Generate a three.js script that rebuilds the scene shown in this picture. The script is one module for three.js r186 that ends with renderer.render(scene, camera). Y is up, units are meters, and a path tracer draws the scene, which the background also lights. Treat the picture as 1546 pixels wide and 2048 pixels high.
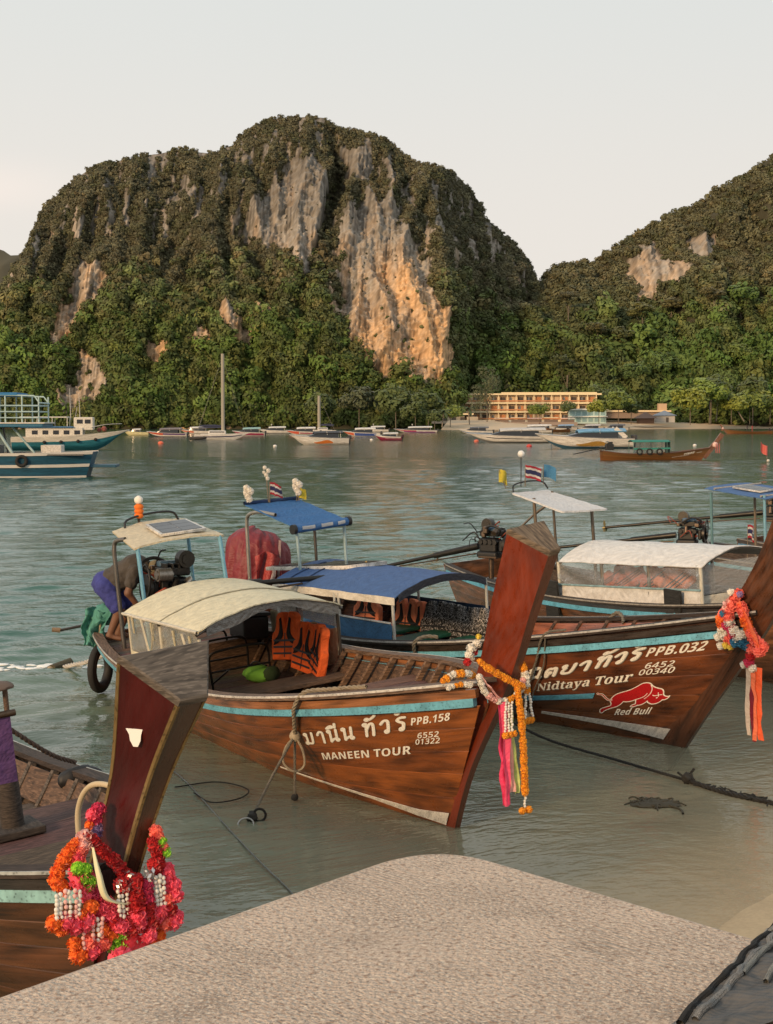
import * as THREE from 'three';
import { mergeGeometries, mergeVertices, toCreasedNormals } from 'three/addons/utils/BufferGeometryUtils.js';
import { RoundedBoxGeometry } from 'three/addons/geometries/RoundedBoxGeometry.js';
import { ConvexGeometry } from 'three/addons/geometries/ConvexGeometry.js';
import { MarchingCubes } from 'three/addons/objects/MarchingCubes.js';
import { createNoise2D, createNoise3D } from 'simplex-noise';

// ---------------------------------------------------------------- camera, sky, sun, exposure
const scene = new THREE.Scene();
const camera = new THREE.PerspectiveCamera(2 * Math.atan(1024 / 3080) * 180 / Math.PI, 773 / 1024, 0.1, 4000);
camera.position.set(0, 3.2, 0);
camera.rotation.x = -Math.atan(180 / 3080);
const SUN = new THREE.Vector3(-0.62, 0.30, 0.62).normalize();
{
  const W = 512, H = 256, data = new Float32Array(W * H * 4), d = new THREE.Vector3();
  const mix = (a, b, t) => a.map((v, i) => v + (b[i] - v) * t), ss = THREE.MathUtils.smoothstep;
  const low = [0.785, 0.705, 0.625], mid = [0.735, 0.695, 0.645], high = [0.655, 0.675, 0.66], zen = [0.50, 0.57, 0.62];
  for (let j = 0; j < H; j++) for (let i = 0; i < W; i++) {
    const e = ((j + 0.5) / H - 0.5) * Math.PI, a = ((i + 0.5) / W - 0.5) * 2 * Math.PI;
    d.set(Math.cos(a) * Math.cos(e), Math.sin(e), Math.sin(a) * Math.cos(e));
    const deg = e * 180 / Math.PI;
    let c = deg < 5 ? mix(low, mid, ss(deg, -2, 6)) : mix(mix(low, mid, ss(deg, -2, 6)), mix(high, zen, ss(deg, 18, 75)), ss(deg, 5, 17));
    const g = Math.exp(-Math.acos(THREE.MathUtils.clamp(d.dot(SUN), -1, 1)) / 0.55);
    c = c.map((v, k) => v * (1 + g * [0.9, 0.62, 0.4][k]));
    // two faint bands of thin pink cloud low in the west
    const az = a + Math.PI / 2, b = Math.exp(-(((deg - 8.4) / 0.4) ** 2)) * Math.exp(-(((az + 0.25) / 0.05) ** 2)) * 0.16;
    c = [c[0] + b, c[1] + b * 0.5, c[2] + b * 0.3];
    data.set([c[0], c[1], c[2], 1], (j * W + i) * 4);
  }
  const t = new THREE.DataTexture(data, W, H, THREE.RGBAFormat, THREE.FloatType);
  t.mapping = THREE.EquirectangularReflectionMapping; t.magFilter = THREE.LinearFilter; t.needsUpdate = true;
  scene.background = t; scene.environment = t;
}
const sun = new THREE.DirectionalLight(0xffd3a0, 2.7);
sun.position.copy(SUN).multiplyScalar(60); sun.target.position.set(0, 0, -14);
sun.castShadow = true; sun.shadow.radius = 14; sun.shadow.mapSize.set(2048, 2048);
Object.assign(sun.shadow.camera, { left: -40, right: 40, top: 40, bottom: -40, near: 1, far: 160 });
scene.add(sun, sun.target);
const renderer = new THREE.WebGLRenderer({ antialias: true });
renderer.toneMapping = THREE.LinearToneMapping; renderer.toneMappingExposure = 1.12;
renderer.shadowMap.enabled = true; renderer.shadowMap.type = THREE.PCFSoftShadowMap;

// ---------------------------------------------------------------- helpers
const V = (x = 0, y = 0, z = 0) => new THREE.Vector3(x, y, z);
const lerp = THREE.MathUtils.lerp, clamp = THREE.MathUtils.clamp, smooth = THREE.MathUtils.smoothstep;
function rngOf(seed) { let s = seed >>> 0; return () => { s = (s + 0x6d2b79f5) | 0; let t = Math.imul(s ^ (s >>> 15), 1 | s); t = (t + Math.imul(t ^ (t >>> 7), 61 | t)) ^ t; return ((t ^ (t >>> 14)) >>> 0) / 4294967296; }; }
const R = rngOf(7), rnd = (a, b) => a + (b - a) * R();
const n2 = createNoise2D(rngOf(11)), n3 = createNoise3D(rngOf(12));
const fbm2 = (x, y, o = 4) => { let s = 0, a = 0.5, f = 1; for (let i = 0; i < o; i++) { s += a * n2(x * f + i * 17, y * f - i * 9); a *= 0.5; f *= 2.03; } return s; };
const usedNames = new Map();
function nm(name) { const k = usedNames.get(name) ?? 0; usedNames.set(name, k + 1); return k ? name + '_' + String(k).padStart(3, '0') : name; }
function tag(o, label, category, group) { o.userData.label = label; if (category) o.userData.category = category; if (group) o.userData.group = group; return o; }
function thing(name, label, category, pos = V(), turn = 0, group) { const g = new THREE.Group(); g.name = nm(name); scene.add(g); g.position.copy(pos); g.rotation.y = turn; return tag(g, label, category, group); }
function part(parent, name, geo, m, label) { const o = new THREE.Mesh(geo, m); o.name = name; o.castShadow = o.receiveShadow = true; parent.add(o); if (label) o.userData.label = label; return o; }
function single(name, geo, m, label, category, group) { const o = part(scene, nm(name), geo, m); return tag(o, label, category, group); }
function struct(name, geo, m, label) { const o = part(scene, nm(name), geo, m); o.userData.kind = 'structure'; if (label) o.userData.label = label; return o; }
function stuffy(o) { o.userData.kind = 'stuff'; return o; }
const mg = (list) => { const a = list.map((g) => { const q = g.index ? g.toNonIndexed() : g; for (const k of Object.keys(q.attributes)) if (!['position', 'normal', 'uv'].includes(k)) q.deleteAttribute(k); if (!q.attributes.uv) q.setAttribute('uv', new THREE.Float32BufferAttribute(new Float32Array(q.attributes.position.count * 2), 2)); if (!q.attributes.normal) q.computeVertexNormals(); return q; }); return mergeGeometries(a); };
// texture coordinates in metres, the grain along the longest side
function uvBox(geo) {
  const g = geo.index ? geo.toNonIndexed() : geo, p = g.attributes.position, n = g.attributes.normal;
  g.computeBoundingBox(); const s = g.boundingBox.getSize(V()).toArray();
  const order = [0, 1, 2].sort((a, b) => s[b] - s[a]), uv = new Float32Array(p.count * 2), o = R() * 5, o2 = R() * 5;
  for (let i = 0; i < p.count; i++) {
    const N = [Math.abs(n.getX(i)), Math.abs(n.getY(i)), Math.abs(n.getZ(i))], P = [p.getX(i), p.getY(i), p.getZ(i)];
    const k = N.indexOf(Math.max(...N)), rest = order.filter((q) => q !== k);
    uv[2 * i] = P[rest[0]] + o; uv[2 * i + 1] = P[rest[1]] + o2;
  }
  g.setAttribute('uv', new THREE.Float32BufferAttribute(uv, 2)); return g;
}
const rbox = (w, h, d, r = 0.008) => uvBox(new RoundedBoxGeometry(w, h, d, 1, Math.min(r, w / 2.2, h / 2.2, d / 2.2)));
const boxAt = (w, h, d, x, y, z, r) => rbox(w, h, d, r).translate(x, y, z);
function bar(p, q, r = 0.02, r2 = r, seg = 8) { const d = q.clone().sub(p), l = d.length(), g = new THREE.CylinderGeometry(r2, r, l, seg, 1); g.applyQuaternion(new THREE.Quaternion().setFromUnitVectors(V(0, 1, 0), d.normalize())); return g.translate((p.x + q.x) / 2, (p.y + q.y) / 2, (p.z + q.z) / 2); }
function beam(p, q, w, h, up = V(0, 1, 0)) { const d = q.clone().sub(p), l = d.length(), x = d.normalize(), z = x.clone().cross(up).normalize(), y = z.clone().cross(x); return rbox(l, h, w, Math.min(w, h) * 0.12).applyMatrix4(new THREE.Matrix4().makeBasis(x, y, z).setPosition(p.clone().add(q).multiplyScalar(0.5))); }
function tube(pts, r = 0.01, seg = 24, rad = 6, closed = false) { return new THREE.TubeGeometry(new THREE.CatmullRomCurve3(pts, closed), seg, r, rad, closed); }
// a slab between f(u, v) and the same surface moved by th along its normal; uv in metres
function sheet(f, nu, nv, th = 0.01, um = 1, vm = 1) {
  const pos = [], uv = [], idx = [], A = [], N = [];
  for (let j = 0; j <= nv; j++) for (let i = 0; i <= nu; i++) A.push(f(i / nu, j / nv));
  const at = (i, j) => A[clamp(j, 0, nv) * (nu + 1) + clamp(i, 0, nu)];
  for (let j = 0; j <= nv; j++) for (let i = 0; i <= nu; i++) { const a = at(i + 1, j).clone().sub(at(i - 1, j)), b = at(i, j + 1).clone().sub(at(i, j - 1)); const n = a.cross(b); N.push(n.lengthSq() > 1e-14 ? n.normalize() : V(0, 1, 0)); }
  const c = A.length, put = (P, u, v) => { pos.push(P.x, P.y, P.z); uv.push(u, v); };
  A.forEach((P, k) => put(P, (k % (nu + 1)) / nu * um, Math.floor(k / (nu + 1)) / nv * vm));
  const q = (a, b, cc, d) => idx.push(a, b, cc, a, cc, d);
  const quads = (o, flip) => { for (let j = 0; j < nv; j++) for (let i = 0; i < nu; i++) { const a = o + j * (nu + 1) + i, b = a + 1, d = a + nu + 1, e = d + 1; flip ? q(a, d, e, b) : q(a, b, e, d); } };
  quads(0, false);
  if (th) {
    A.forEach((P, k) => { const w = P.clone().addScaledVector(N[k], -th); put(w, (k % (nu + 1)) / nu * um, Math.floor(k / (nu + 1)) / nv * vm); });
    quads(c, true);
    const rim = []; for (let i = 0; i < nu; i++) rim.push(i); for (let j = 0; j < nv; j++) rim.push(j * (nu + 1) + nu); for (let i = nu; i > 0; i--) rim.push(nv * (nu + 1) + i); for (let j = nv; j > 0; j--) rim.push(j * (nu + 1));
    let b0 = pos.length / 3;
    rim.forEach((k) => { put(A[k], (k % (nu + 1)) / nu * um, Math.floor(k / (nu + 1)) / nv * vm); const w = A[k].clone().addScaledVector(N[k], -th); put(w, (k % (nu + 1)) / nu * um + 0.02, Math.floor(k / (nu + 1)) / nv * vm + 0.02); });
    const m = rim.length; for (let k = 0; k < m; k++) { const a = b0 + 2 * k, b = b0 + 2 * ((k + 1) % m); q(a, a + 1, b + 1, b); }
  }
  const g = new THREE.BufferGeometry(); g.setAttribute('position', new THREE.Float32BufferAttribute(pos, 3)); g.setAttribute('uv', new THREE.Float32BufferAttribute(uv, 2)); g.setIndex(idx); g.computeVertexNormals(); return g;
}
const flat = (a, b, c, d) => (u, v) => a.clone().lerp(b, u).lerp(d.clone().lerp(c, u), v);   // corners in turn
function jitter(geo, amp, freq = 6) { const g = geo, p = g.attributes.position; for (let i = 0; i < p.count; i++) { const x = p.getX(i), y = p.getY(i), z = p.getZ(i); p.setXYZ(i, x + amp * n3(x * freq, y * freq, z * freq), y + amp * n3(x * freq + 31, y * freq, z * freq), z + amp * n3(x * freq, y * freq + 57, z * freq)); } g.computeVertexNormals(); return g; }
const ball = (r, d = 2) => mergeVertices((() => { const g = new THREE.IcosahedronGeometry(r, d); g.deleteAttribute('normal'); g.deleteAttribute('uv'); return g; })());
function lump(r, amp, seed = 0, d = 2, sx = 1, sy = 1, sz = 1, freq = 2.2) { const g = ball(1, d), p = g.attributes.position; for (let i = 0; i < p.count; i++) { const v = V().fromBufferAttribute(p, i), k = r * (1 + amp * n3(v.x * freq + seed, v.y * freq, v.z * freq)); p.setXYZ(i, v.x * k * sx, v.y * k * sy, v.z * k * sz); } g.computeVertexNormals(); return g; }

// ---------------------------------------------------------------- textures and materials
function tex(w, h, f, rep, srgb = false) {   // f(x, y) -> [r, g, b] linear 0..1
  const d = new Uint8Array(w * h * 4);
  for (let y = 0; y < h; y++) for (let x = 0; x < w; x++) { const c = f(x / w, y / h), o = (y * w + x) * 4; for (let k = 0; k < 3; k++) { const v = clamp(c[k] ?? c[0], 0, 1); d[o + k] = 255 * (srgb ? (v <= 0.0031308 ? 12.92 * v : 1.055 * Math.pow(v, 1 / 2.4) - 0.055) : v); } d[o + 3] = 255; }
  const t = new THREE.DataTexture(d, w, h); t.wrapS = t.wrapT = THREE.RepeatWrapping; t.magFilter = THREE.LinearFilter; t.minFilter = THREE.LinearMipmapLinearFilter; t.generateMipmaps = true; t.repeat.set(...rep); if (srgb) t.colorSpace = THREE.SRGBColorSpace; t.needsUpdate = true; return t;
}
// noise that repeats on the unit square
const tn = (x, y, fx, fy, s) => { const a = x * 2 * Math.PI, b = y * 2 * Math.PI; return n3(Math.cos(a) * fx / 6.283 + s, Math.sin(a) * fx / 6.283 + Math.cos(b) * fy / 6.283, Math.sin(b) * fy / 6.283 - s); };
const wav = (x, y, s) => tn(x, y, 6, 40, s) * 0.5 + tn(x, y, 14, 120, s + 5) * 0.32 + tn(x, y, 30, 260, s + 9) * 0.2;
const woodTone = tex(512, 512, (x, y) => { const g = wav(x, y, 1), k = tn(x, y, 5, 9, 4), v = 0.60 + 0.30 * g + 0.34 * k; return [v, v * 0.97, v * 0.93]; }, [0.45, 1.1], true);
const postTone = tex(512, 512, (x, y) => { const v = 0.74 + 0.10 * wav(x, y, 3) + 0.22 * tn(x, y, 4, 5, 14) + 0.06 * tn(x, y, 30, 90, 17); return [v, v * 0.95, v * 0.9]; }, [0.5, 0.9], true);
const woodBump = tex(512, 512, (x, y) => { const v = 0.5 + 0.4 * wav(x, y, 1) + 0.1 * tn(x, y, 60, 300, 3); return [v]; }, [0.45, 1.1]);
const woodRough = tex(256, 256, (x, y) => { const v = 0.62 + 0.26 * tn(x, y, 9, 20, 2) + 0.14 * tn(x, y, 40, 80, 6); return [v, v, v]; }, [0.6, 0.9]);
const worn = tex(512, 512, (x, y) => { const g = wav(x, y, 21), k = tn(x, y, 12, 30, 24), h = smooth(tn(x, y, 22, 60, 27), 0.25, 0.6), v = 0.55 + 0.28 * g + 0.25 * k + 0.35 * h; return [v, v * 0.98, v * 0.96]; }, [0.6, 1.3], true);
const clothTone = tex(256, 256, (x, y) => { const v = 0.84 + 0.1 * tn(x, y, 8, 8, 3) + 0.07 * tn(x, y, 30, 30, 8) + 0.04 * tn(x, y, 90, 90, 5); return [v, v, v]; }, [0.8, 0.8], true);
const clothBump = tex(256, 256, (x, y) => [0.5 + 0.3 * tn(x, y, 10, 10, 3) + 0.14 * tn(x, y, 34, 34, 9) + 0.06 * Math.sin(x * 400) * Math.sin(y * 400)], [0.9, 0.9]);
const grime = tex(256, 256, (x, y) => { const v = 0.82 + 0.16 * tn(x, y, 7, 7, 31) + 0.12 * tn(x, y, 26, 26, 34) - 0.4 * smooth(tn(x, y, 40, 40, 37), 0.5, 0.8); return [v, v * 0.985, v * 0.96]; }, [0.9, 0.9], true);
const col = (r, g, b) => new THREE.Color().setRGB(r, g, b);
const mats = new Map();
function M(kind, r, g, b, extra = {}) {
  const key = kind + [r, g, b] + JSON.stringify(extra); if (mats.has(key)) return mats.get(key);
  const base = { color: col(r, g, b), side: THREE.DoubleSide };
  const m = kind === 'varnish' ? new THREE.MeshPhysicalMaterial({ ...base, map: woodTone, bumpMap: woodBump, bumpScale: 0.0016, roughness: 0.62, roughnessMap: woodRough, clearcoat: 0.55, clearcoatRoughness: 0.28, ...extra })
    : kind === 'wood' ? new THREE.MeshStandardMaterial({ ...base, map: worn, bumpMap: woodBump, bumpScale: 0.003, roughness: 0.85, ...extra })
    : kind === 'cloth' ? new THREE.MeshStandardMaterial({ ...base, map: clothTone, bumpMap: clothBump, bumpScale: 0.012, roughness: 0.9, ...extra })
    : kind === 'paint' ? new THREE.MeshStandardMaterial({ ...base, map: grime, roughness: 0.5, bumpMap: clothBump, bumpScale: 0.001, ...extra })
    : kind === 'metal' ? new THREE.MeshStandardMaterial({ ...base, map: grime, roughness: 0.42, metalness: 0.75, ...extra })
    : kind === 'film' ? new THREE.MeshPhysicalMaterial({ ...base, roughness: 0.12, transmission: 0.82, thickness: 0, ior: 1.4, bumpMap: clothBump, bumpScale: 0.02, ...extra })
    : new THREE.MeshStandardMaterial({ ...base, roughness: 0.85, ...extra });
  mats.set(key, m); return m;
}
// ---------------------------------------------------------------- sea bed, beach in front, sea
const shoreOff = (x, z) => 0.25 * Math.sin(x * 0.5 + z * 0.31);
const seaward = (x, z) => (x - 2.75) * -0.8 + (z + 10) * -0.6 + shoreOff(x, z);
const bedAt = (x, z) => { const d = seaward(x, z); return (d > 0 ? -0.085 * d - 0.0012 * d * d : 0.075 * -d) + 0.012 * fbm2(x * 1.3, z * 1.3, 3); };
{
  const N = 160, g = new THREE.PlaneGeometry(60, 60, N, N).rotateX(-Math.PI / 2).translate(2, 0, -22), p = g.attributes.position;
  for (let i = 0; i < p.count; i++) p.setY(i, Math.max(-6, bedAt(p.getX(i), p.getZ(i))));
  g.computeVertexNormals();
  const sandMap = tex(256, 256, (x, y) => { const v = 0.86 + 0.07 * tn(x, y, 9, 9, 1) + 0.06 * tn(x, y, 60, 60, 2) + 0.07 * (R() - 0.5); return [v, v * 0.99, v * 0.97]; }, [24, 24], true);
  struct('beach_sand', g, new THREE.MeshStandardMaterial({ color: col(0.47, 0.37, 0.235), map: sandMap, bumpMap: sandMap, bumpScale: 0.008, roughness: 0.92 }), 'pale wet sand of the near beach sloping into the sea');
}
{
  // rows that widen with distance; the waves are real displacement near by, relief in the material beyond
  const zs = []; let z = -3.6; while (z > -900) { zs.push(z); const a = -z; z -= a < 13 ? 0.042 : a < 60 ? a * 0.0026 : a < 130 ? a * 0.0044 : a * 0.012; }
  const cols = []; for (let i = 0; i <= 420; i++) { const t = i / 210 - 1, s = Math.sign(t), a = Math.abs(t); cols.push(a < 0.8 ? s * a / 0.8 * 0.30 : s * (0.30 + ((a - 0.8) / 0.2) ** 2 * 0.9)); }
  const W = []; const wr = rngOf(5);
  for (let i = 0; i < 46; i++) { const l = 0.3 * Math.pow(9, wr() ** 1.1), th = -0.35 + (wr() + wr() - 1) * 1.15 + Math.PI / 2; W.push([2 * Math.PI / l * Math.cos(th), 2 * Math.PI / l * Math.sin(th), wr() * 6.28, l * 0.0041, l]); }
  const pos = new Float32Array(zs.length * cols.length * 3), c4 = new Float32Array(zs.length * cols.length * 4), uv = new Float32Array(zs.length * cols.length * 2), idx = [];
  let k = 0;
  zs.forEach((zz, j) => {
    const step = Math.max(0.042, -zz * 0.0026), calm = smooth(-zz, 6, 22);
    cols.forEach((c) => {
      const x = c * (-zz) + Math.sign(c) * Math.min(1, Math.abs(c) * 8) * 2.2; let y = 0;
      const dep = Math.max(0, -bedAt(x, zz)), damp = lerp(0.22, 1, smooth(dep, 0.05, 0.9)) * lerp(0.45, 1, calm);
      const gust = 0.75 + 0.45 * n2(x * 0.06, zz * 0.035) + 0.25 * n2(x * 0.3, zz * 0.16);
      if (zz > -140) for (const [kx, kz, ph, am, l] of W) { const fade = clamp((l / step - 2.2) / 3, 0, 1); if (fade > 0) y += fade * am * Math.sin(kx * x + kz * zz + ph + 0.8 * n2(x * 0.13 + l, zz * 0.13)); }
      pos[3 * k] = x; pos[3 * k + 1] = y * damp * gust; pos[3 * k + 2] = zz; uv[2 * k] = x; uv[2 * k + 1] = zz;
      const deep = smooth(dep, 0.15, 1.6), far = smooth(-zz, 40, 160);
      const sh = [0.235, 0.25, 0.18], dp = [0.022, 0.098, 0.068], fr = [0.020, 0.060, 0.054];
      for (let q = 0; q < 3; q++) c4[4 * k + q] = lerp(lerp(sh[q], dp[q], deep), fr[q], far);
      c4[4 * k + 3] = 1 - 0.85 * Math.exp(-dep * 4.2); k++;
    });
  });
  const n = cols.length; for (let j = 0; j < zs.length - 1; j++) for (let i = 0; i < n - 1; i++) { const a = j * n + i; idx.push(a, a + 1, a + n + 1, a, a + n + 1, a + n); }
  const rip = tex(1024, 1024, (x, y) => { let s = 0; s += 0.42 * tn(x, y, 30, 44, 41) + 0.3 * tn(x, y, 62, 96, 44) + 0.18 * tn(x, y, 140, 200, 47) + 0.1 * tn(x, y, 290, 400, 50); return [0.5 + 0.5 * s]; }, [1 / 9, 1 / 9]);
  const g = new THREE.BufferGeometry(); g.setAttribute('position', new THREE.BufferAttribute(pos, 3)); g.setAttribute('color', new THREE.BufferAttribute(c4, 4)); g.setAttribute('uv', new THREE.BufferAttribute(uv, 2)); g.setIndex(idx); g.computeVertexNormals();
  const cuts = [-56, -95, -160].map((d) => zs.findIndex((q) => q < d) * (n - 1) * 6), far = [0, 1, 2].map((k) => { const q = g.clone(); q.setIndex(idx.slice(cuts[k], cuts[k + 1] ?? idx.length)); return q; }); g.setIndex(idx.slice(0, cuts[0]));
  const water = (roughness, bumpScale) => new THREE.MeshPhysicalMaterial({ vertexColors: true, transparent: true, roughness, bumpMap: rip, bumpScale, ior: 1.33, specularIntensity: 0.85, side: THREE.DoubleSide });
  struct('sea', g, water(0.05, 0.011), 'green rippled sea of the bay, clear brown over sand near the beach');
  far.forEach((q, k) => struct('sea', q, water(0.05 + 0.02 * k, [0.013, 0.016, 0.02][k]), 'grey green sea ' + ['beyond the moored boats', 'out in the bay', 'below the far shore'][k]));
}
// ---------------------------------------------------------------- limestone hills
function inPoly(P, x, y) { let inside = false, d = 1e9; for (let i = 0, j = P.length - 1; i < P.length; j = i++) { const [ax, ay] = P[j], [bx, by] = P[i]; if ((by > y) !== (ay > y) && x < (ax - bx) * (y - by) / (ay - by) + bx) inside = !inside; const t = clamp(((x - ax) * (bx - ax) + (y - ay) * (by - ay)) / ((bx - ax) ** 2 + (by - ay) ** 2), 0, 1); d = Math.min(d, Math.hypot(ax + t * (bx - ax) - x, ay + t * (by - ay) - y)); } return inside ? d : -d; }
const interp = (T, x) => { if (x <= T[0][0]) return T[0][1]; for (let i = 1; i < T.length; i++) if (x <= T[i][0]) return lerp(T[i - 1][1], T[i][1], (x - T[i - 1][0]) / (T[i][0] - T[i - 1][0])); return T[T.length - 1][1]; };
const ROCK = {
  main: [[[-20, 106], [-8, 112], [4, 110], [7, 95], [19, 82], [23, 64], [28, 49], [32, 37], [32, 27], [25, 16], [11, 18], [-1, 23], [-12, 32], [-19, 39], [-21, 61], [-23, 86]],
    [[-46, 135], [-33, 132], [-29, 121], [-31, 102], [-36, 86], [-39, 68], [-42, 68], [-48, 89], [-69, 97], [-67, 107], [-58, 118]],
    [[-149, 82], [-135, 75], [-141, 61], [-145, 49], [-155, 39], [-164, 38], [-159, 49], [-152, 64]],
    [[-76, 57], [-69, 51], [-64, 41], [-71, 38], [-80, 44]], [[-90, 48], [-82, 46], [-81, 39], [-91, 39]], [[-62, 57], [-55, 58], [-53, 51], [-59, 48]],
    [[-144, 39], [-133, 32], [-129, 18], [-136, 9], [-148, 5], [-151, 16], [-145, 30]], [[-28, 63], [-24, 64], [-21, 54], [-27, 52]],
    [[-21, 145], [-10, 140], [-8, 128], [-18, 129]], [[-113, 39], [-106, 37], [-105, 26], [-111, 27]]],
  right: [[[133, 91], [141, 97], [146, 91], [152, 78], [146, 71], [139, 73], [132, 64], [129, 73]], [[159, 97], [171, 98], [170, 87], [160, 89]]],
};
const CREVICE = [[-30, 153], [-26, 153], [-19, 133], [-21, 116], [-26, 102], [-32, 89], [-36, 72], [-34, 94], [-29, 113], [-28, 133]];
const hillTop = {
  main: [[-271, 4], [-242, 25], [-218, 49], [-202, 67], [-193, 81], [-186, 94], [-182, 103], [-179, 111], [-176.6, 116], [-172.6, 120], [-167, 125], [-162, 129], [-155, 134], [-149, 136], [-139, 138.7], [-128, 141], [-115, 143], [-106, 145], [-97, 143], [-89, 142.3], [-85, 145], [-79, 146.4], [-76, 151], [-68, 157], [-59, 160.5], [-45, 160.7], [-33, 160.7], [-27, 157], [-19, 154.6], [-8.6, 152.5], [-1, 149.5], [7, 144], [12, 139.7], [17, 137], [25, 136.6], [33, 134], [41, 130], [47, 124], [53, 116], [56.5, 107], [62, 102.6], [68, 98], [73.5, 95], [77.5, 89], [81, 83.7], [84, 79], [93, 62], [107, 36], [125, 7]],
  right: [[7, 4], [21, 8], [35, 18], [49, 32], [62, 48], [76, 67], [87, 83], [92, 87], [103, 89], [114, 89.6], [120, 94.5], [128, 100], [136, 104], [144, 109], [155, 116], [166, 119], [170, 120], [179, 128], [190, 134], [201, 140.5], [211, 148], [231, 159], [258, 169], [293, 167], [335, 151]],
};
function rockAmount(which, X, Y) {
  let m = -99; for (const P of ROCK[which]) m = Math.max(m, inPoly(P, X, Y));
  const wob = 5 * fbm2(X / 9, Y / 16, 3) + 2.5 * fbm2(X / 2.5, Y / 6, 2);
  let v = smooth(m + wob, -3.2, 0.2);
  const top = interp(hillTop[which], X), hi = smooth(Y / Math.max(top, 1), 0.5, 0.75);
  v = Math.max(v, 0.9 * smooth(fbm2(X / 8 + 40, Y / 30, 4) + 0.16 * hi, 0.27, 0.42) * hi * (which === 'main' ? 1 : 0.35), which === 'main' ? 0.7 * smooth(fbm2(X / 8 + 90, Y / 17, 3), 0.42, 0.55) : 0);
  return v * (1 - smooth(inPoly(CREVICE, X, Y), -1, 1) * (which === 'main' ? 0.6 : 0));
}
function hillPoint(which, X, v) {
  const s = which === 'main' ? smooth(X, 25, 44) : 0, zb = which === 'main' ? -705 - 62 * s : -762, D = which === 'main' ? 105 : 115, top = interp(hillTop[which], X) * (1 + 0.075 * s);
  if (v > 1) { const w = v - 1; return V(X, top * (1 - 0.7 * w * w), zb - D - 90 * w); }
  return V(X, top * v, zb - D * (0.5 * v + 0.5 * v * v));
}
function hill(which, x0, x1, nx, nv, label) {
  const pos = [], colr = [], idx = [], back = 10;
  for (let j = 0; j <= nv + back; j++) for (let i = 0; i <= nx; i++) {
    const X = lerp(x0, x1, i / nx), v = j <= nv ? j / nv : 1 + (j - nv) / back, P = hillPoint(which, X, v), r = rockAmount(which, P.x, P.y);
    const flute = (1 - Math.abs(n2(P.x / 5.5, P.y / 60))) * 2 - 1, fl2 = n2(P.x / 1.7, P.y / 22);
    let d = 15 * fbm2(P.x / 55, P.y / 75, 3) + 5 * (1 - 2 * Math.abs(n2(P.x / 26 + 5, P.y / 70))) + r * (0.9 * (1 - Math.abs(n2(P.x / 9, P.y / 60)) * 2) + 0.7 * fl2 + 1.1 * n2(P.x / 0.95, P.y / 3.4) + 2.2 * fbm2(P.x / 8, P.y / 5, 4) - 1.5 * Math.abs(n2(P.x / 16, P.y / 3.6))) + (1 - r) * 3.2 * fbm2(P.x / 10, P.y / 10, 3);
    if (which === 'main') d -= 13 * smooth(inPoly(CREVICE, P.x, P.y) + 1.5 * n2(P.x / 4, P.y / 8), -2.5, 2.5);
    const e = (v > 1 ? 0.5 : smooth(1 - v, 0, 0.12) * 0.8 + 0.2) * smooth(v, 0, 0.05);
    const kk = which === 'right' ? 1.035 : 1; pos.push(P.x * kk + 0.15 * d * e, Math.max(0, P.y * kk + 0.45 * d * e * (v > 0.97 ? 0.25 : 1)), P.z + 0.85 * d * e);
    // bare limestone: grey, with iron-stained orange bands; under the trees dark soil
    const band = which === 'main' ? Math.exp(-(((P.x - lerp(30, 5, smooth(P.y, 25, 80))) / 9) ** 2)) * smooth(96 - P.y, 0, 20) : 0;
    let o = clamp(0.34 + 0.75 * fbm2(P.x / 9 + 7, P.y / 45, 4) + 0.55 * band + 0.45 * smooth(62 - P.y, 0, 30) - 0.5 * smooth(P.y, 70, 110), 0, 1);
    if (P.x < -120 && P.y < 36) o *= 0.25;
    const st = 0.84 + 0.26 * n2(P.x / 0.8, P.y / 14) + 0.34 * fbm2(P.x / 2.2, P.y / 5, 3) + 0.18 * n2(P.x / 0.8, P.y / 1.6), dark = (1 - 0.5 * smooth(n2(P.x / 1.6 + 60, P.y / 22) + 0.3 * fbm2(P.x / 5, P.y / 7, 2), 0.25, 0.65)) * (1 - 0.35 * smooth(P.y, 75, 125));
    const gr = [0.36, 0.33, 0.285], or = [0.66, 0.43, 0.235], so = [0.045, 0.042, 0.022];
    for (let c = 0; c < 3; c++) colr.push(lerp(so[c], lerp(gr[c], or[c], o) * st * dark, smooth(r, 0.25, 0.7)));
  }
  const n = nx + 1; for (let j = 0; j < nv + back; j++) for (let i = 0; i < nx; i++) { const a = j * n + i; idx.push(a, a + 1, a + n + 1, a, a + n + 1, a + n); }
  const g = new THREE.BufferGeometry(); g.setAttribute('position', new THREE.Float32BufferAttribute(pos, 3)); g.setAttribute('color', new THREE.Float32BufferAttribute(colr, 3)); g.setIndex(idx); g.computeVertexNormals();
  struct('hill', g, new THREE.MeshStandardMaterial({ vertexColors: true, roughness: 0.95, side: THREE.DoubleSide }), label);
  return { at: (X, v) => { const fi = (X - x0) / (x1 - x0) * nx, i = clamp(Math.round(fi), 0, nx), j = clamp(Math.round(v * nv), 0, nv + back), k = (j * n + i) * 3; return V(pos[k], pos[k + 1], pos[k + 2]); } };
}
const hillMain = hill('main', -270, 124, 560, 330, 'tall limestone mountain with a bare orange cliff and forested flanks');
const hillRight = hill('right', 8, 334, 330, 190, 'forested green hill on the right running down behind the hotel');
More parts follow.
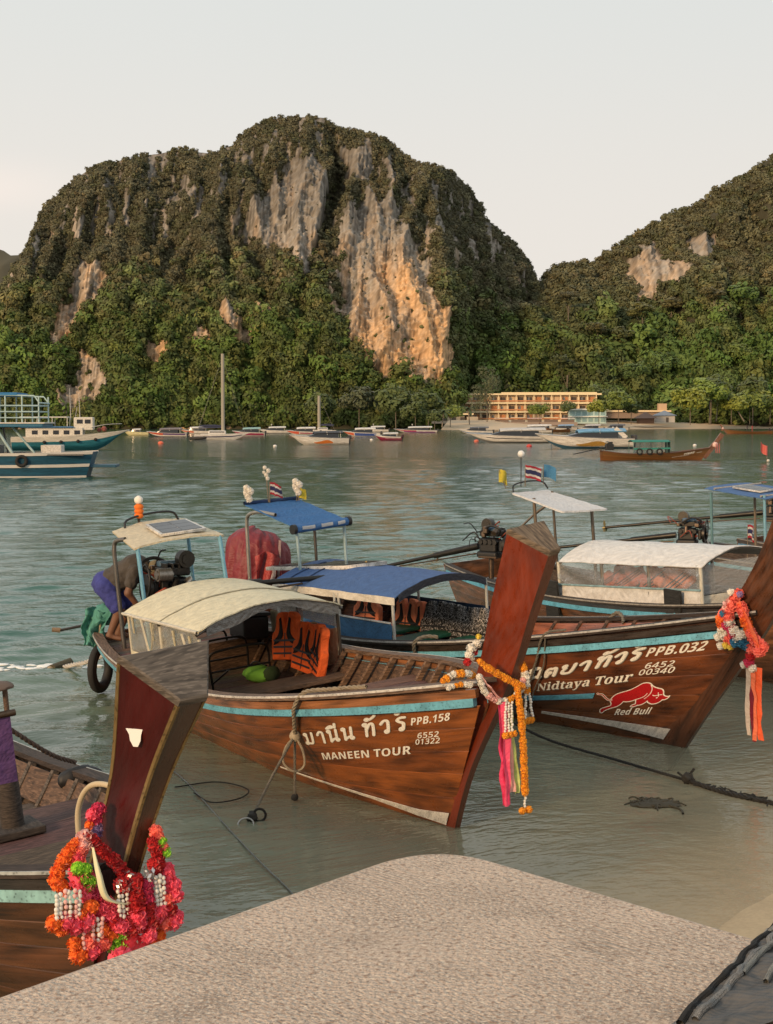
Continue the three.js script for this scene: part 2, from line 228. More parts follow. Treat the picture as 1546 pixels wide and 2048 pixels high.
{ // the low hill far behind on the left
  const T = [[-520, 20], [-420, 80], [-330, 118], [-290, 124], [-262, 119], [-240, 112], [-200, 100], [-150, 40]], pos = [], idx = [], n = 80;
  for (let j = 0; j <= 20; j++) for (let i = 0; i <= n; i++) { const X = lerp(-520, -150, i / n), v = j / 20, h = interp(T, X); pos.push(X, h * v + 4 * fbm2(X / 9, v * 9, 3) * v, -900 - 120 * v + 8 * fbm2(X / 30, v * 5, 3)); }
  for (let j = 0; j < 20; j++) for (let i = 0; i < n; i++) { const a = j * (n + 1) + i; idx.push(a, a + 1, a + n + 2, a, a + n + 2, a + n + 1); }
  const g = new THREE.BufferGeometry(); g.setAttribute('position', new THREE.Float32BufferAttribute(pos, 3)); g.setIndex(idx); g.computeVertexNormals();
  struct('hill', g, M('plain', 0.075, 0.07, 0.045), 'low dark hill far behind the mountain on the left');
}
// leaf clumps: many small leaf faces spread through a crown
function crownGeo(seed, n, flatY = 0.8, leaf = 0.34) {
  const r = rngOf(seed), pos = [], nor = [], lobes = []; for (let i = 0; i < 7; i++) lobes.push([V(r() - 0.5, (r() - 0.35) * flatY, r() - 0.5).multiplyScalar(1.15), 0.38 + 0.34 * r()]);
  for (let i = 0; i < n; i++) {
    const [c, lr] = lobes[i % 7], d = V(r() * 2 - 1, r() * 2 - 1, r() * 2 - 1).normalize(), P = c.clone().addScaledVector(d, lr * (0.75 + 0.3 * r())); P.y *= flatY;
    const nn = d.clone().add(V(r() - 0.5, r() * 0.6, r() - 0.5).multiplyScalar(0.9)).normalize(), a = V(r() - 0.5, r() - 0.5, r() - 0.5).cross(nn).normalize(), b = nn.clone().cross(a), s = leaf * (0.6 + 0.7 * r());
    const q = [P.clone().addScaledVector(a, s), P.clone().addScaledVector(b, s * 0.55), P.clone().addScaledVector(a, -s), P.clone().addScaledVector(b, -s * 0.55)];
    for (const k of [0, 1, 2, 0, 2, 3]) { pos.push(q[k].x, q[k].y, q[k].z); nor.push(nn.x, nn.y, nn.z); }
  }
  const g = new THREE.BufferGeometry(); g.setAttribute('position', new THREE.Float32BufferAttribute(pos, 3)); g.setAttribute('normal', new THREE.Float32BufferAttribute(nor, 3)); g.setAttribute('uv', new THREE.Float32BufferAttribute(new Float32Array(pos.length / 3 * 2), 2)); return g;
}
const crowns = [1, 2, 3, 4, 5].map((s) => crownGeo(s * 13, 130, 0.85, 0.3)).concat([6, 7].map((s) => crownGeo(s * 13, 420, 0.8, 0.16)));
const leafMat = new THREE.MeshPhysicalMaterial({ color: 0xffffff, roughness: 0.75, side: THREE.DoubleSide, transmission: 0.25, thickness: 0 });
const leafOpaque = new THREE.MeshStandardMaterial({ color: 0xffffff, roughness: 0.8, side: THREE.DoubleSide });
function forest(which, hillAt, count, xr, vr, size, tint, label, seed) {
  const r = rngOf(seed), per = crowns.map(() => []), q = new THREE.Quaternion();
  for (let i = 0, tries = 0; i < count && tries < count * 6; tries++) {
    const X = lerp(xr[0], xr[1], r()), v = lerp(vr[0], vr[1], r()), P0 = hillPoint(which, X, v);
    if (P0.y < 1.2) continue;
    const rk = rockAmount(which, P0.x, P0.y); if (r() < smooth(rk, 0.2, 0.55) * 0.985) continue;
    const top = interp(hillTop[which], X), hv = P0.y / 160, big = r() < 0.07 && v < 0.55 && rk < 0.2, s = size(hv, v, r) * (rk > 0.4 ? 0.45 : big ? 1.9 : 1); if (top < 6 && r() < 0.5) continue;
    const P = hillAt.at(X, v); P.y += s * (big ? 0.6 : 0.25); P.x += (r() - 0.5) * 0.8;
    const clump = fbm2(X / 16, P0.y / 16 + v * 3, 3), t = tint(P0.x, P0.y, clump, r); if (big) t.multiply(r() < 0.3 ? new THREE.Color(1.2, 1.05, 0.9) : new THREE.Color(1.05, 1.25, 0.9)); else if (r() < 0.06) t.multiply(new THREE.Color(1.25, 1.08, 1.0));
    q.setFromEuler(new THREE.Euler(r() * 0.5, r() * 6.28, r() * 0.5));
    per[s > 4.2 ? 5 + Math.floor(r() * 2) : Math.floor(r() * 5)].push([new THREE.Matrix4().compose(P, q, V(s * (0.85 + 0.4 * r()), s * (0.75 + 0.6 * r()), s)), t]); i++;
  }
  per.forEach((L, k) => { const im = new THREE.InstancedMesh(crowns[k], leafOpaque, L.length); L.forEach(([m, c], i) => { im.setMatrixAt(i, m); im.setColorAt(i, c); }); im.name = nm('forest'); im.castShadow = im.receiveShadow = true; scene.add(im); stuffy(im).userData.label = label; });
}
const vary = (a, b, t) => new THREE.Color().setRGB(lerp(a[0], b[0], t), lerp(a[1], b[1], t), lerp(a[2], b[2], t));
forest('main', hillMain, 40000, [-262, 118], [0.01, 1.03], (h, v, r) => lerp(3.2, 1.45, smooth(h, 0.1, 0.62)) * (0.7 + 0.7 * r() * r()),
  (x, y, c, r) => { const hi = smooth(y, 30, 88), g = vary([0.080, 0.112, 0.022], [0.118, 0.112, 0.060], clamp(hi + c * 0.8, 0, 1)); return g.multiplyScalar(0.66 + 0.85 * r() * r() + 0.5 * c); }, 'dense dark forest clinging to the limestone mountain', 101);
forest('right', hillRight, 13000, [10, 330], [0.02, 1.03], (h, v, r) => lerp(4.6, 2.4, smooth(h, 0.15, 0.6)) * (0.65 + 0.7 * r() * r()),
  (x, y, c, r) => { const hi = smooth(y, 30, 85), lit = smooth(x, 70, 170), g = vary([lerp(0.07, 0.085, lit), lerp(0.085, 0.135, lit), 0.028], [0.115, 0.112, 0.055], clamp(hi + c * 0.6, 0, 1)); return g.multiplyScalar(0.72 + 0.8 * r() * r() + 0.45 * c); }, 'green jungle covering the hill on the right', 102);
// ---------------------------------------------------------------- long-tail boats: hull, stem post, roofs, engine
function sweep(n, fn, prof, um = 1) {   // fn(u) -> {P, A, B}; prof: closed list of [along A, along B]
  const pos = [], uv = [], idx = [], m = prof.length; let per = 0;
  for (let k = 0; k < m; k++) {
    const a = prof[k], b = prof[(k + 1) % m], w = Math.hypot(a[0] - b[0], a[1] - b[1]), o = pos.length / 3;
    for (let i = 0; i <= n; i++) { const { P, A, B } = fn(i / n); for (const [q, t] of [[a, per], [b, per + w]]) { const X = P.clone().addScaledVector(A, q[0]).addScaledVector(B, q[1]); pos.push(X.x, X.y, X.z); uv.push(i / n * um, t); } }
    for (let i = 0; i < n; i++) { const e = o + 2 * i; idx.push(e, e + 1, e + 3, e, e + 3, e + 2); } per += w;
  }
  for (const i of [0, n]) { const { P, A, B } = fn(i / n), o = pos.length / 3; prof.forEach((q) => { const X = P.clone().addScaledVector(A, q[0]).addScaledVector(B, q[1]); pos.push(X.x, X.y, X.z); uv.push(q[0], q[1]); }); for (let k = 1; k < m - 1; k++) i ? idx.push(o, o + k, o + k + 1) : idx.push(o, o + k + 1, o + k); }
  const g = new THREE.BufferGeometry(); g.setAttribute('position', new THREE.Float32BufferAttribute(pos, 3)); g.setAttribute('uv', new THREE.Float32BufferAttribute(uv, 2)); g.setIndex(idx); g.computeVertexNormals(); return g;
}
const rectP = (a0, a1, b0, b1) => [[a0, b0], [a1, b0], [a1, b1], [a0, b1]];
const DOWN = 0.30;
function hullFns(c) {
  const e = Math.log(c.bwf) / Math.log(DOWN / (c.hm + DOWN));
  const B = (a) => { const t = clamp(a / c.Lb, 0, 1), ls = 0.6 * c.L; return c.bm * (1 - (1 - t) ** 1.9) * (1 - (c.pinch ?? 0.35) * clamp((a - ls) / (c.L - ls), 0, 1) ** 2); };
  const H = (a) => a < c.am ? c.hm + (c.hb - c.hm) * (1 - a / c.am) ** 1.7 : c.hm + c.hs * ((a - c.am) / (c.L - c.am)) ** 2;
  const pt = (s, t, side = 1, off = 0) => { const a0 = s * c.L, h = H(a0), y = -DOWN + (h + DOWN) * t, ast = c.rake * clamp(1 - y / c.hb, 0, 1.25), a = ast + s * (c.L - ast); return V(c.L / 2 - a, y, side * Math.max(0.004, 0.04 + B(a0) * Math.max(t, 1e-6) ** e + off)); };
  const half = (x, y) => { const a = c.L / 2 - x, ast = c.rake * clamp(1 - y / c.hb, 0, 1.25), s = clamp((a - ast) / (c.L - ast), 0, 1), h = H(s * c.L); return 0.04 + B(s * c.L) * clamp((y + DOWN) / (h + DOWN), 0.001, 1) ** e; };
  return { pt, half, H };
}
function boatFrame(c, name, label) {   // a Group at the waterline amidships, heeled a little
  const g = thing(name, label, 'long-tail boat', V(), 0), u = V(Math.cos(c.th), 0, -Math.sin(c.th)), s = V(Math.sin(c.th), 0, Math.cos(c.th));
  g.position.set(c.x0, 0, c.z0).addScaledVector(u, -c.L / 2).addScaledVector(s, -0.8 * Math.sin(c.roll));
  g.rotation.order = 'YXZ'; g.rotation.set(c.roll, c.th, 0); g.updateMatrixWorld(true);
  return g;
}
const stemRow = (rows, n = 26) => {   // rows of [fs, fp, rp, rs] -> smooth loft, one face per side
  const curves = [0, 1, 2, 3].map((k) => new THREE.CatmullRomCurve3(rows.map((r) => V(...r[k])), false, 'centripetal'));
  return (k, u) => curves[k].getPoint(u);
};
function stemPost(g, rows, m, capM, trimM, frontM) {
  const at = stemRow(rows), len = V(...rows[0][0]).distanceTo(V(...rows[rows.length - 1][0]));
  const faces = frontM ? [[3, 0], [1, 2], [2, 3]] : [[3, 0], [0, 1], [1, 2], [2, 3]];
  const geo = mg(faces.map(([a, b]) => sheet((u, v) => at(a, u).lerp(at(b, u), v), 40, 3, 0, len, 0.35)));
  const post = part(g, 'stem_post', geo, m); if (frontM) part(post, 'front_face', sheet((u, v) => at(0, u).lerp(at(1, u), v), 40, 2, 0, len, 0.2), frontM);
  const t = [0, 1, 2, 3].map((k) => at(k, 1)), mid = t.reduce((a, b) => a.clone().add(b)).multiplyScalar(0.25), dir = at(0, 1).sub(at(0, 0.97)).normalize();
  const grow = (p, k) => p.clone().sub(mid).multiplyScalar(k).add(mid);
  const lo = t.map((p) => grow(p, 1.035).addScaledVector(dir, -0.006)), hi = t.map((p) => grow(p, 1.03).addScaledVector(dir, 0.03)), top = t.map((p) => grow(p, 0.97).addScaledVector(dir, 0.038));
  part(post, 'end_grain_cap', uvBox(new ConvexGeometry([...lo, ...hi, ...top])), capM);
  if (trimM) for (const k of [0, 1, 3]) {
    const o = [V(0, 0, 1), V(0, 0, -1), V(), V(0, 0, 1)][k];
    part(post, 'brass_edging', sweep(30, (u) => { const w = 0.34 + u * 0.655, P = at(k, w), A = V(1, 0, 0), B = at(k === 0 ? 3 : k === 1 ? 2 : 0, w).sub(P).normalize(); return { P, A: k === 3 ? at(2, w).sub(P).normalize() : at(k === 0 ? 1 : 0, w).sub(P).normalize(), B }; }, rectP(-0.004, 0.010, -0.004, 0.014), 1), trimM);
  }
  return { post, at };
}
function longtailHull(g, c, o) {
  const { pt, half, H } = hullFns(c), rr = rngOf(c.seed);
  const strakes = o.strakes ?? [0, 0.2, 0.36, 0.5, 0.63, 0.76, 0.88];
  for (const side of [1, -1]) {
    for (let k = 0; k < strakes.length - 1; k++) {
      const a = strakes[k], b = strakes[k + 1], q = 0.82 + 0.36 * rr(), w = o.wood;
      const m = M('varnish', ...w.map((x, i) => +(x * q * (i === 0 ? 1 : 0.94 + 0.12 * rr())).toFixed(3)), o.woodX ?? {});
      const off = [-0.006, 0.0, 0.001, 0.001, 0.0, -0.006], vs = [0, 0.05, 0.3, 0.7, 0.95, 1];
      const uo = rr() * 4;
      const geo = sheet((u, v) => { const i = Math.round(v * 5); return pt(u, lerp(a, b, vs[i]), side, off[i]); }, 44, 5, -side * 0.018, c.L, (b - a) * 1.2);
      const uvA = geo.attributes.uv; for (let i = 0; i < uvA.count; i++) uvA.setXY(i, uvA.getX(i) + uo, uvA.getY(i) + uo * 1.7);
      part(g, 'hull_plank', geo, m);
    }
    part(g, 'inner_hull', sheet((u, v) => pt(lerp(0.02, 1, u), lerp(0.08, 0.99, v), side, -0.034), 40, 6, 0, c.L, 1), M('wood', ...o.inner));
    const along = (t, off) => (u) => { const s = lerp(o.from ?? 0.005, 1, u), P = pt(s, t, side, off), Q = pt(Math.min(1, s + 0.002), t, side, off), D = Q.sub(P).normalize(), A = V(0, 1, 0).cross(D).normalize(); if (A.z * side < 0) A.negate(); return { P, A, B: V(0, 1, 0) }; };
    part(g, 'gunwale', sweep(48, along(1, 0), rectP(-0.085, 0.028, -0.01, 0.028), c.L), M('wood', ...o.cap));
    part(g, 'gunwale_edge', sweep(48, along(1, 0), rectP(0.026, 0.034, 0.012, 0.03), c.L), M('paint', ...o.edge));
    part(g, 'wale', sweep(48, along(0.94, 0), rectP(-0.03, 0.018, -0.02, 0.045), c.L), M('varnish', ...o.wale));
    part(g, 'rubbing_strake', sweep(48, along(o.blueT ?? 0.905, 0), rectP(-0.02, 0.034, -0.036, 0.03), c.L), M('paint', ...o.blue));
    if (o.ribs) for (let s = o.ribs[0]; s < o.ribs[1]; s += o.ribs[2]) { const ds = 0.05 / c.L; part(g, 'rib', sheet((u, v) => pt(s + ds * (u - 0.5), lerp(0.1, 0.985, v), side, -0.075), 1, 7, side * -0.045, 0.05, 1), M('wood', ...o.ribC)); }
  }
  const tr = []; for (let k = 0; k <= 8; k++) tr.push(pt(1, k / 8, 1)); 
  part(g, 'transom', sheet((u, v) => { const P = pt(1, v, 1); return V(P.x + 0.01, P.y, lerp(P.z, -P.z, u)); }, 2, 8, 0.03, 1.4, 1), M('varnish', ...o.wood));
  for (const [x0, x1, y, w, m] of o.decks ?? []) for (let x = x0 + w / 2; x < x1; x += w) {
    const z0 = half(x - w / 2, y) - 0.05, z1 = half(x + w / 2, y) - 0.05; if (Math.min(z0, z1) < 0.05) continue;
    const h = 0.028, dy = 0.004 * (rr() - 0.5), x2 = x + w / 2 - 0.006, xa = x - w / 2;
    part(g, 'deck_board', uvBox(new ConvexGeometry([V(xa, y + dy, z0), V(xa, y + dy, -z0), V(x2, y + dy, z1), V(x2, y + dy, -z1), V(xa, y - h, z0), V(xa, y - h, -z0), V(x2, y - h, z1), V(x2, y - h, -z1)])), M('wood', ...m.map((v) => +(v * (0.75 + 0.5 * rr())).toFixed(3))));
  }
  for (const [x, y, w, m] of o.thwarts ?? []) { const z = half(x, y) - 0.03; part(g, 'thwart', boxAt(w, 0.045, 2 * z, x, y, 0, 0.008), M('wood', ...m)); }
  return { pt, half, H };
}
function decal(g, name, H, s0, s1, t0, t1, w, h, draw, label) {
  const cv = document.createElement('canvas'); cv.width = w; cv.height = h; const x = cv.getContext('2d'); x.clearRect(0, 0, w, h); draw(x, w, h);
  const id = x.getImageData(0, 0, w, h), r = rngOf(3);   // brush-painted: slightly chipped
  for (let i = 3; i < id.data.length; i += 4) { const px = (i >> 2) % w, py = (i >> 2) / w | 0; if (n2(px / 3, py / 3) > 0.82 || n2(px / 14, py / 14 + 9) > 0.88) id.data[i] = 0; }
  x.putImageData(id, 0, 0);
  const t = new THREE.CanvasTexture(cv); t.colorSpace = THREE.SRGBColorSpace; t.magFilter = THREE.LinearFilter;
  const m = new THREE.MeshStandardMaterial({ map: t, transparent: true, roughness: 0.55, side: THREE.DoubleSide });
  return part(g, name, sheet((u, v) => H.pt(lerp(s0, s1, u), lerp(t0, t1, v), 1, 0.0075), 40, 10, 0), m, label);
}
function stripe(g, name, H, pts, m, side = 1) {   // pts: [s, tLow, tHigh]
  const T0 = pts.map((p) => [p[0], p[1]]), T1 = pts.map((p) => [p[0], p[2]]), a = pts[0][0], b = pts[pts.length - 1][0];
  part(g, name, sheet((u, v) => { const s = lerp(a, b, u); return H.pt(s, lerp(interp(T0, s), interp(T1, s), v), side, 0.009); }, 40, 2, 0.005, 4, 0.1), m);
}
function roofSheet(g, name, q, rise, m, { nu = 20, nv = 16, sag = 0.012, th = 0.012, seed = 1, label } = {}) {   // q: FL, FR, BR, BL
  const [FL, FR, BR, BL] = q.map((p) => V(...p));
  const f = (u, v) => { const P = BL.clone().lerp(FL, u).lerp(BR.clone().lerp(FR, u), v); P.y += rise * Math.pow(Math.sin(Math.PI * v), 0.8) - sag * Math.abs(Math.sin(u * Math.PI * 3)) * Math.sin(Math.PI * v) + 0.006 * n2(u * 5 + seed, v * 4); return P; };
  part(g, name, sheet(f, nu, nv, th, 3, 2), m, label); return f;
}
const BLACK = M('paint', 0.012, 0.012, 0.013), STEEL = M('metal', 0.42, 0.41, 0.38), RUST = M('metal', 0.12, 0.085, 0.06), IRON = M('metal', 0.06, 0.06, 0.062);
const cyl0 = (x) => new THREE.CylinderGeometry(0.035, 0.04, 0.3, 10).rotateX(Math.PI / 2).translate(x, 0.38, 0);
function engine(label, pos, turn, shaftTo, seed, tiller = true, tint = [0.006, 0.006, 0.0065]) {   // shaftTo in the engine's own axes
  const r = rngOf(seed), g = thing('boat_engine', label, 'engine', pos, turn), dark = M('paint', ...tint), oil = M('metal', 0.05, 0.048, 0.045);
  part(g, 'engine_block', mg([boxAt(0.34, 0.26, 0.22, 0.02, 0.32, 0, 0.05), boxAt(0.40, 0.12, 0.30, 0.02, 0.17, 0, 0.05), boxAt(0.08, 0.2, 0.26, -0.24, 0.32, 0, 0.03), ...[-0.14, -0.05, 0.04, 0.13].map((x) => cyl0(x))]), dark);
  part(g, 'cylinder_head', mg([boxAt(0.36, 0.1, 0.22, 0, 0.52, 0.02, 0.02), ...[-0.12, -0.04, 0.04, 0.12].map((x) => boxAt(0.025, 0.06, 0.24, x, 0.585, 0.02, 0.005))]), oil);
  part(g, 'valve_cover', boxAt(0.26, 0.07, 0.12, -0.02, 0.6, -0.05, 0.025), M('paint', 0.06, 0.13, 0.22));
  const cyl = (rr, h, x, y, z, ax) => { const q = new THREE.CylinderGeometry(rr, rr, h, 18); if (ax === 'x') q.rotateZ(Math.PI / 2); if (ax === 'z') q.rotateX(Math.PI / 2); return q.translate(x, y, z); };
  part(g, 'air_filter', mg([cyl(0.10, 0.12, 0.12, 0.66, 0.1, 'z'), cyl(0.06, 0.15, 0.12, 0.66, 0.1, 'z')]), M('metal', 0.07, 0.066, 0.06));
  part(g, 'flywheel', mg([cyl(0.17, 0.045, -0.31, 0.33, 0, 'x'), cyl(0.05, 0.09, -0.33, 0.33, 0, 'x')]), oil);
  part(g, 'alternator', mg([cyl(0.075, 0.16, -0.18, 0.5, 0.2, 'x'), cyl(0.05, 0.2, -0.18, 0.5, 0.2, 'x')]), M('metal', 0.3, 0.29, 0.27));
  part(g, 'fan_belt', new THREE.TorusGeometry(0.15, 0.012, 6, 30).scale(0.8, 1.25, 1).rotateY(Math.PI / 2).translate(-0.345, 0.42, 0.06), BLACK);
  part(g, 'exhaust_pipe', tube([V(0.1, 0.42, 0.16), V(0.12, 0.45, 0.26), V(0.02, 0.36, 0.3), V(-0.22, 0.3, 0.3), V(-0.34, 0.1, 0.3)], 0.024, 24, 8), M('metal', 0.55, 0.53, 0.5));
  part(g, 'radiator_hose', tube([V(-0.2, 0.5, -0.14), V(-0.28, 0.6, -0.2), V(-0.12, 0.66, -0.22), V(0.1, 0.55, -0.19)], 0.02, 20, 8), BLACK);
  for (let i = 0; i < 6; i++) { const x = rr_(r, -0.25, 0.22), y = rr_(r, 0.3, 0.62), z = (i % 2 ? 1 : -1) * rr_(r, 0.13, 0.2); part(g, 'engine_fitting', i % 3 ? boxAt(rr_(r, 0.05, 0.12), rr_(r, 0.05, 0.13), 0.07, x, y, z, 0.015) : new THREE.CylinderGeometry(0.035, 0.045, 0.13, 12).rotateX(1.2 * r()).translate(x, y, z), i % 2 ? oil : M('metal', 0.16, 0.12, 0.09)); }
  for (let i = 0; i < 11; i++) { const a = V(rr_(r, -0.25, 0.25), rr_(r, 0.25, 0.6), rr_(r, -0.2, 0.2)), b = a.clone().add(V(rr_(r, -0.2, 0.2), rr_(r, 0.02, 0.16), rr_(r, -0.15, 0.15))), c = b.clone().add(V(rr_(r, -0.2, 0.2), rr_(r, -0.15, 0.05), rr_(r, -0.15, 0.15))); part(g, 'cable', tube([a, b, c], 0.007 + 0.006 * r(), 12, 5), i % 3 ? BLACK : M('paint', 0.35, 0.06, 0.03)); }
  part(g, 'pivot_stand', mg([bar(V(0, -0.25, 0), V(0, 0.2, 0), 0.045, 0.04, 12), boxAt(0.34, 0.04, 0.3, 0, 0.13, 0, 0.01), boxAt(0.3, 0.05, 0.3, 0, -0.25, 0, 0.01)]), RUST);
  const S0 = V(0.24, 0.3, 0), S1 = V(...shaftTo), d = S1.clone().sub(S0).normalize();
  part(g, 'drive_shaft', mg([bar(S0, S1, 0.036, 0.03, 10), bar(S0, S0.clone().addScaledVector(d, 0.9), 0.06, 0.05, 12)]), M('metal', 0.045, 0.043, 0.04));
  part(g, 'shaft_brace', mg([bar(S0.clone().add(V(0.05, -0.13, 0)), S0.clone().lerp(S1, 0.62).add(V(0, -0.05, 0)), 0.014, 0.012, 6), bar(S0.clone().lerp(S1, 0.3), S0.clone().lerp(S1, 0.33).add(V(0, -0.1, 0)), 0.012)]), RUST);
  const blade = (k) => sheet((u, v) => { const w = 0.05 * Math.sin(Math.PI * Math.min(1, 0.15 + 0.85 * v)), P = V(w * (u - 0.5) * 1.2, 0.02 + 0.15 * v, w * (u - 0.5)); return P.applyAxisAngle(V(1, 0, 0), k * 2.094); }, 4, 6, 0.006);
  part(g, 'propeller', mg([0, 1, 2].map(blade).concat(bar(V(-0.05, 0, 0), V(0.05, 0, 0), 0.025))).applyQuaternion(new THREE.Quaternion().setFromUnitVectors(V(1, 0, 0), d)).translate(S1.x, S1.y, S1.z), M('metal', 0.35, 0.27, 0.12));
  if (tiller) part(g, 'tiller', mg([bar(V(-0.28, 0.42, 0.05), V(-0.75, 0.86, 0.1), 0.022, 0.018), bar(V(-0.75, 0.86, 0.1), V(-0.95, 1.0, 0.12), 0.026, 0.022)]), M('metal', 0.2, 0.17, 0.14));
  return g;
}
const rr_ = (r, a, b) => a + (b - a) * r();
function pole(g, p, q, r, m, name = 'canopy_pole') { return part(g, name, bar(V(...p), V(...q), r, r, 10), m); }
function solarPanel(g, f, u0, u1, v0, v1, lift, label) {   // lies on the surface f
  const c = [f(u0, v0), f(u1, v0), f(u1, v1), f(u0, v1)].map((p) => p.clone().add(V(0, lift, 0)));
  const at = (u, v) => flat(c[0], c[1], c[2], c[3])(u, v);
  const pn = part(g, 'solar_panel', sheet((u, v) => at(u, v), 1, 1, -0.03), M('metal', 0.75, 0.75, 0.73, { metalness: 0.3 }), label);
  const up = c[1].clone().sub(c[0]).cross(c[3].clone().sub(c[0])).normalize(); if (up.y < 0) up.negate();
  for (let i = 0; i < 3; i++) for (let j = 0; j < 2; j++) part(pn, 'solar_cell', sheet((u, v) => at(lerp(0.05 + i * 0.303, 0.05 + i * 0.303 + 0.29, u), lerp(0.06 + j * 0.445, 0.06 + j * 0.445 + 0.43, v)).addScaledVector(up, 0.035), 1, 1, 0.004), M('plain', 0.018, 0.019, 0.026, { roughness: 0.22 }));
}
// ---------------------------------------------------------------- hand lettering
const GLYPH = {   // Thai letters as brush strokes on a unit square: [x, y] points, ['o', x, y, r] a loop
  'ม': [['o', .13, .13, .1], [[.22, .13], [.24, .5], [.22, .86]], ['o', .13, .88, .1], [[.22, .86], [.5, .97], [.78, .92], [.78, .05]]],
  'า': [[[.08, .3], [.2, .06], [.5, .05], [.58, .3], [.58, 1]]],
  'น': [['o', .13, .13, .1], [[.22, .13], [.24, .5], [.24, .97]], [[.24, .97], [.5, .72], [.72, .78]], [[.76, .05], [.76, .8]], ['o', .82, .88, .1]],
  'ท': [['o', .13, .13, .1], [[.22, .13], [.24, .5], [.24, 1]], [[.24, .55], [.42, .12], [.66, .08], [.76, .3], [.76, 1]]],
  'ว': [[[.08, .28], [.22, .06], [.5, .06], [.6, .3], [.6, .88]], ['o', .5, .88, .1]],
  'ร': [[[.66, .08], [.4, .02], [.14, .2], [.36, .36], [.6, .44], [.64, .62], [.62, .86]], ['o', .52, .88, .1]],
  'ต': [['o', .36, .6, .1], [[.28, .66], [.3, .8], [.26, 1]], [[.24, 1], [.08, .5], [.16, .14], [.32, .08], [.44, .2], [.58, .06], [.74, .2], [.76, 1]]],
  'ย': [['o', .14, .14, .1], [[.08, .24], [.3, .36], [.12, .56], [.14, .9], [.44, 1], [.78, .92], [.78, .06]]],
};
const MARK = { 'ี': [[[.02, -.14], [.3, -.36], [.72, -.14], [.02, -.14]], [[.72, -.14], [.74, -.42]]], 'ิ': [[[.02, -.14], [.3, -.38], [.74, -.14], [.02, -.14]]], 'ั': [['o', .3, -.24, .09], [[.38, -.22], [.6, -.2], [.84, -.44]]], '์': [['o', .4, -.3, .09], [[.44, -.38], [.6, -.46], [.8, -.62]]] };
function strokes(x, S, ox, oy, w, h) {
  for (const p of S) {
    x.beginPath();
    if (p[0] === 'o') { x.arc(ox + p[1] * w, oy + p[2] * h, p[3] * h * 0.8, 0, 7); x.stroke(); continue; }
    x.moveTo(ox + p[0][0] * w, oy + p[0][1] * h);
    for (let i = 1; i < p.length - 1; i++) { const a = p[i], b = i === p.length - 2 ? p[i + 1] : [(p[i][0] + p[i + 1][0]) / 2, (p[i][1] + p[i + 1][1]) / 2]; x.quadraticCurveTo(ox + a[0] * w, oy + a[1] * h, ox + b[0] * w, oy + b[1] * h); }
    if (p.length === 2) x.lineTo(ox + p[1][0] * w, oy + p[1][1] * h);
    x.stroke();
  }
}
function thai(x, text, x0, y0, w, h, adv) { let cx = x0; for (const ch of text) { if (ch === ' ') { cx += adv * 0.55; continue; } if (MARK[ch]) { strokes(x, MARK[ch], cx - adv, y0, w, h); continue; } strokes(x, GLYPH[ch], cx, y0, w, h); cx += adv * (ch === 'า' || ch === 'ว' || ch === 'ร' ? 0.82 : 1); if (MARK[ch] === undefined && (ch === 'า' || ch === 'ว' || ch === 'ร')) cx += 0; } return cx; }
function fitText(x, s, font, x0, y0, w, h, slope = 0, skew = 0) { x.save(); x.font = 'bold 100px ' + font; const m = x.measureText(s).width; x.transform(w / m, slope * w / m, skew, h / 72, x0, y0); x.fillText(s, 0, 0); x.restore(); }
const WHITE = '#e9e6dc';
function lettersManeen(x, w, h) {
  x.lineCap = x.lineJoin = 'round'; x.save(); x.transform(1, -0.20, 0, 1, 0, 0);
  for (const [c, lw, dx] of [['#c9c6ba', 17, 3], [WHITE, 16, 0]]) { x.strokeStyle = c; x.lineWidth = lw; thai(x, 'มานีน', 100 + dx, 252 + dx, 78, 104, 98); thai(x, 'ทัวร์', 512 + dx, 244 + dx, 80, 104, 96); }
  x.restore(); x.fillStyle = WHITE;
  fitText(x, 'MANEEN TOUR', 'sans-serif', 185, 470, 600, 62, -0.155);
  fitText(x, 'PPB.158', 'sans-serif', 772, 168, 190, 54, -0.13);
  fitText(x, '6552', 'monospace', 812, 262, 112, 38, -0.08); fitText(x, '01322', 'monospace', 804, 308, 130, 38, -0.08);
}
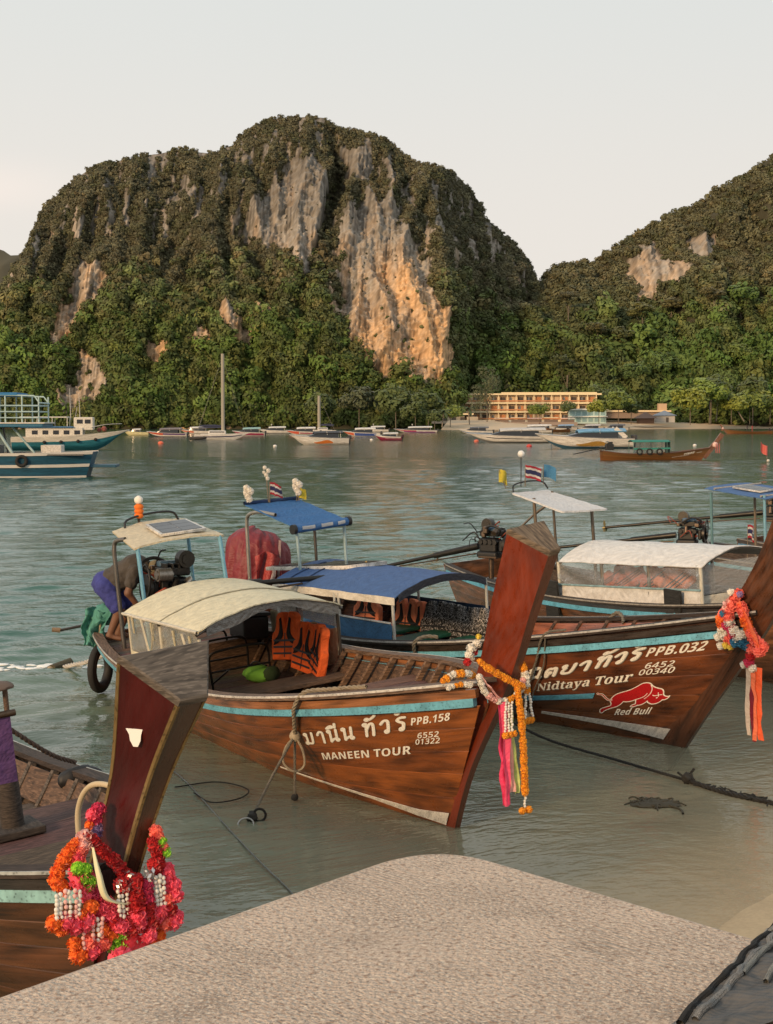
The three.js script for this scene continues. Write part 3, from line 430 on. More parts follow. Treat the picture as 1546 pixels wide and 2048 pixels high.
function bull(x, k) {
  x.save(); x.scale(k, k); const P = () => { x.beginPath(); x.moveTo(92, 108); x.bezierCurveTo(84, 92, 96, 70, 120, 62); x.bezierCurveTo(150, 54, 168, 48, 190, 26); x.bezierCurveTo(204, 14, 226, 18, 238, 30); x.bezierCurveTo(252, 44, 270, 50, 286, 54); x.bezierCurveTo(300, 58, 308, 70, 312, 84); x.bezierCurveTo(322, 92, 334, 98, 342, 92); x.bezierCurveTo(344, 106, 332, 112, 320, 110); x.bezierCurveTo(318, 122, 300, 132, 282, 128); x.bezierCurveTo(272, 124, 262, 120, 258, 112); x.bezierCurveTo(252, 124, 240, 134, 224, 132); x.bezierCurveTo(214, 140, 206, 142, 196, 138); x.bezierCurveTo(192, 130, 204, 128, 212, 124); x.bezierCurveTo(208, 114, 206, 108, 204, 102); x.bezierCurveTo(186, 112, 168, 114, 152, 110); x.bezierCurveTo(148, 124, 138, 136, 120, 140); x.bezierCurveTo(104, 146, 84, 150, 76, 168); x.bezierCurveTo(66, 170, 60, 162, 58, 150); x.bezierCurveTo(66, 138, 88, 136, 100, 130); x.bezierCurveTo(104, 122, 98, 116, 92, 108); x.closePath(); };
  x.lineJoin = 'round'; P(); x.fillStyle = '#a80d14'; x.fill(); P(); x.strokeStyle = WHITE; x.lineWidth = 4.5; x.stroke();
  x.beginPath(); x.moveTo(94, 100); x.bezierCurveTo(70, 100, 62, 84, 44, 70); x.bezierCurveTo(34, 62, 24, 68, 16, 60); x.lineWidth = 9; x.strokeStyle = WHITE; x.stroke(); x.lineWidth = 4; x.strokeStyle = '#a80d14'; x.stroke();
  x.strokeStyle = WHITE; x.lineWidth = 3.5; x.beginPath(); x.moveTo(238, 34); x.bezierCurveTo(262, 60, 256, 84, 240, 100); x.moveTo(268, 84); x.bezierCurveTo(276, 92, 290, 84, 306, 84); x.moveTo(286, 74); x.lineTo(296, 92); x.moveTo(204, 102); x.bezierCurveTo(222, 96, 238, 92, 240, 74); x.stroke();
  x.fillStyle = WHITE; x.beginPath(); x.arc(292, 98, 3.5, 0, 7); x.fill(); x.restore();
}
function lettersNidtaya(x, w, h) {
  x.lineCap = x.lineJoin = 'round'; x.save(); x.transform(1, -0.26, -0.16, 1, 44, 0);
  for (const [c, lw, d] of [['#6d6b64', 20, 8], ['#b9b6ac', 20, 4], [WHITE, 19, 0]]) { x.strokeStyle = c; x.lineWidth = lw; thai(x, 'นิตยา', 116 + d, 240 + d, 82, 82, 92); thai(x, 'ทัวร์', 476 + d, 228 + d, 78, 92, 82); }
  x.restore();
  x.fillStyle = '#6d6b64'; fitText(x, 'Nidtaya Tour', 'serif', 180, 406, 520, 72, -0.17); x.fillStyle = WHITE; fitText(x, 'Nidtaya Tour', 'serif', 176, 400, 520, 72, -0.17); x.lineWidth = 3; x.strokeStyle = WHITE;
  fitText(x, 'PPB.032', 'sans-serif', 705, 128, 262, 68, -0.06);
  fitText(x, '6452', 'monospace', 730, 220, 140, 42, -0.06); fitText(x, '00340', 'monospace', 716, 270, 172, 42, -0.06);
  x.save(); x.transform(1.2, -0.10, 0, 1.55, 528, 322); bull(x, 1.0); x.restore();
  x.fillStyle = WHITE; fitText(x, 'Red Bull', 'sans-serif', 690, 588, 200, 50, -0.10);
}
// ---------------------------------------------------------------- the boat with the cream roof, in the middle
const cM = { x0: 0.811, z0: -11.364, th: -1.09, L: 7.9, bm: 0.993, Lb: 3.008, hm: 0.714, hb: 1.279, hs: 0.06, am: 5.383, rake: 0.75, bwf: 0.473, roll: 0.101, seed: 31 };
const POST = (r, g, b) => M('varnish', r, g, b, { map: postTone, bumpScale: 0.0006, clearcoat: 0.7 });
const boatM = boatFrame(cM, 'longtail_boat', 'varnished brown boat lettered MANEEN TOUR with a cream roof');
const HM = longtailHull(boatM, cM, { wood: [0.30, 0.088, 0.017], inner: [0.13, 0.075, 0.045], cap: [0.20, 0.13, 0.09], edge: [0.6, 0.58, 0.55], wale: [0.36, 0.15, 0.06], blue: [0.14, 0.42, 0.56], ribs: [0.07, 0.92, 0.048], ribC: [0.22, 0.13, 0.075],
  decks: [[1.0, 3.35, 0.74, 0.26, [0.16, 0.085, 0.05]], [-2.4, -0.9, 0.40, 0.12, [0.19, 0.12, 0.075]], [-3.9, -2.45, 0.70, 0.16, [0.16, 0.1, 0.065]], [-0.2, 1.0, 0.08, 0.15, [0.12, 0.08, 0.05]]], thwarts: [[-0.55, 0.52, 0.42, [0.16, 0.1, 0.065]]] });
const stemM = stemPost(boatM, [
  [[3.10, -0.3, 0.03], [3.10, -0.3, -0.02], [2.82, -0.3, -0.07], [2.82, -0.3, 0.08]],
  [[3.55, 0.5, 0.02], [3.55, 0.5, -0.035], [3.30, 0.55, -0.11], [3.30, 0.55, 0.07]],
  [[4.03, 1.28, -0.12], [4.03, 1.28, -0.19], [3.75, 1.34, -0.30], [3.75, 1.34, -0.02]],
  [[4.27, 1.78, -0.185], [4.27, 1.78, -0.265], [3.98, 1.9, -0.36], [3.98, 1.9, -0.06]],
  [[4.5, 2.24, -0.245], [4.5, 2.25, -0.335], [4.2, 2.42, -0.41], [4.2, 2.40, -0.10]]], POST(0.20, 0.030, 0.007), M('wood', 0.19, 0.145, 0.1), null, POST(0.10, 0.025, 0.010));
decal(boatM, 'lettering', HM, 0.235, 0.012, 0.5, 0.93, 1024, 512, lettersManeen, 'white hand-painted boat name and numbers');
stripe(boatM, 'waterline_stripe', HM, [[0.004, 0.2, 0.27], [0.05, 0.225, 0.265], [0.13, 0.285, 0.303], [0.30, 0.385, 0.395]], M('paint', 0.78, 0.75, 0.68));
part(boatM, 'bulkhead', boxAt(0.03, 0.34, 1.5, -2.44, 0.54, 0, 0.006), M('wood', 0.17, 0.10, 0.06));
{
  const cream = M('cloth', 0.72, 0.655, 0.46), trim = M('cloth', 0.30, 0.27, 0.2), film = M('film', 0.8, 0.8, 0.76), fr = [[0.30, 1.36, 0.93], [-0.45, 1.24, -0.93], [-2.7, 1.27, -0.93], [-1.94, 1.29, 0.93]];
  const f = roofSheet(boatM, 'canopy', fr, 0.17, cream, { seed: 3 });
  const seam = (u) => part(boatM, 'canopy_seam', tube(Array.from({ length: 13 }, (_, k) => f(u, k / 12).add(V(0, 0.006, 0))), 0.009, 30, 5), M('cloth', 0.55, 0.5, 0.36)); seam(0.52);
  part(boatM, 'canopy_piping', tube(Array.from({ length: 13 }, (_, k) => f(k / 12, 0).add(V(0, -0.006, 0.004))), 0.017, 30, 6), M('cloth', 0.75, 0.71, 0.6));
  part(boatM, 'canopy_hoop', mg([0.98, 0.5, 0.03].map((u) => tube(Array.from({ length: 13 }, (_, k) => f(u, k / 12).add(V(0, -0.035, 0))), 0.016, 30, 6))), M('metal', 0.16, 0.15, 0.14));
  part(boatM, 'rolled_awning', sheet((u, v) => f(0.985, lerp(0.06, 0.97, u)).add(V(0.01, -0.02 - 0.11 * v * (0.7 + 0.3 * Math.sin(u * 9)), 0)), 24, 3, 0.004, 2, 0.2), M('film', 0.35, 0.34, 0.32, { roughness: 0.3, transmission: 0.5 }));
  const sk = sheet((u, v) => V(lerp(-1.78, 0.24, u) , lerp(0.78, lerp(1.285, 1.35, u), v), 0.92 + 0.018 * n2(u * 6, v * 4)), 24, 8, 0.003, 2, 0.5);
  part(boatM, 'side_curtain', sk, M('film', 0.86, 0.85, 0.8, { transmission: 0.88, roughness: 0.12 }));
  part(boatM, 'curtain_hem', sheet((u, v) => V(lerp(-1.78, 0.24, u), lerp(0.75, 0.92, v), 0.932 + 0.012 * n2(u * 6, 0)), 16, 2, 0.004, 2, 0.2), cream);
  for (const x of [-1.6, -1.0, -0.35, 0.1]) part(boatM, 'curtain_strap', bar(V(x, 1.3, 0.945), V(x + 0.03, 1.12, 0.945), 0.016, 0.01, 6), M('cloth', 0.62, 0.56, 0.38));
  for (const [x, x2] of [[-1.3, -1.1], [-0.9, -1.1], [-0.1, 0.16]]) part(boatM, 'curtain_strap', beam(V(x, 1.3, 0.95), V(x2, 0.92, 0.95), 0.02, 0.004), M('cloth', 0.7, 0.65, 0.5));
  for (const [x, z, y0] of [[0.24, 0.9, 0.62], [-0.8, 0.92, 0.62], [-1.85, 0.9, 0.62], [-0.55, -0.9, 0.62], [-1.6, -0.92, 0.62], [-2.6, -0.88, 0.62]]) pole(boatM, [x, y0, z], [x, 1.28, z], 0.017, z > 0 ? M('paint', 0.6, 0.57, 0.46) : M('metal', 0.1, 0.09, 0.08));
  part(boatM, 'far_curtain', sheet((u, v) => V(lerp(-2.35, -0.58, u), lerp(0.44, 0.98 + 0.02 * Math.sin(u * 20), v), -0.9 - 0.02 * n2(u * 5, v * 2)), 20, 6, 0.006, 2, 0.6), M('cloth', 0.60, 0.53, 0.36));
  part(boatM, 'far_curtain_window', sheet((u, v) => V(lerp(-2.35, -0.58, u), lerp(1.0, 1.22, v), -0.91), 12, 3, 0.003), M('film', 0.75, 0.77, 0.78));
  for (const x of [-2.5, -1.9, -1.3]) part(boatM, 'seat_frame', mg([tube([V(x, 0.42, 0.25), V(x, 0.8, 0.25), V(x + 0.02, 0.83, 0.2), V(x + 0.02, 0.83, -0.35), V(x, 0.78, -0.4), V(x, 0.42, -0.4)], 0.013, 40, 6), bar(V(x, 0.62, 0.25), V(x, 0.62, -0.4), 0.011), bar(V(x, 0.5, 0.25), V(x + 0.5, 0.72, 0.25), 0.011)]), M('metal', 0.03, 0.028, 0.026));
  part(boatM, 'side_board', beam(V(-2.3, 0.44, 0.42), V(-0.6, 0.44, 0.55), 0.02, 0.12), M('paint', 0.30, 0.32, 0.36));
  // stern shelter
  const g2 = roofSheet(boatM, 'stern_roof', [[-2.52, 1.88, 0.55], [-2.62, 1.88, -0.55], [-3.66, 2.01, -0.5], [-3.42, 2.01, 0.5]], 0.05, M('cloth', 0.66, 0.58, 0.42), { seed: 8, th: 0.02 });
  solarPanel(boatM, g2, 0.3, 0.86, 0.34, 0.86, 0.02);
  pole(boatM, [-3.1, 0.7, 0.6], [-3.1, 1.84, 0.6], 0.026, M('metal', 0.2, 0.19, 0.18)); part(boatM, 'canopy_pole', tube([V(-3.1, 1.8, 0.6), V(-3.08, 1.92, 0.58), V(-2.95, 1.95, 0.5)], 0.026, 12, 8), M('metal', 0.2, 0.19, 0.18));
  pole(boatM, [-2.46, 0.72, 0.5], [-2.55, 1.88, 0.5], 0.024, M('paint', 0.16, 0.40, 0.56)); pole(boatM, [-2.5, 0.9, -0.5], [-2.64, 1.88, -0.5], 0.024, M('paint', 0.16, 0.40, 0.56)); pole(boatM, [-3.5, 0.7, -0.45], [-3.55, 2.0, -0.45], 0.022, M('paint', 0.16, 0.40, 0.56));
  part(boatM, 'roof_rail', tube([V(-3.4, 2.02, 0.35), V(-3.44, 2.1, 0.32), V(-3.55, 2.12, -0.3), V(-3.56, 2.02, -0.36)], 0.014, 24, 6), IRON);
}
const wM = (x, y, z) => boatM.localToWorld(V(x, y, z));
{ const e = engine('black diesel engine on the stern of the MANEEN TOUR boat', wM(-3.1, 0.98, 0), 0.55, [2.6, 0.35, 0], 5, false); e.rotation.z = 0; }
// ---------------------------------------------------------------- the boat with the blue roof
const cN = { x0: 3.538, z0: -14.195, th: -0.895, L: 8.471, bm: 0.913, Lb: 4.678, hm: 0.746, hb: 1.45, hs: 0.092, am: 5.374, rake: 1.199, bwf: 0.435, roll: 0.071, seed: 47 };
const boatN = boatFrame(cN, 'longtail_boat', 'brown boat lettered Nidtaya Tour with blue roofs and a red bull painted on its bow');
const HN = longtailHull(boatN, cN, { wood: [0.195, 0.06, 0.017], inner: [0.12, 0.055, 0.035], cap: [0.05, 0.035, 0.028], edge: [0.45, 0.45, 0.44], wale: [0.04, 0.028, 0.022], blue: [0.15, 0.46, 0.62], ribs: [0.1, 0.9, 0.055], ribC: [0.10, 0.055, 0.035], blueT: 0.895,
  decks: [[1.9, 3.4, 0.92, 0.3, [0.10, 0.06, 0.045]], [-4.2, -2.9, 0.6, 0.18, [0.15, 0.07, 0.045]], [-2.9, 1.9, 0.2, 0.2, [0.13, 0.07, 0.045]]] });
for (const side of [1, -1]) part(boatN, 'inner_wale', sheet((u, v) => HN.pt(lerp(0.12, 0.62, u), lerp(0.82, 0.97, v), side, -0.09), 24, 1, 0.02, 4, 0.2), M('varnish', 0.36, 0.12, 0.06));
stemPost(boatN, [
  [[3.0, -0.3, 0.03], [3.0, -0.3, -0.03], [2.66, -0.3, -0.08], [2.66, -0.3, 0.08]],
  [[3.50, 0.35, 0.02], [3.50, 0.35, -0.03], [3.05, 0.4, -0.10], [3.05, 0.4, 0.09]],
  [[4.24, 1.28, 0.0], [4.24, 1.28, -0.06], [3.82, 1.34, -0.15], [3.82, 1.34, 0.12]],
  [[4.55, 1.78, -0.01], [4.55, 1.78, -0.09], [4.22, 1.92, -0.2], [4.22, 1.92, 0.1]],
  [[4.82, 2.36, -0.03], [4.82, 2.36, -0.11], [4.50, 2.5, -0.24], [4.50, 2.5, 0.09]]], M('varnish', 0.12, 0.045, 0.02), M('wood', 0.12, 0.09, 0.07), null);
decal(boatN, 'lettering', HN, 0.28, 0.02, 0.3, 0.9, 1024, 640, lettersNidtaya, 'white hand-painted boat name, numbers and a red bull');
stripe(boatN, 'lower_blue_stripe', HN, [[0.145, 0.475, 0.515], [0.25, 0.435, 0.475], [0.8, 0.40, 0.44]], M('paint', 0.12, 0.42, 0.62));
stripe(boatN, 'waterline_stripe', HN, [[0.012, 0.205, 0.275], [0.1, 0.265, 0.305], [0.22, 0.325, 0.345]], M('paint', 0.72, 0.69, 0.64));
{
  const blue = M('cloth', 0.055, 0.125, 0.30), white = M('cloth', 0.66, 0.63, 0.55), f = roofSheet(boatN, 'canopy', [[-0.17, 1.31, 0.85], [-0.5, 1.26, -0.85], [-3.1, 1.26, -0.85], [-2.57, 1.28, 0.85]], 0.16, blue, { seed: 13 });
  part(boatN, 'canopy_valance', sheet((u, v) => f(u, 0).add(V(0, -0.085 * v, 0.012 * Math.sin(u * 22) * v + 0.006)), 40, 2, 0.005, 2.4, 0.1), white);
  part(boatN, 'canopy_hoop', mg([0.985, 0.6, 0.25].map((u) => tube(Array.from({ length: 13 }, (_, k) => f(u, k / 12).add(V(0, -0.035, 0))), 0.018, 30, 6))), M('metal', 0.06, 0.06, 0.06));
  part(boatN, 'rolled_awning', sheet((u, v) => f(1, lerp(0.03, 0.97, u)).add(V(0.012, 0.0 - 0.085 * v, 0)), 24, 2, 0.008, 2, 0.2), M('cloth', 0.03, 0.035, 0.05));
  for (const u of [0.1, 0.22]) part(boatN, 'canopy_seam', tube(Array.from({ length: 9 }, (_, k) => f(u, k / 16).add(V(0, 0.006, 0))), 0.008, 20, 5), M('cloth', 0.03, 0.07, 0.18));
  for (const [x, z, y0] of [[-0.24, 0.83, 0.68], [-1.3, 0.85, 0.68], [-1.22, 0.85, 0.68], [-2.5, 0.83, 0.7], [-0.5, -0.82, 0.75], [-1.8, -0.84, 0.75], [-3.0, -0.8, 0.75]]) pole(boatN, [x, y0, z], [x, 1.27, z], 0.018, M('paint', 0.5, 0.52, 0.5));
  part(boatN, 'side_board', sheet((u, v) => V(lerp(-1.95, -0.26, u), lerp(0.76, 1.0, v), 0.86), 6, 2, 0.015, 1.2, 0.3), M('paint', 0.045, 0.15, 0.32));
  part(boatN, 'side_board_edge', beam(V(-1.95, 1.01, 0.86), V(-0.26, 1.01, 0.86), 0.03, 0.015), M('paint', 0.65, 0.66, 0.64));
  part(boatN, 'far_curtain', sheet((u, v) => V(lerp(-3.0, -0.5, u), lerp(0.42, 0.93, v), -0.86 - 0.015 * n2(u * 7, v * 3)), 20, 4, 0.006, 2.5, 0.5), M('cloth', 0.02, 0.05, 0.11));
  for (const x of [-1.75, -1.1, -0.45]) part(boatN, 'bench_seat', boxAt(0.36, 0.05, 1.2, x, 0.58, -0.1, 0.02), M('paint', 0.015, 0.13, 0.075));
  const g2 = roofSheet(boatN, 'stern_roof', [[-2.54, 1.94, 0.5], [-2.6, 1.94, -0.36], [-3.6, 2.15, -0.36], [-3.61, 2.17, 0.5]], 0.0, M('cloth', 0.035, 0.145, 0.37), { seed: 21, sag: 0.03, th: 0.015 });
  part(boatN, 'roof_roll', tube([g2(1, 0), g2(1, 0.5), g2(1, 1)].map((p) => p.clone().add(V(0.02, -0.03, 0))), 0.052, 10, 14), M('cloth', 0.045, 0.15, 0.38)); 
  for (const v of [0, 1]) { const p = g2(1, v).add(V(0.02, -0.03, v ? -0.02 : 0.02)); part(boatN, 'roll_end_cap', new THREE.CylinderGeometry(0.062, 0.062, 0.045, 18).rotateX(Math.PI / 2).translate(p.x, p.y, p.z), BLACK); }
  for (const [a, b] of [[0.1, 0.34], [0.46, 0.68], [0.78, 0.92]]) part(boatN, 'pale_print', sheet((u, v) => { const p = g2(1, lerp(a, b, u)); const an = 0.2 + 0.8 * v; return p.add(V(0.02 + 0.055 * Math.cos(an - 0.5), -0.03 + 0.055 * Math.sin(an - 0.5), 0)); }, 8, 4, 0.002), M('cloth', 0.6, 0.66, 0.72));
  part(boatN, 'roof_back_bar', tube([g2(0, 0), g2(0, 1)].map((p) => p.add(V(-0.02, 0.02, 0))), 0.024, 4, 8), M('cloth', 0.02, 0.05, 0.14));
  const lb = M('paint', 0.35, 0.5, 0.54); pole(boatN, [-2.55, 1.0, 0.42], [-2.56, 1.92, 0.45], 0.02, lb); pole(boatN, [-2.62, 1.0, -0.34], [-2.62, 1.92, -0.34], 0.02, lb); pole(boatN, [-3.3, 0.9, -0.36], [-3.3, 2.06, -0.36], 0.02, M('metal', 0.14, 0.13, 0.12)); pole(boatN, [-3.62, 0.8, 0.5], [-3.6, 1.9, 0.5], 0.024, STEEL);
  part(boatN, 'canopy_pole', tube([V(-3.6, 1.88, 0.5), V(-3.57, 2.02, 0.5), V(-3.4, 2.08, 0.48), V(-3.0, 2.06, 0.45)], 0.024, 20, 8), STEEL);
  // solar panel lying over the back of the roof
  const at = flat(V(-3.3, 1.37, 0.45), V(-1.85, 1.47, 0.28), V(-1.75, 1.46, -0.32), V(-3.1, 1.38, -0.2)), pn = part(boatN, 'solar_panel', sheet(at, 1, 1, 0.045), M('metal', 0.72, 0.72, 0.7, { metalness: 0.3 }));
  for (let i = 0; i < 4; i++) part(pn, 'solar_cell', sheet((u, v) => at(lerp(0.03 + i * 0.24, 0.25 + i * 0.24, u), lerp(0.06, 0.94, v)).add(V(0, 0.01, 0)), 1, 1, 0.003), M('plain', 0.02, 0.022, 0.03, { roughness: 0.2 }));
}
const wN = (x, y, z) => boatN.localToWorld(V(x, y, z));
// ---------------------------------------------------------------- the boat with the white roof, behind it
const cW = { x0: 5.65, z0: -17.0, th: -1.161, L: 10.4, bm: 0.82, Lb: 3.6, hm: 0.72, hb: 1.28, hs: 0.1, am: 6.6, rake: 0.8, bwf: 0.54, roll: 0.086, seed: 61 };
const boatW = boatFrame(cW, 'longtail_boat', 'brown boat with a white tunnel roof and clear side curtains behind the blue roofed boat');
const HW = longtailHull(boatW, cW, { wood: [0.24, 0.10, 0.04], inner: [0.1, 0.07, 0.05], cap: [0.045, 0.035, 0.03], edge: [0.35, 0.33, 0.3], wale: [0.04, 0.03, 0.026], blue: [0.13, 0.44, 0.64], decks: [[-5, 4, 0.42, 0.35, [0.14, 0.10, 0.075]]], strakes: [0, 0.25, 0.45, 0.62, 0.76, 0.88] });
stemPost(boatW, [
  [[4.2, -0.3, 0.03], [4.2, -0.3, -0.03], [3.9, -0.3, -0.08], [3.9, -0.3, 0.08]],
  [[5.0, 1.0, 0.03], [5.0, 1.0, -0.05], [4.7, 1.06, -0.12], [4.7, 1.06, 0.1]],
  [[5.7, 2.1, 0.0], [5.7, 2.1, -0.1], [5.4, 2.25, -0.16], [5.4, 2.25, 0.08]]], M('varnish', 0.2, 0.07, 0.03), M('wood', 0.12, 0.09, 0.07), null);
{
  const white = M('cloth', 0.74, 0.73, 0.70), cream = M('cloth', 0.62, 0.58, 0.48), film = M('film', 0.86, 0.87, 0.86);
  const f = roofSheet(boatW, 'canopy', [[2.62, 1.46, 0.72], [2.3, 1.42, -0.72], [-1.35, 1.26, -0.72], [-0.95, 1.24, 0.72]], 0.20, white, { seed: 33, sag: 0.015 });
  const yb = (u) => lerp(0.70, 0.95, u), yt = (u) => lerp(1.24, 1.46, u), X = (u) => lerp(-0.98, 2.6, u);
  part(boatW, 'side_skirt', sheet((u, v) => V(X(u), lerp(yb(u), lerp(0.90, 1.17, u), v), 0.73 + 0.012 * n2(u * 5, v)), 24, 4, 0.006, 3.5, 0.25), white);
  part(boatW, 'skirt_edge', beam(V(X(0), 0.905, 0.745), V(X(1), 1.175, 0.745), 0.02, 0.022), M('paint', 0.28, 0.45, 0.5));
  part(boatW, 'clear_curtain', sheet((u, v) => { const b = lerp(0.9, 1.17, u); const fold = 0.035 * Math.sin(20 * (u + v * 0.35) + 3 * n2(u * 3, 1)) * (0.3 + 0.7 * Math.abs(u - 0.4)); return V(X(u), lerp(b, yt(u) - 0.02, v), 0.72 + fold); }, 90, 8, 0.0025, 3.5, 0.4), M('film', 0.93, 0.94, 0.93, { transmission: 0.93, roughness: 0.07, bumpScale: 0.03 }));
  part(boatW, 'front_panel', sheet((u, v) => V(2.5, lerp(0.78, 1.08, v), lerp(0.72, -0.72, u)), 8, 3, 0.008, 1.5, 0.4), cream);
  part(boatW, 'front_window', sheet((u, v) => V(2.5, lerp(1.09, 1.48, v), lerp(0.72, -0.72, u)), 8, 3, 0.003), film);
  part(boatW, 'canopy_hoop', mg([0.99, 0.66, 0.33, 0.01].map((u) => tube(Array.from({ length: 13 }, (_, k) => f(u, k / 12).add(V(0, -0.03, 0))), 0.016, 30, 6))), M('metal', 0.2, 0.19, 0.17));
  for (const [u, z] of [[0, 0.71], [0.33, 0.7], [0.66, 0.7], [0.995, 0.71], [0, -0.71], [0.5, -0.71], [0.98, -0.71]]) pole(boatW, [X(u), 0.6, z], [X(u), yt(u) - 0.01, z], 0.024, z > 0 && (u === 0 || u > 0.9) ? M('paint', 0.66, 0.64, 0.55) : M('metal', 0.3, 0.28, 0.25));
  for (const [x, y] of [[-1.05, 0.55], [2.03, 0.72]]) part(boatW, 'fender_board', sheet((u, v) => V(x + 0.36 * (u - 0.5) + 0.06 * v, y - 0.2 + 0.62 * v, HW.half(x, y) + 0.045 + 0.03 * v), 3, 6, 0.03, 0.4, 0.6), M('wood', 0.028, 0.028, 0.027));
  const f2 = roofSheet(boatW, 'stern_roof', [[-1.13, 1.94, 0.5], [-1.35, 1.87, -0.4], [-3.15, 2.08, -0.4], [-2.65, 2.15, 0.5]], 0.0, M('cloth', 0.70, 0.70, 0.70), { seed: 41, th: 0.025, sag: 0.02 });
  pole(boatW, [-1.64, 0.6, -0.3], [-1.64, 1.9, -0.3], 0.026, M('metal', 0.2, 0.17, 0.14)); pole(boatW, [-2.15, 0.8, 0.4], [-2.15, 2.08, 0.4], 0.026, M('metal', 0.25, 0.2, 0.15)); pole(boatW, [-2.9, 0.8, -0.35], [-2.9, 2.08, -0.35], 0.022, M('metal', 0.2, 0.17, 0.14));
  part(boatW, 'roof_rail', tube([V(-2.8, 2.14, 0.4), V(-2.86, 2.24, 0.36), V(-3.0, 2.23, -0.25), V(-2.98, 2.12, -0.32)], 0.013, 20, 6), IRON);
}
const wW = (x, y, z) => boatW.localToWorld(V(x, y, z));
engine('black engine with blue cover and raised tiller left of the white roof', wW(-4.05, 0.84, 0.0).add(V(-0.22, 0, 0)), 2.55, [2.8, -0.3, 0], 9);
// ---------------------------------------------------------------- two more boats at the right edge
const cX = { x0: 11.2, z0: -22.6, th: -0.97, L: 9.4, bm: 0.85, Lb: 3.6, hm: 0.66, hb: 1.2, hs: 0.1, am: 5.2, rake: 0.8, bwf: 0.54, roll: 0.05, seed: 71 };
const boatX = boatFrame(cX, 'longtail_boat', 'weathered boat with a blue stripe and blue stern roof at the right edge');
longtailHull(boatX, cX, { wood: [0.17, 0.095, 0.06], inner: [0.1, 0.075, 0.06], cap: [0.14, 0.11, 0.09], edge: [0.35, 0.33, 0.3], wale: [0.15, 0.1, 0.07], blue: [0.16, 0.46, 0.62], decks: [[-4.6, 3, 0.5, 0.4, [0.17, 0.125, 0.09]]], strakes: [0, 0.3, 0.6, 0.88] });
stemPost(boatX, [[[3.7, -0.3, 0.03], [3.7, -0.3, -0.03], [3.4, -0.3, -0.08], [3.4, -0.3, 0.08]], [[4.6, 1.0, 0.03], [4.6, 1.0, -0.05], [4.3, 1.06, -0.12], [4.3, 1.06, 0.1]], [[5.2, 2.1, 0.0], [5.2, 2.1, -0.1], [4.9, 2.25, -0.16], [4.9, 2.25, 0.08]]], M('varnish', 0.2, 0.07, 0.03), M('wood', 0.12, 0.09, 0.07), null);
{
  const f = roofSheet(boatX, 'stern_roof', [[-1.9, 1.86, 0.75], [-1.9, 1.86, -0.6], [-3.4, 2.0, -0.6], [-3.4, 2.0, 0.75]], 0.04, M('cloth', 0.07, 0.16, 0.36), { seed: 51 });
  solarPanel(boatX, f, 0.3, 0.75, 0.2, 0.5, 0.02); part(boatX, 'roof_lath', mg([0.15, 0.9].map((u) => bar(f(u, 0.02).add(V(0, 0.02, 0)), f(u, 0.95).add(V(0, 0.02, 0)), 0.02))), M('wood', 0.5, 0.48, 0.44));
  for (const [x, z, m] of [[-3.3, 0.68, [0.12, 0.26, 0.30]], [-2.0, 0.68, [0.2, 0.42, 0.55]], [-3.3, -0.5, [0.2, 0.16, 0.12]], [-2.0, -0.5, [0.2, 0.42, 0.55]]]) pole(boatX, [x, 0.6, z], [x, 1.92, z], 0.026, M('paint', ...m));
  part(boatX, 'blue_locker', mg([boxAt(1.1, 0.05, 0.8, -1.0, 1.28, 0, 0.01), boxAt(0.05, 0.7, 0.05, -1.5, 0.92, 0.38, 0.01), boxAt(0.05, 0.7, 0.05, -0.5, 0.92, 0.38, 0.01), boxAt(1.0, 0.3, 0.03, -1.0, 1.05, 0.38, 0.005)]), M('paint', 0.07, 0.19, 0.42));
}
const wX = (x, y, z) => boatX.localToWorld(V(x, y, z));
engine('black engine with a long shaft behind the white roofed boat', wX(-4.3, 0.72, 0.3), 2.75, [3.2, -0.1, 0], 13, false);
const cY = { ...cX, x0: 13.2, z0: -25.0, seed: 83 };
const boatY = boatFrame(cY, 'longtail_boat', 'dark boat mostly outside the frame at the far right with an engine');
longtailHull(boatY, cY, { wood: [0.13, 0.07, 0.045], inner: [0.1, 0.075, 0.06], cap: [0.1, 0.08, 0.07], edge: [0.3, 0.28, 0.26], wale: [0.1, 0.07, 0.05], blue: [0.12, 0.3, 0.5], decks: [[-4.6, 3, 0.5, 0.5, [0.15, 0.11, 0.08]]], strakes: [0, 0.3, 0.6, 0.88] });
engine('dark engine with a long shaft at the right edge behind the blue poles', boatY.localToWorld(V(-4.2, 1.0, 0)), 2.8, [3.6, -0.1, 0], 17, false);
// ---------------------------------------------------------------- the near boat at the left with the red stem
const cF = { x0: -1.359, z0: -7.57, th: -1.003, L: 8.0, bm: 0.969, Lb: 2.571, hm: 0.559, hb: 0.966, hs: 0.102, am: 5.369, rake: 0.475, bwf: 0.633, roll: 0.088, seed: 97 };
const boatF = boatFrame(cF, 'longtail_boat', 'near dark wooden boat with a deep red stem post hung with bright garlands');
const HF = longtailHull(boatF, cF, { wood: [0.13, 0.055, 0.022], inner: [0.10, 0.07, 0.05], cap: [0.06, 0.042, 0.034], edge: [0.4, 0.44, 0.45], wale: [0.035, 0.025, 0.02], blue: [0.27, 0.52, 0.54], ribs: [0.1, 0.6, 0.06], ribC: [0.13, 0.105, 0.085],
  decks: [[1.35, 3.3, 0.60, 0.42, [0.105, 0.072, 0.05]], [-4, 1.3, 0.0, 0.3, [0.10, 0.075, 0.06]]], thwarts: [[0.6, 0.36, 0.3, [0.12, 0.09, 0.07]], [-0.6, 0.36, 0.3, [0.12, 0.09, 0.07]]] });
part(boatF, 'inner_wale', sheet((u, v) => HF.pt(lerp(0.1, 0.6, u), lerp(0.74, 0.97, v), -1, -0.09), 24, 1, 0.02, 4, 0.2), M('wood', 0.17, 0.105, 0.07));
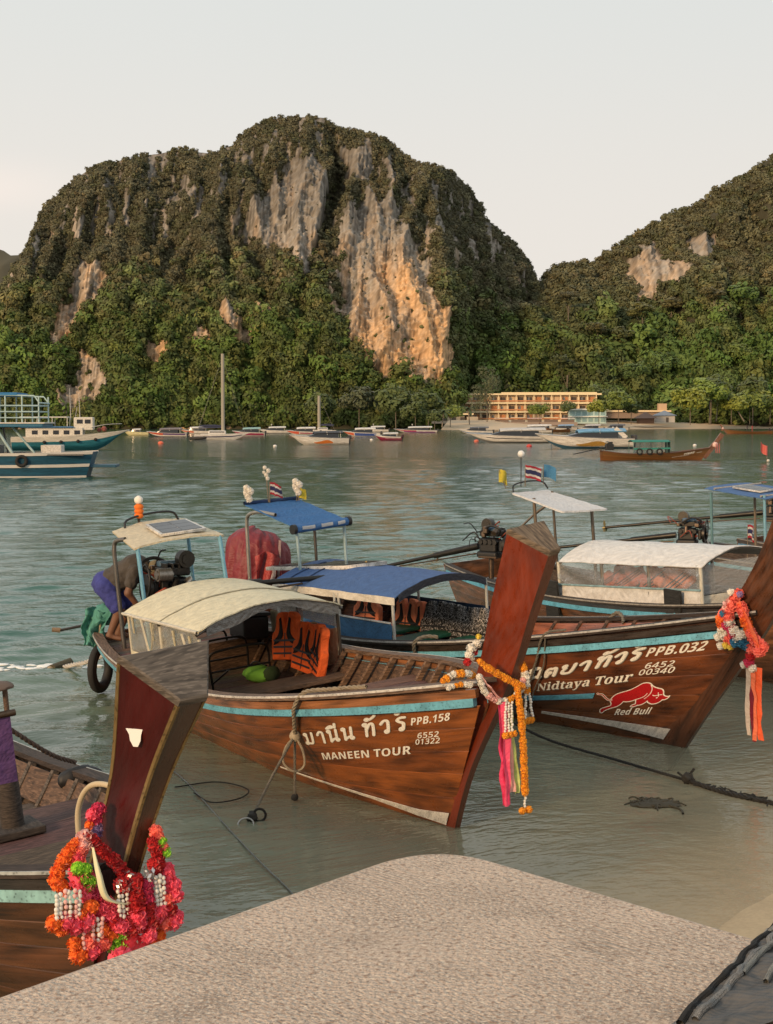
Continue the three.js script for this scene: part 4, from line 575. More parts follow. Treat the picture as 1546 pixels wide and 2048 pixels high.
stemPost(boatF, [
  [[3.5, -0.3, 0.03], [3.5, -0.3, -0.03], [3.2, -0.3, -0.08], [3.2, -0.3, 0.08]],
  [[3.78, 0.4, 0.01], [3.78, 0.4, -0.06], [3.48, 0.45, -0.14], [3.48, 0.45, 0.07]],
  [[4.0, 1.0, -0.08], [4.0, 0.98, -0.17], [3.74, 1.04, -0.29], [3.74, 1.07, -0.035]],
  [[4.12, 1.41, -0.19], [4.12, 1.39, -0.30], [3.86, 1.42, -0.43], [3.88, 1.42, -0.09]],
  [[4.45, 1.84, -0.24], [4.45, 1.84, -0.385], [4.2, 2.05, -0.53], [4.2, 2.05, -0.06]]], M('varnish', 0.06, 0.0022, 0.0014, { map: postTone, bumpScale: 0.0004, clearcoat: 0.35, clearcoatRoughness: 0.4, roughness: 0.8, specularIntensity: 0.5 }), M('wood', 0.145, 0.125, 0.105), M('metal', 0.26, 0.18, 0.075, { metalness: 0.4 }), POST(0.055, 0.022, 0.012));
part(boatF, 'purple_curtain', sheet((u, v) => V(2.7 - 0.02 * v, lerp(1.17, 1.55, v), lerp(0.9, 0.0, u) + 0.01 * Math.sin(u * 14)), 14, 4, 0.012, 1, 0.6), M('cloth', 0.10, 0.045, 0.15));
part(boatF, 'curtain_rod', bar(V(2.68, 1.56, 0.95), V(2.68, 1.56, -0.02), 0.02), RUST);
part(boatF, 'mooring_bitt', mg([bar(V(1.80, 0.55, -0.22), V(1.82, 1.04, -0.2), 0.075, 0.07, 14), boxAt(0.32, 0.05, 0.32, 1.80, 0.63, -0.22, 0.01)]), M('wood', 0.075, 0.06, 0.05));
part(boatF, 'lamp_stand', mg([bar(V(2.6, 1.2, 0.0), V(2.6, 1.68, 0.0), 0.016), lump(0.14, 0.12, 4, 2, 1, 0.16, 0.9).translate(2.6, 1.71, 0.08)]), M('wood', 0.16, 0.105, 0.075));
decal(boatF, 'lettering', HF, 0.28, 0.1, 0.5, 0.9, 512, 256, (x) => { x.lineCap = 'round'; x.strokeStyle = WHITE; x.lineWidth = 18; x.beginPath(); x.ellipse(300, 90, 34, 40, 0.4, 0.5, 6.4); x.stroke(); x.beginPath(); x.moveTo(330, 70); x.quadraticCurveTo(350, 130, 300, 140); x.stroke(); x.beginPath(); x.moveTo(380, 92); x.quadraticCurveTo(405, 128, 436, 88); x.stroke(); });
{ // torn white sticker on the stem
  const s = sheet((u, v) => { const x = 4.13 + 0.09 * (u - 0.5) * (0.25 + 0.75 * v) + 0.012 * n2(u * 3, v * 3); return V(x, 1.60 + 0.09 * v, -0.068 - (x - 4.0) * 0.507); }, 3, 3, 0.002);
  part(boatF, 'torn_sticker', s.translate(0, 0, 0.0), M('plain', 0.75, 0.74, 0.72));
}
const wF = (x, y, z) => boatF.localToWorld(V(x, y, z));
// ---------------------------------------------------------------- garlands
function pompom(seed, n = 80) {
  const r = rngOf(seed), pos = [], nor = [];
  for (let i = 0; i < n; i++) {
    const y = 1 - 2 * (i + 0.5) / n, a = i * 2.39996, q = Math.sqrt(1 - y * y), d = V(q * Math.cos(a), y, q * Math.sin(a)), b = d.clone().cross(V(r() - 0.5, r() - 0.5, r() - 0.5)).normalize(), nn = b.clone().cross(d).normalize().addScaledVector(d, 0.7).normalize();
    const w = 0.2 + 0.08 * r(), k = 0.9 + 0.22 * r(), P = [d.clone().multiplyScalar(0.45).addScaledVector(b, -w * 0.5), d.clone().multiplyScalar(0.45).addScaledVector(b, w * 0.5), d.clone().multiplyScalar(k).addScaledVector(b, w).addScaledVector(nn, 0.08), d.clone().multiplyScalar(k).addScaledVector(b, -w).addScaledVector(nn, -0.05)];
    for (const j of [0, 1, 2, 0, 2, 3]) { pos.push(P[j].x, P[j].y, P[j].z); nor.push(nn.x, nn.y, nn.z); }
  }
  const g = new THREE.BufferGeometry(); g.setAttribute('position', new THREE.Float32BufferAttribute(pos, 3)); g.setAttribute('normal', new THREE.Float32BufferAttribute(nor, 3));
  g.setAttribute('uv', new THREE.Float32BufferAttribute(new Float32Array(pos.length / 3 * 2), 2));
  const core = new THREE.IcosahedronGeometry(0.72, 1); return mg([g, core]);
}
const POMS = [1, 2, 3].map((s) => pompom(s));
const petal = (r, g, b) => new THREE.MeshPhysicalMaterial({ color: col(r, g, b), roughness: 0.8, side: THREE.DoubleSide, transmission: 0.2, thickness: 0 });
const PT = { orange: petal(0.86, 0.18, 0.015), marigold: petal(0.88, 0.40, 0.02), pink: petal(0.92, 0.12, 0.2), coral: petal(0.92, 0.2, 0.15), red: petal(0.52, 0.008, 0.012), lime: petal(0.32, 0.66, 0.03), white: petal(0.82, 0.79, 0.72), yellow: petal(0.85, 0.66, 0.1), lilac: petal(0.33, 0.22, 0.44), magenta: petal(0.6, 0.03, 0.11), blue: petal(0.03, 0.2, 0.36), palePink: petal(0.85, 0.5, 0.46) };
function flowers(g, pts, colors, r = 0.032, step = 0.04, seed = 1, squash = 1) {
  const c = new THREE.CatmullRomCurve3(pts), n = Math.max(1, Math.round(c.getLength() / step)), q = rngOf(seed);
  for (let i = 0; i <= n; i++) { const o = part(g, 'flower', POMS[i % 3], PT[colors[Math.min(colors.length - 1, Math.floor(i / (n + 1) * colors.length))]]); o.position.copy(c.getPointAt(n ? i / n : 0)); o.rotation.set(q() * 6, q() * 6, q() * 6); o.scale.setScalar(r * (0.85 + 0.3 * q())); }
}
function oneFlower(g, p, color, r = 0.04, k = 0) { const o = part(g, 'flower', POMS[k % 3], PT[color]); o.position.copy(p); o.rotation.set(k, k * 2, k); o.scale.setScalar(r); }
function jasmine(g, a, b, color = 'white', r = 0.0105, step = 0.021) { const n = Math.max(2, Math.round(a.distanceTo(b) / step)), L = []; for (let i = 0; i <= n; i++) { const p = a.clone().lerp(b, i / n); const q = new THREE.IcosahedronGeometry(r * (0.85 + 0.3 * R()), 1); q.scale(1, 1.15, 1); L.push(q.translate(p.x + 0.008 * (R() - 0.5), p.y + 0.004 * (R() - 0.5), p.z + 0.008 * (R() - 0.5))); } part(g, 'jasmine_string', mg(L), PT[color]); }
function ribbon(g, a, b, w, mat, seed = 1, across = V(0, 0, 1)) { const f = (u, v) => a.clone().lerp(b, v).addScaledVector(across, w * (u - 0.5) * (1 - 0.25 * v) + 0.012 * n2(seed, v * 3)).add(V(0.010 * Math.sin(u * 5 + v * 6 + seed) + 0.01 * n2(v * 3, seed), 0, 0)); part(g, 'ribbon', sheet(f, 6, 16, 0.001, w, a.distanceTo(b)), mat); }
const SATIN = (r, g, b) => M('cloth', r, g, b, { roughness: 0.45 });
const gl = (boat, P) => boat.localToWorld(V(...P));
function garland(name, label, boat, anchor) { const g = thing(name, label, 'garland', gl(boat, anchor), 0, undefined); g.quaternion.copy(boat.quaternion); const inv = (P) => V(P[0] - anchor[0], P[1] - anchor[1], P[2] - anchor[2]); return [g, inv]; }
{ // marigolds on the middle boat
  const [g, p] = garland('flower_garland', 'marigold and jasmine garland with pink ribbons on the MANEEN TOUR stem post', boatM, [4.1, 1.2, 0]);
  const X = 0.05, P = (a) => p([a[0] + X, a[1], a[2]]);
  flowers(g, [[4.0, 1.47, 0.13], [4.02, 1.41, 0.07], [4.04, 1.35, -0.01], [4.08, 1.29, -0.09], [4.1, 1.25, -0.15]].map(P), ['marigold'], 0.026, 0.027, 3);
  flowers(g, [[4.02, 1.39, 0.46], [4.02, 1.42, 0.36], [4.04, 1.41, 0.26], [4.0, 1.38, 0.2]].map(P), ['marigold', 'white', 'marigold', 'white', 'marigold'], 0.026, 0.032, 4);
  flowers(g, [[4.02, 1.33, 0.42], [4.03, 1.34, 0.33], [4.05, 1.33, 0.26]].map(P), ['white', 'marigold', 'white'], 0.022, 0.03, 14);
  flowers(g, [[4.08, 1.38, 0.19], [4.08, 1.27, 0.16], [4.1, 1.19, 0.08], [4.1, 1.17, -0.02], [4.08, 1.21, -0.14], [4.02, 1.32, -0.23]].map(P), ['white', 'white', 'palePink', 'white', 'marigold', 'white', 'palePink', 'white'], 0.024, 0.028, 5);
  flowers(g, [[4.02, 1.39, -0.22], [4.04, 1.30, -0.23], [4.05, 1.2, -0.22]].map(P), ['marigold', 'white', 'white', 'marigold'], 0.026, 0.034, 6);
  for (const dz of [-0.018, 0.012]) jasmine(g, P([4.05, 1.17, -0.22 + dz]), P([4.05, 1.0, -0.215 + dz * 2.2])); for (const dz of [-0.03, 0, 0.03]) oneFlower(g, P([4.05, 0.97, -0.21 + dz]), 'marigold', 0.026, 1);
  for (const dz of [-0.02, 0.005, 0.03]) jasmine(g, P([4.12, 1.15, -0.02 + dz]), P([4.12, 0.95, dz * 1.2])); for (const dz of [-0.035, 0.0, 0.035]) oneFlower(g, P([4.12, 0.92, dz]), 'marigold', 0.027, 2);
  flowers(g, [[4.12, 1.24, -0.10], [4.12, 0.96, -0.11], [4.12, 0.66, -0.10], [4.12, 0.46, -0.09]].map(P), ['marigold'], 0.026, 0.026, 7);
  jasmine(g, P([4.12, 0.44, -0.09]), P([4.12, 0.36, -0.08])); oneFlower(g, P([4.12, 0.33, -0.055]), 'marigold', 0.028, 1); oneFlower(g, P([4.12, 0.33, -0.11]), 'marigold', 0.028, 2);
  ribbon(g, P([4.1, 1.17, 0.03]), P([4.1, 0.40, 0.075]), 0.075, SATIN(0.86, 0.05, 0.16), 1); ribbon(g, P([4.11, 1.17, 0.02]), P([4.11, 0.39, 0.055]), 0.065, SATIN(0.9, 0.09, 0.2), 5); ribbon(g, P([4.09, 1.15, -0.02]), P([4.09, 0.48, 0.0]), 0.065, SATIN(0.8, 0.42, 0.36), 2); ribbon(g, P([4.08, 1.15, -0.05]), P([4.08, 0.46, -0.045]), 0.055, SATIN(0.55, 0.68, 0.22), 3); ribbon(g, P([4.09, 1.38, 0.18]), P([4.1, 1.17, 0.04]), 0.04, SATIN(0.85, 0.5, 0.5), 4, V(1, 0.3, 0));
}
{
  const [g, p] = garland('flower_garland', 'small bunch of white and red flowers tucked behind the MANEEN TOUR stem', boatM, [3.7, 1.48, 0]);
  for (const [x, y, z, c, r] of [[3.72, 1.53, -0.05, 'white', .035], [3.72, 1.5, 0.0, 'white', .04], [3.73, 1.46, 0.03, 'white', .035], [3.72, 1.47, -0.02, 'red', .03], [3.74, 1.41, 0.06, 'red', .032], [3.72, 1.58, -0.07, 'yellow', .022], [3.73, 1.43, 0.02, 'white', .03]]) oneFlower(g, p([x, y, z]), c, r, Math.round(z * 50) & 3);
}
{ // coral garland on the lettered boat at the right
  const [g, p] = garland('flower_garland', 'coral and white garland with orange ribbons on the stem at the right edge', boatN, [4.1, 1.3, 0.12]);
  const Z = 0.03, P = (a) => p([a[0], a[1], a[2] + Z]);
  flowers(g, [[4.05, 1.62, .12], [3.93, 1.48, .13], [3.86, 1.36, .13], [3.88, 1.24, .13], [3.98, 1.16, .13]].map(P), ['coral', 'palePink', 'coral', 'orange', 'white', 'coral'], 0.055, 0.055, 21);
  flowers(g, [[4.02, 1.56, .13], [3.96, 1.42, .15], [3.98, 1.30, .15], [4.06, 1.2, .15], [4.2, 1.12, .14]].map(P), ['coral', 'coral', 'white', 'magenta', 'white', 'blue', 'coral'], 0.052, 0.055, 22);
  flowers(g, [[4.1, 1.52, .14], [4.16, 1.36, .15], [4.24, 1.22, .14], [4.33, 1.16, .13]].map(P), ['coral', 'orange', 'coral', 'coral'], 0.05, 0.045, 23);
  for (const [x, y, c, r] of [[3.83, 1.2, 'white', .04], [3.86, 1.12, 'white', .04], [3.92, 1.13, 'yellow', .035], [3.97, 1.12, 'yellow', .03], [4.02, 1.28, 'white', .05], [4.1, 1.25, 'white', .05], [3.93, 1.32, 'magenta', .045], [3.9, 1.43, 'blue', .035], [4.03, 1.17, 'blue', .05], [4.0, 1.64, 'white', .035], [4.1, 1.63, 'lilac', .03], [4.3, 1.12, 'coral', .06], [4.18, 1.0, 'magenta', .05], [4.12, 0.97, 'white', .035], [4.22, 0.95, 'white', .04], [4.2, 1.06, 'red', .045]]) oneFlower(g, P([x, y, .16]), c, r, 2);
  ribbon(g, P([4.14, 0.96, .12]), P([4.13, 0.30, .13]), 0.07, SATIN(0.66, 0.56, 0.48), 1, V(1, 0, 0)); ribbon(g, P([4.2, 0.96, .13]), P([4.19, 0.25, .14]), 0.06, SATIN(0.20, 0.012, 0.03), 2, V(1, 0, 0)); ribbon(g, P([4.26, 0.96, .14]), P([4.27, 0.28, .15]), 0.085, SATIN(0.86, 0.13, 0.045), 3, V(1, 0, 0)); ribbon(g, P([4.23, 0.98, .15]), P([4.22, 0.27, .16]), 0.05, SATIN(0.84, 0.2, 0.1), 4, V(1, 0, 0)); ribbon(g, P([4.08, 1.56, .17]), P([4.32, 1.16, .18]), 0.075, SATIN(0.88, 0.17, 0.07), 6, V(0.7, 0.4, 0));
}
{ // big bright garland on the near boat
  const [g, p] = garland('flower_garland', 'large pink, red, orange and lime garland on the near red stem post', boatF, [4.0, 0.95, 0]);
  const P = (a) => p([a[0] + 0.05, a[1], a[2]]);
  flowers(g, [[3.93, 1.16, .10], [3.95, 1.1, .05], [3.98, 1.02, -.01], [4.0, 0.95, -.05]].map(P), ['red'], 0.033, 0.022, 31);
  flowers(g, [[3.92, 1.15, .11], [3.95, 1.12, .14], [3.95, 1.08, .17], [3.97, 1.02, .17]].map(P), ['palePink', 'coral', 'pink', 'coral', 'pink'], 0.042, 0.032, 32);
  flowers(g, [[3.93, 1.14, .16], [3.94, 1.09, .22], [3.95, 1.04, .27], [3.96, 0.99, .29], [3.97, 0.95, .26]].map(P), ['orange'], 0.038, 0.034, 33);
  flowers(g, [[4.0, 1.02, .19], [4.02, 0.93, .17], [4.04, 0.86, .13], [4.06, 0.80, .08], [4.06, 0.78, .04]].map(P), ['pink'], 0.05, 0.03, 34);
  flowers(g, [[4.0, 0.99, .16], [4.03, 0.9, .14], [4.05, 0.84, .09]].map(P), ['pink', 'magenta', 'pink'], 0.045, 0.032, 44);
  flowers(g, [[4.03, 1.14, -.22], [4.05, 1.08, -.235], [4.06, 1.03, -.25]].map(P), ['coral', 'lime', 'coral', 'lime'], 0.03, 0.03, 35);
  flowers(g, [[4.05, 1.10, -.19], [4.06, 1.0, -.21], [4.06, 0.94, -.20]].map(P), ['red'], 0.03, 0.03, 36);
  flowers(g, [[4.06, 0.94, -.25], [4.06, 0.87, -.25], [4.06, 0.8, -.27]].map(P), ['pink'], 0.038, 0.032, 37);
  for (const [y, z] of [[1.05, .20], [1.035, .165], [0.99, .175], [0.97, .15], [0.945, .16]]) oneFlower(g, P([4.03, y, z]), 'lime', 0.036, 1);
  flowers(g, [[4.08, 0.93, -.06], [4.1, 0.83, -.055], [4.11, 0.74, -.05]].map(P), ['red', 'red', 'pink'], 0.046, 0.034, 38);
  flowers(g, [[4.08, 0.9, -.12], [4.1, 0.8, -.11], [4.1, 0.7, -.10], [4.11, 0.66, -.10]].map(P), ['magenta', 'red', 'pink'], 0.042, 0.036, 41);
  flowers(g, [[4.1, 0.74, .05], [4.1, 0.72, -.02], [4.1, 0.72, -.12], [4.09, 0.75, -.18]].map(P), ['pink', 'red', 'red', 'pink'], 0.045, 0.035, 39);
  flowers(g, [[4.12, 0.58, .06], [4.13, 0.52, .05], [4.13, 0.44, .05], [4.13, 0.36, .06]].map(P), ['pink', 'coral', 'pink'], 0.062, 0.034, 40);
  for (const [y, z, c, r] of [[1.26, 0.0, 'magenta', .04], [1.24, .03, 'pink', .038], [1.21, .02, 'magenta', .036], [1.19, .05, 'orange', .03], [1.17, .03, 'lilac', .042], [1.14, .03, 'lilac', .036], [1.15, .07, 'lime', .024]]) oneFlower(g, p([3.9, y, z]), c, r, 1);
  for (const [y, z, c, r] of [[.83, .36, 'orange', .045], [.82, .30, 'pink', .05], [.80, .26, 'pink', .055], [.80, .21, 'pink', .055], [.83, .23, 'orange', .04], [.86, .17, 'orange', .04], [.79, .33, 'orange', .035], [.70, .27, 'orange', .038], [.645, .255, 'orange', .05], [.69, .20, 'coral', .045], [.65, .19, 'pink', .05], [.67, .13, 'coral', .045], [.73, .12, 'orange', .042], [.70, .075, 'orange', .04], [.69, .03, 'lime', .04], [.68, .06, 'lime', .038], [.62, .04, 'lime', .045], [.62, .07, 'lime', .036], [.76, .06, 'red', .045], [.81, -.27, 'pink', .045], [.80, -.23, 'coral', .04], [.86, -.27, 'pink', .04], [.75, -.23, 'red', .045], [.74, -.18, 'red', .045], [.68, -.25, 'pink', .05], [.68, -.2, 'coral', .045], [.70, -.27, 'pink', .035], [.62, -.16, 'orange', .04], [.60, -.14, 'orange', .035], [.99, -.18, 'red', .04], [.93, .0, 'red', .045], [.47, .07, 'orange', .04]]) oneFlower(g, P([4.08, y, z]), c, r, Math.round(y * 99) % 3);
  for (const [y0, y1, z, c] of [[.97, .86, .345, 'white'], [.97, .86, .325, 'white'], [.98, .85, .30, 'palePink'], [.97, .85, .28, 'white'], [.97, .84, .25, 'palePink'], [.96, .85, .23, 'white'], [.91, .79, .03, 'white'], [.91, .78, .01, 'white'], [.91, .79, -.015, 'white'], [.93, .79, -.17, 'white'], [.93, .79, -.19, 'white'], [.92, .79, -.21, 'white'], [.80, .71, .18, 'palePink'], [.80, .70, .15, 'white'], [.80, .71, .13, 'palePink'], [.75, .68, .23, 'palePink'], [.84, .72, -.075, 'white'], [.84, .72, -.10, 'white'], [.82, .72, -.055, 'white']]) jasmine(g, P([4.1, y0, z]), P([4.1, y1, z + 0.006]), c, 0.0105, 0.024);
  for (const [y, z] of [[.92, -.005], [.94, -.03], [.95, -.15], [.93, -.14], [.66, -.05], [.65, -.07]]) part(g, 'silver_tinsel', crownGeo(Math.round(y * 100), 26, 1, 0.35).scale(0.04, 0.045, 0.04).translate(...p([4.14, y, z]).toArray()), M('metal', 0.7, 0.7, 0.72));
  ribbon(g, P([4.09, 0.8, -.04]), P([4.13, 0.3, -.02]), 0.16, SATIN(0.55, 0.012, 0.03), 9);
  part(g, 'dry_leaf', sheet((u, v) => { const c = new THREE.CatmullRomCurve3([[3.97, 1.13, .105], [4.06, 1.02, .12], [4.08, .90, .10], [4.08, .85, .02], [4.06, .84, -.03]].map((a) => p([a[0] + 0.08, a[1], a[2]]))); const q = c.getPoint(v); return q.add(V(0.02 * Math.sin(u * 3.1), 0, 0.035 * (u - 0.5) * Math.sin(Math.PI * Math.min(1, v + 0.08)))); }, 6, 24, 0.002), M('plain', 0.62, 0.60, 0.38, { roughness: 0.6 }));
}
// ---------------------------------------------------------------- life jackets
const vestShape = (() => { const s = new THREE.Shape(); s.moveTo(-0.2, -0.24); s.lineTo(0.2, -0.24); s.quadraticCurveTo(0.235, -0.1, 0.215, 0.02); s.quadraticCurveTo(0.13, 0.06, 0.15, 0.2); s.quadraticCurveTo(0.13, 0.25, 0.06, 0.24); s.quadraticCurveTo(0.03, 0.1, 0, 0.02); s.quadraticCurveTo(-0.03, 0.1, -0.06, 0.24); s.quadraticCurveTo(-0.13, 0.25, -0.15, 0.2); s.quadraticCurveTo(-0.13, 0.06, -0.215, 0.02); s.quadraticCurveTo(-0.235, -0.1, -0.2, -0.24); return s; })();
const vestGeo = jitter(uvBox(new THREE.ExtrudeGeometry(vestShape, { depth: 0.05, bevelEnabled: true, bevelSize: 0.02, bevelThickness: 0.02, bevelSegments: 2, curveSegments: 6 })), 0.004, 9);
const panelGeo = jitter(uvBox(new THREE.ExtrudeGeometry((() => { const s = new THREE.Shape(); s.moveTo(-0.1, 0.18); s.quadraticCurveTo(-0.06, 0.02, -0.16, -0.03); s.lineTo(-0.19, -0.1); s.quadraticCurveTo(-0.06, -0.08, -0.03, 0.02); s.lineTo(-0.07, 0.2); return s; })(), { depth: 0.006, bevelEnabled: false })), 0.001, 9);
const pattern = (() => { const r = rngOf(77); return tex(256, 256, (x, y) => { const a = tn(x, y, 9, 18, 3), b = tn(x, y, 16, 9, 8); const v = Math.abs(a) < 0.13 || (b > 0.42 && b < 0.6) ? 0.5 : 0.012; return [v, v * 0.97, v * 0.95]; }, [2.2, 2.2], true); })();
function vest(label, boat, p, turn, tilt, m, m2, group) {
  const g = thing('life_jacket', label, 'life jacket', gl(boat, p), boat.rotation.y + turn, group); g.rotation.order = 'YXZ'; g.rotation.z = tilt; g.rotation.x = -0.12;
  part(g, 'vest', vestGeo, m); if (m2) { const a = part(g, 'dark_panel', panelGeo, m2); a.position.z = 0.072; const b = part(g, 'dark_panel', panelGeo, m2); b.position.z = 0.072; b.scale.x = -1; }
  for (const y of [-0.05, -0.12, -0.19]) part(g, 'strap', boxAt(0.38, 0.022, 0.008, 0, y, 0.075, 0.003), BLACK);
  part(g, 'zip', boxAt(0.012, 0.26, 0.006, 0, -0.1, 0.073, 0.002), BLACK); return g;
}
const ORANGE = M('cloth', 0.95, 0.15, 0.025), PEACH = M('cloth', 0.95, 0.30, 0.15), INK = M('cloth', 0.012, 0.011, 0.011), PATT = new THREE.MeshStandardMaterial({ map: pattern, roughness: 0.9, side: THREE.DoubleSide });
for (const [lab, p, t, z] of [['orange and black life jacket hung on the cream curtain, farthest back', [-1.6, 0.80, -0.80], 0.25, 0.12], ['orange life jacket with black straps in the middle of the cream curtain', [-1.05, 0.75, -0.77], 0.1, -0.06], ['orange life jacket hanging at the front edge of the cream curtain', [-0.68, 0.77, -0.75], -0.2, -0.14]]) vest(lab, boatM, p, t, z, ORANGE, INK);
for (const [lab, p, t, m, m2] of [['orange life jacket hanging farthest back under the blue roof', [-2.55, 0.74, -0.62], 0.1, PEACH, INK], ['orange life jacket hanging just left of the patterned ones', [-1.85, 0.66, -0.70], 0.15, PEACH, INK], ['peach orange life jacket beside the black patterned ones', [-1.55, 0.64, -0.72], -0.1, PEACH, INK], ['black patterned life jacket next to the orange ones', [-1.28, 0.68, -0.70], 0.1, PATT, null], ['second black patterned life jacket from the orange ones', [-1.0, 0.67, -0.72], -0.15, PATT, null], ['third black patterned life jacket from the orange ones', [-0.75, 0.66, -0.70], 0.12, PATT, null], ['black patterned life jacket hanging nearest the bow under the blue roof', [-0.5, 0.67, -0.70], -0.05, PATT, null]]) vest(lab, boatN, p, t, 0.05 * Math.sin(p[0] * 9), m, m2);
for (const [lab, x, z] of [['orange life jacket heaped at the back behind the clear curtain', -0.4, 0.1], ['orange life jacket in the middle of the heap behind the clear curtain', 0.1, 0.2], ['salmon life jacket at the front of the heap behind the clear curtain', 0.6, 0.1], ['pale orange life jacket hanging behind the folds of the clear curtain', 1.2, 0.2]]) { const v = vest(lab, boatW, [x, 1.0 + 0.05 * x, z], 0.3 * x, 1.2, x > 1 ? PEACH : M('cloth', 0.8, 0.2, 0.12), null); v.rotation.x = -0.9; }
{ const g = thing('dry_bag', 'bright green bag lying on the deck by the life jackets', 'bag', gl(boatM, [-1.45, 0.48, -0.35]), boatM.rotation.y + 0.4); part(g, 'bag_body', lump(0.22, 0.12, 9, 3, 1, 0.42, 0.6, 1.8), M('cloth', 0.16, 0.42, 0.05)); part(g, 'bag_end', lump(0.12, 0.1, 4, 2, 0.6, 0.7, 0.9).translate(0.17, 0.02, 0), M('cloth', 0.03, 0.06, 0.02)); part(g, 'bag_strap', tube([V(-0.15, 0.08, 0), V(-0.05, 0.13, 0.02), V(0.1, 0.1, 0)], 0.01, 12, 5), BLACK); }
{ const g = thing('storage_box', 'black box under the back of the cream roof', 'box', gl(boatM, [-2.35, 0.72, -0.62]), boatM.rotation.y); part(g, 'box_body', boxAt(0.42, 0.26, 0.32, 0, 0.13, 0, 0.03), BLACK); part(g, 'box_lid', boxAt(0.45, 0.04, 0.35, 0, 0.28, 0, 0.012), M('paint', 0.02, 0.02, 0.022)); }
// ---------------------------------------------------------------- tarpaulin, flags and ornaments on the stern roofs
{
  const g = thing('tarpaulin', 'dark red tarpaulin draped over the engine of the blue roofed boat', 'tarpaulin', gl(boatN, [-4.25, 0.8, 0.0]), 0.3), red = M('cloth', 0.21, 0.024, 0.035, { roughness: 0.55 });
  const f = (u, v) => { const a = u * Math.PI * 2, prof = [0.03, 0.24, 0.335, 0.375, 0.395, 0.405, 0.41, 0.43], k = v * 7, i = Math.min(6, Math.floor(k)), r0 = lerp(prof[i], prof[i + 1], k - i), fold = 1 + (0.03 + 0.085 * v) * (1 - Math.abs(n2(Math.cos(a) * 2.2 + 3, Math.sin(a) * 2.2 + v * 0.6)) * 2) + 0.05 * n2(Math.cos(a) * 5 + v * 2, Math.sin(a) * 5); return V(Math.cos(a) * r0 * 1.08 * fold + 0.05 * v, 0.96 - 0.9 * Math.pow(v, 1.5) + 0.05 * n2(a * 0, v * 3 + Math.cos(a) * 2) * (1 - v) + (v > 0.9 ? 0.07 * Math.sin(a * 3) : 0) - 0.05 * Math.max(0, Math.cos(a)) * (1 - v), Math.sin(a) * r0 * fold); };
  part(g, 'draped_sheet', sheet(f, 80, 36, 0.006, 2, 1), red);
  part(g, 'tarp_fold', sheet((u, v) => V(-0.1 + 0.36 * u, 0.62 - 0.42 * v + 0.06 * Math.sin(u * 4), 0.42 + 0.05 * Math.sin(u * 11 + v * 3)), 18, 10, 0.008, 1, 1), M('cloth', 0.40, 0.05, 0.05, { roughness: 0.5 }));
  part(g, 'white_print', sheet((u, v) => V(0.07 + 0.1 * Math.sin(v * 5) * 0.4 + 0.05 * u, 0.5 - 0.34 * v, 0.45 + 0.05 * Math.sin((0.5 + u * 0.15) * 11 + v * 3)), 3, 12, 0.003), M('cloth', 0.62, 0.52, 0.5));
  part(g, 'white_print', sheet((u, v) => V(0.24 + 0.03 * u - 0.04 * v, 0.82 - 0.5 * v, 0.33 + 0.07 * v + 0.02 * u), 3, 12, 0.003), M('cloth', 0.55, 0.42, 0.42));
}
function flag(label, boat, p, poleH, bands, w, h, seed, dir = 0.4, lean = 0) {
  const g = thing('flag', label, 'flag', gl(boat, p), dir); part(g, 'flagpole', bar(V(0, 0, 0), V(lean, poleH, 0), 0.008, 0.006, 6), M('wood', 0.3, 0.24, 0.17));
  const tot = bands.reduce((a, b) => a + b[0], 0); let y0 = 0;
  for (const [t, c] of bands) { const a = y0 / tot, b = (y0 + t) / tot; y0 += t; part(g, 'flag_stripe', sheet((u, v) => { const y = lerp(a, b, v); return V(lean + w * u * (0.9 + 0.1 * n2(seed, u)), poleH - h * y - 0.35 * h * u * u + 0.01 * n2(u * 4, seed), 0.05 * Math.sin(u * 6 + seed + y * 1.5) * u); }, 12, 3, 0.002), M('cloth', ...c)); }
  return g;
}
const THAI = [[1, [0.45, 0.02, 0.04]], [1, [0.72, 0.70, 0.68]], [2, [0.025, 0.03, 0.11]], [1, [0.72, 0.70, 0.68]], [1, [0.45, 0.02, 0.04]]];
flag('red, white and blue striped flag on the blue stern roof', boatN, [-3.6, 2.16, 0.12], 0.27, THAI, 0.17, 0.16, 3, -0.3);
flag('drooping yellow flag at the right of the blue stern roof', boatN, [-3.55, 2.14, -0.28], 0.2, [[1, [0.72, 0.58, 0.05]]], 0.13, 0.14, 4, -0.4);
flag('yellow flag at the left above the white flat roof', boatW, [-3.0, 2.2, 0.42], 0.30, [[1, [0.68, 0.56, 0.06]]], 0.17, 0.2, 5, 0.2, -0.12);
flag('red, white and blue striped flag above the white flat roof', boatW, [-2.92, 2.2, 0.12], 0.34, THAI, 0.26, 0.2, 6, -0.2);
flag('blue flag at the right above the white flat roof', boatW, [-2.9, 2.2, -0.2], 0.32, [[1, [0.06, 0.22, 0.40]]], 0.22, 0.2, 7, -0.2);
flag('small striped flag by the blue poles at the right edge', boatX, [-2.4, 0.75, 0.72], 0.62, THAI, 0.2, 0.24, 8, -0.9);
{ const q = thing('flag_pole_ball', 'white ball on a pole above the striped flag', 'ball', gl(boatW, [-2.95, 2.2, 0.18])); part(q, 'pole', bar(V(), V(0, 0.48, 0), 0.008), IRON); part(q, 'ball', lump(0.055, 0.04, 1, 3).translate(0, 0.52, 0), M('paint', 0.8, 0.8, 0.78)); }
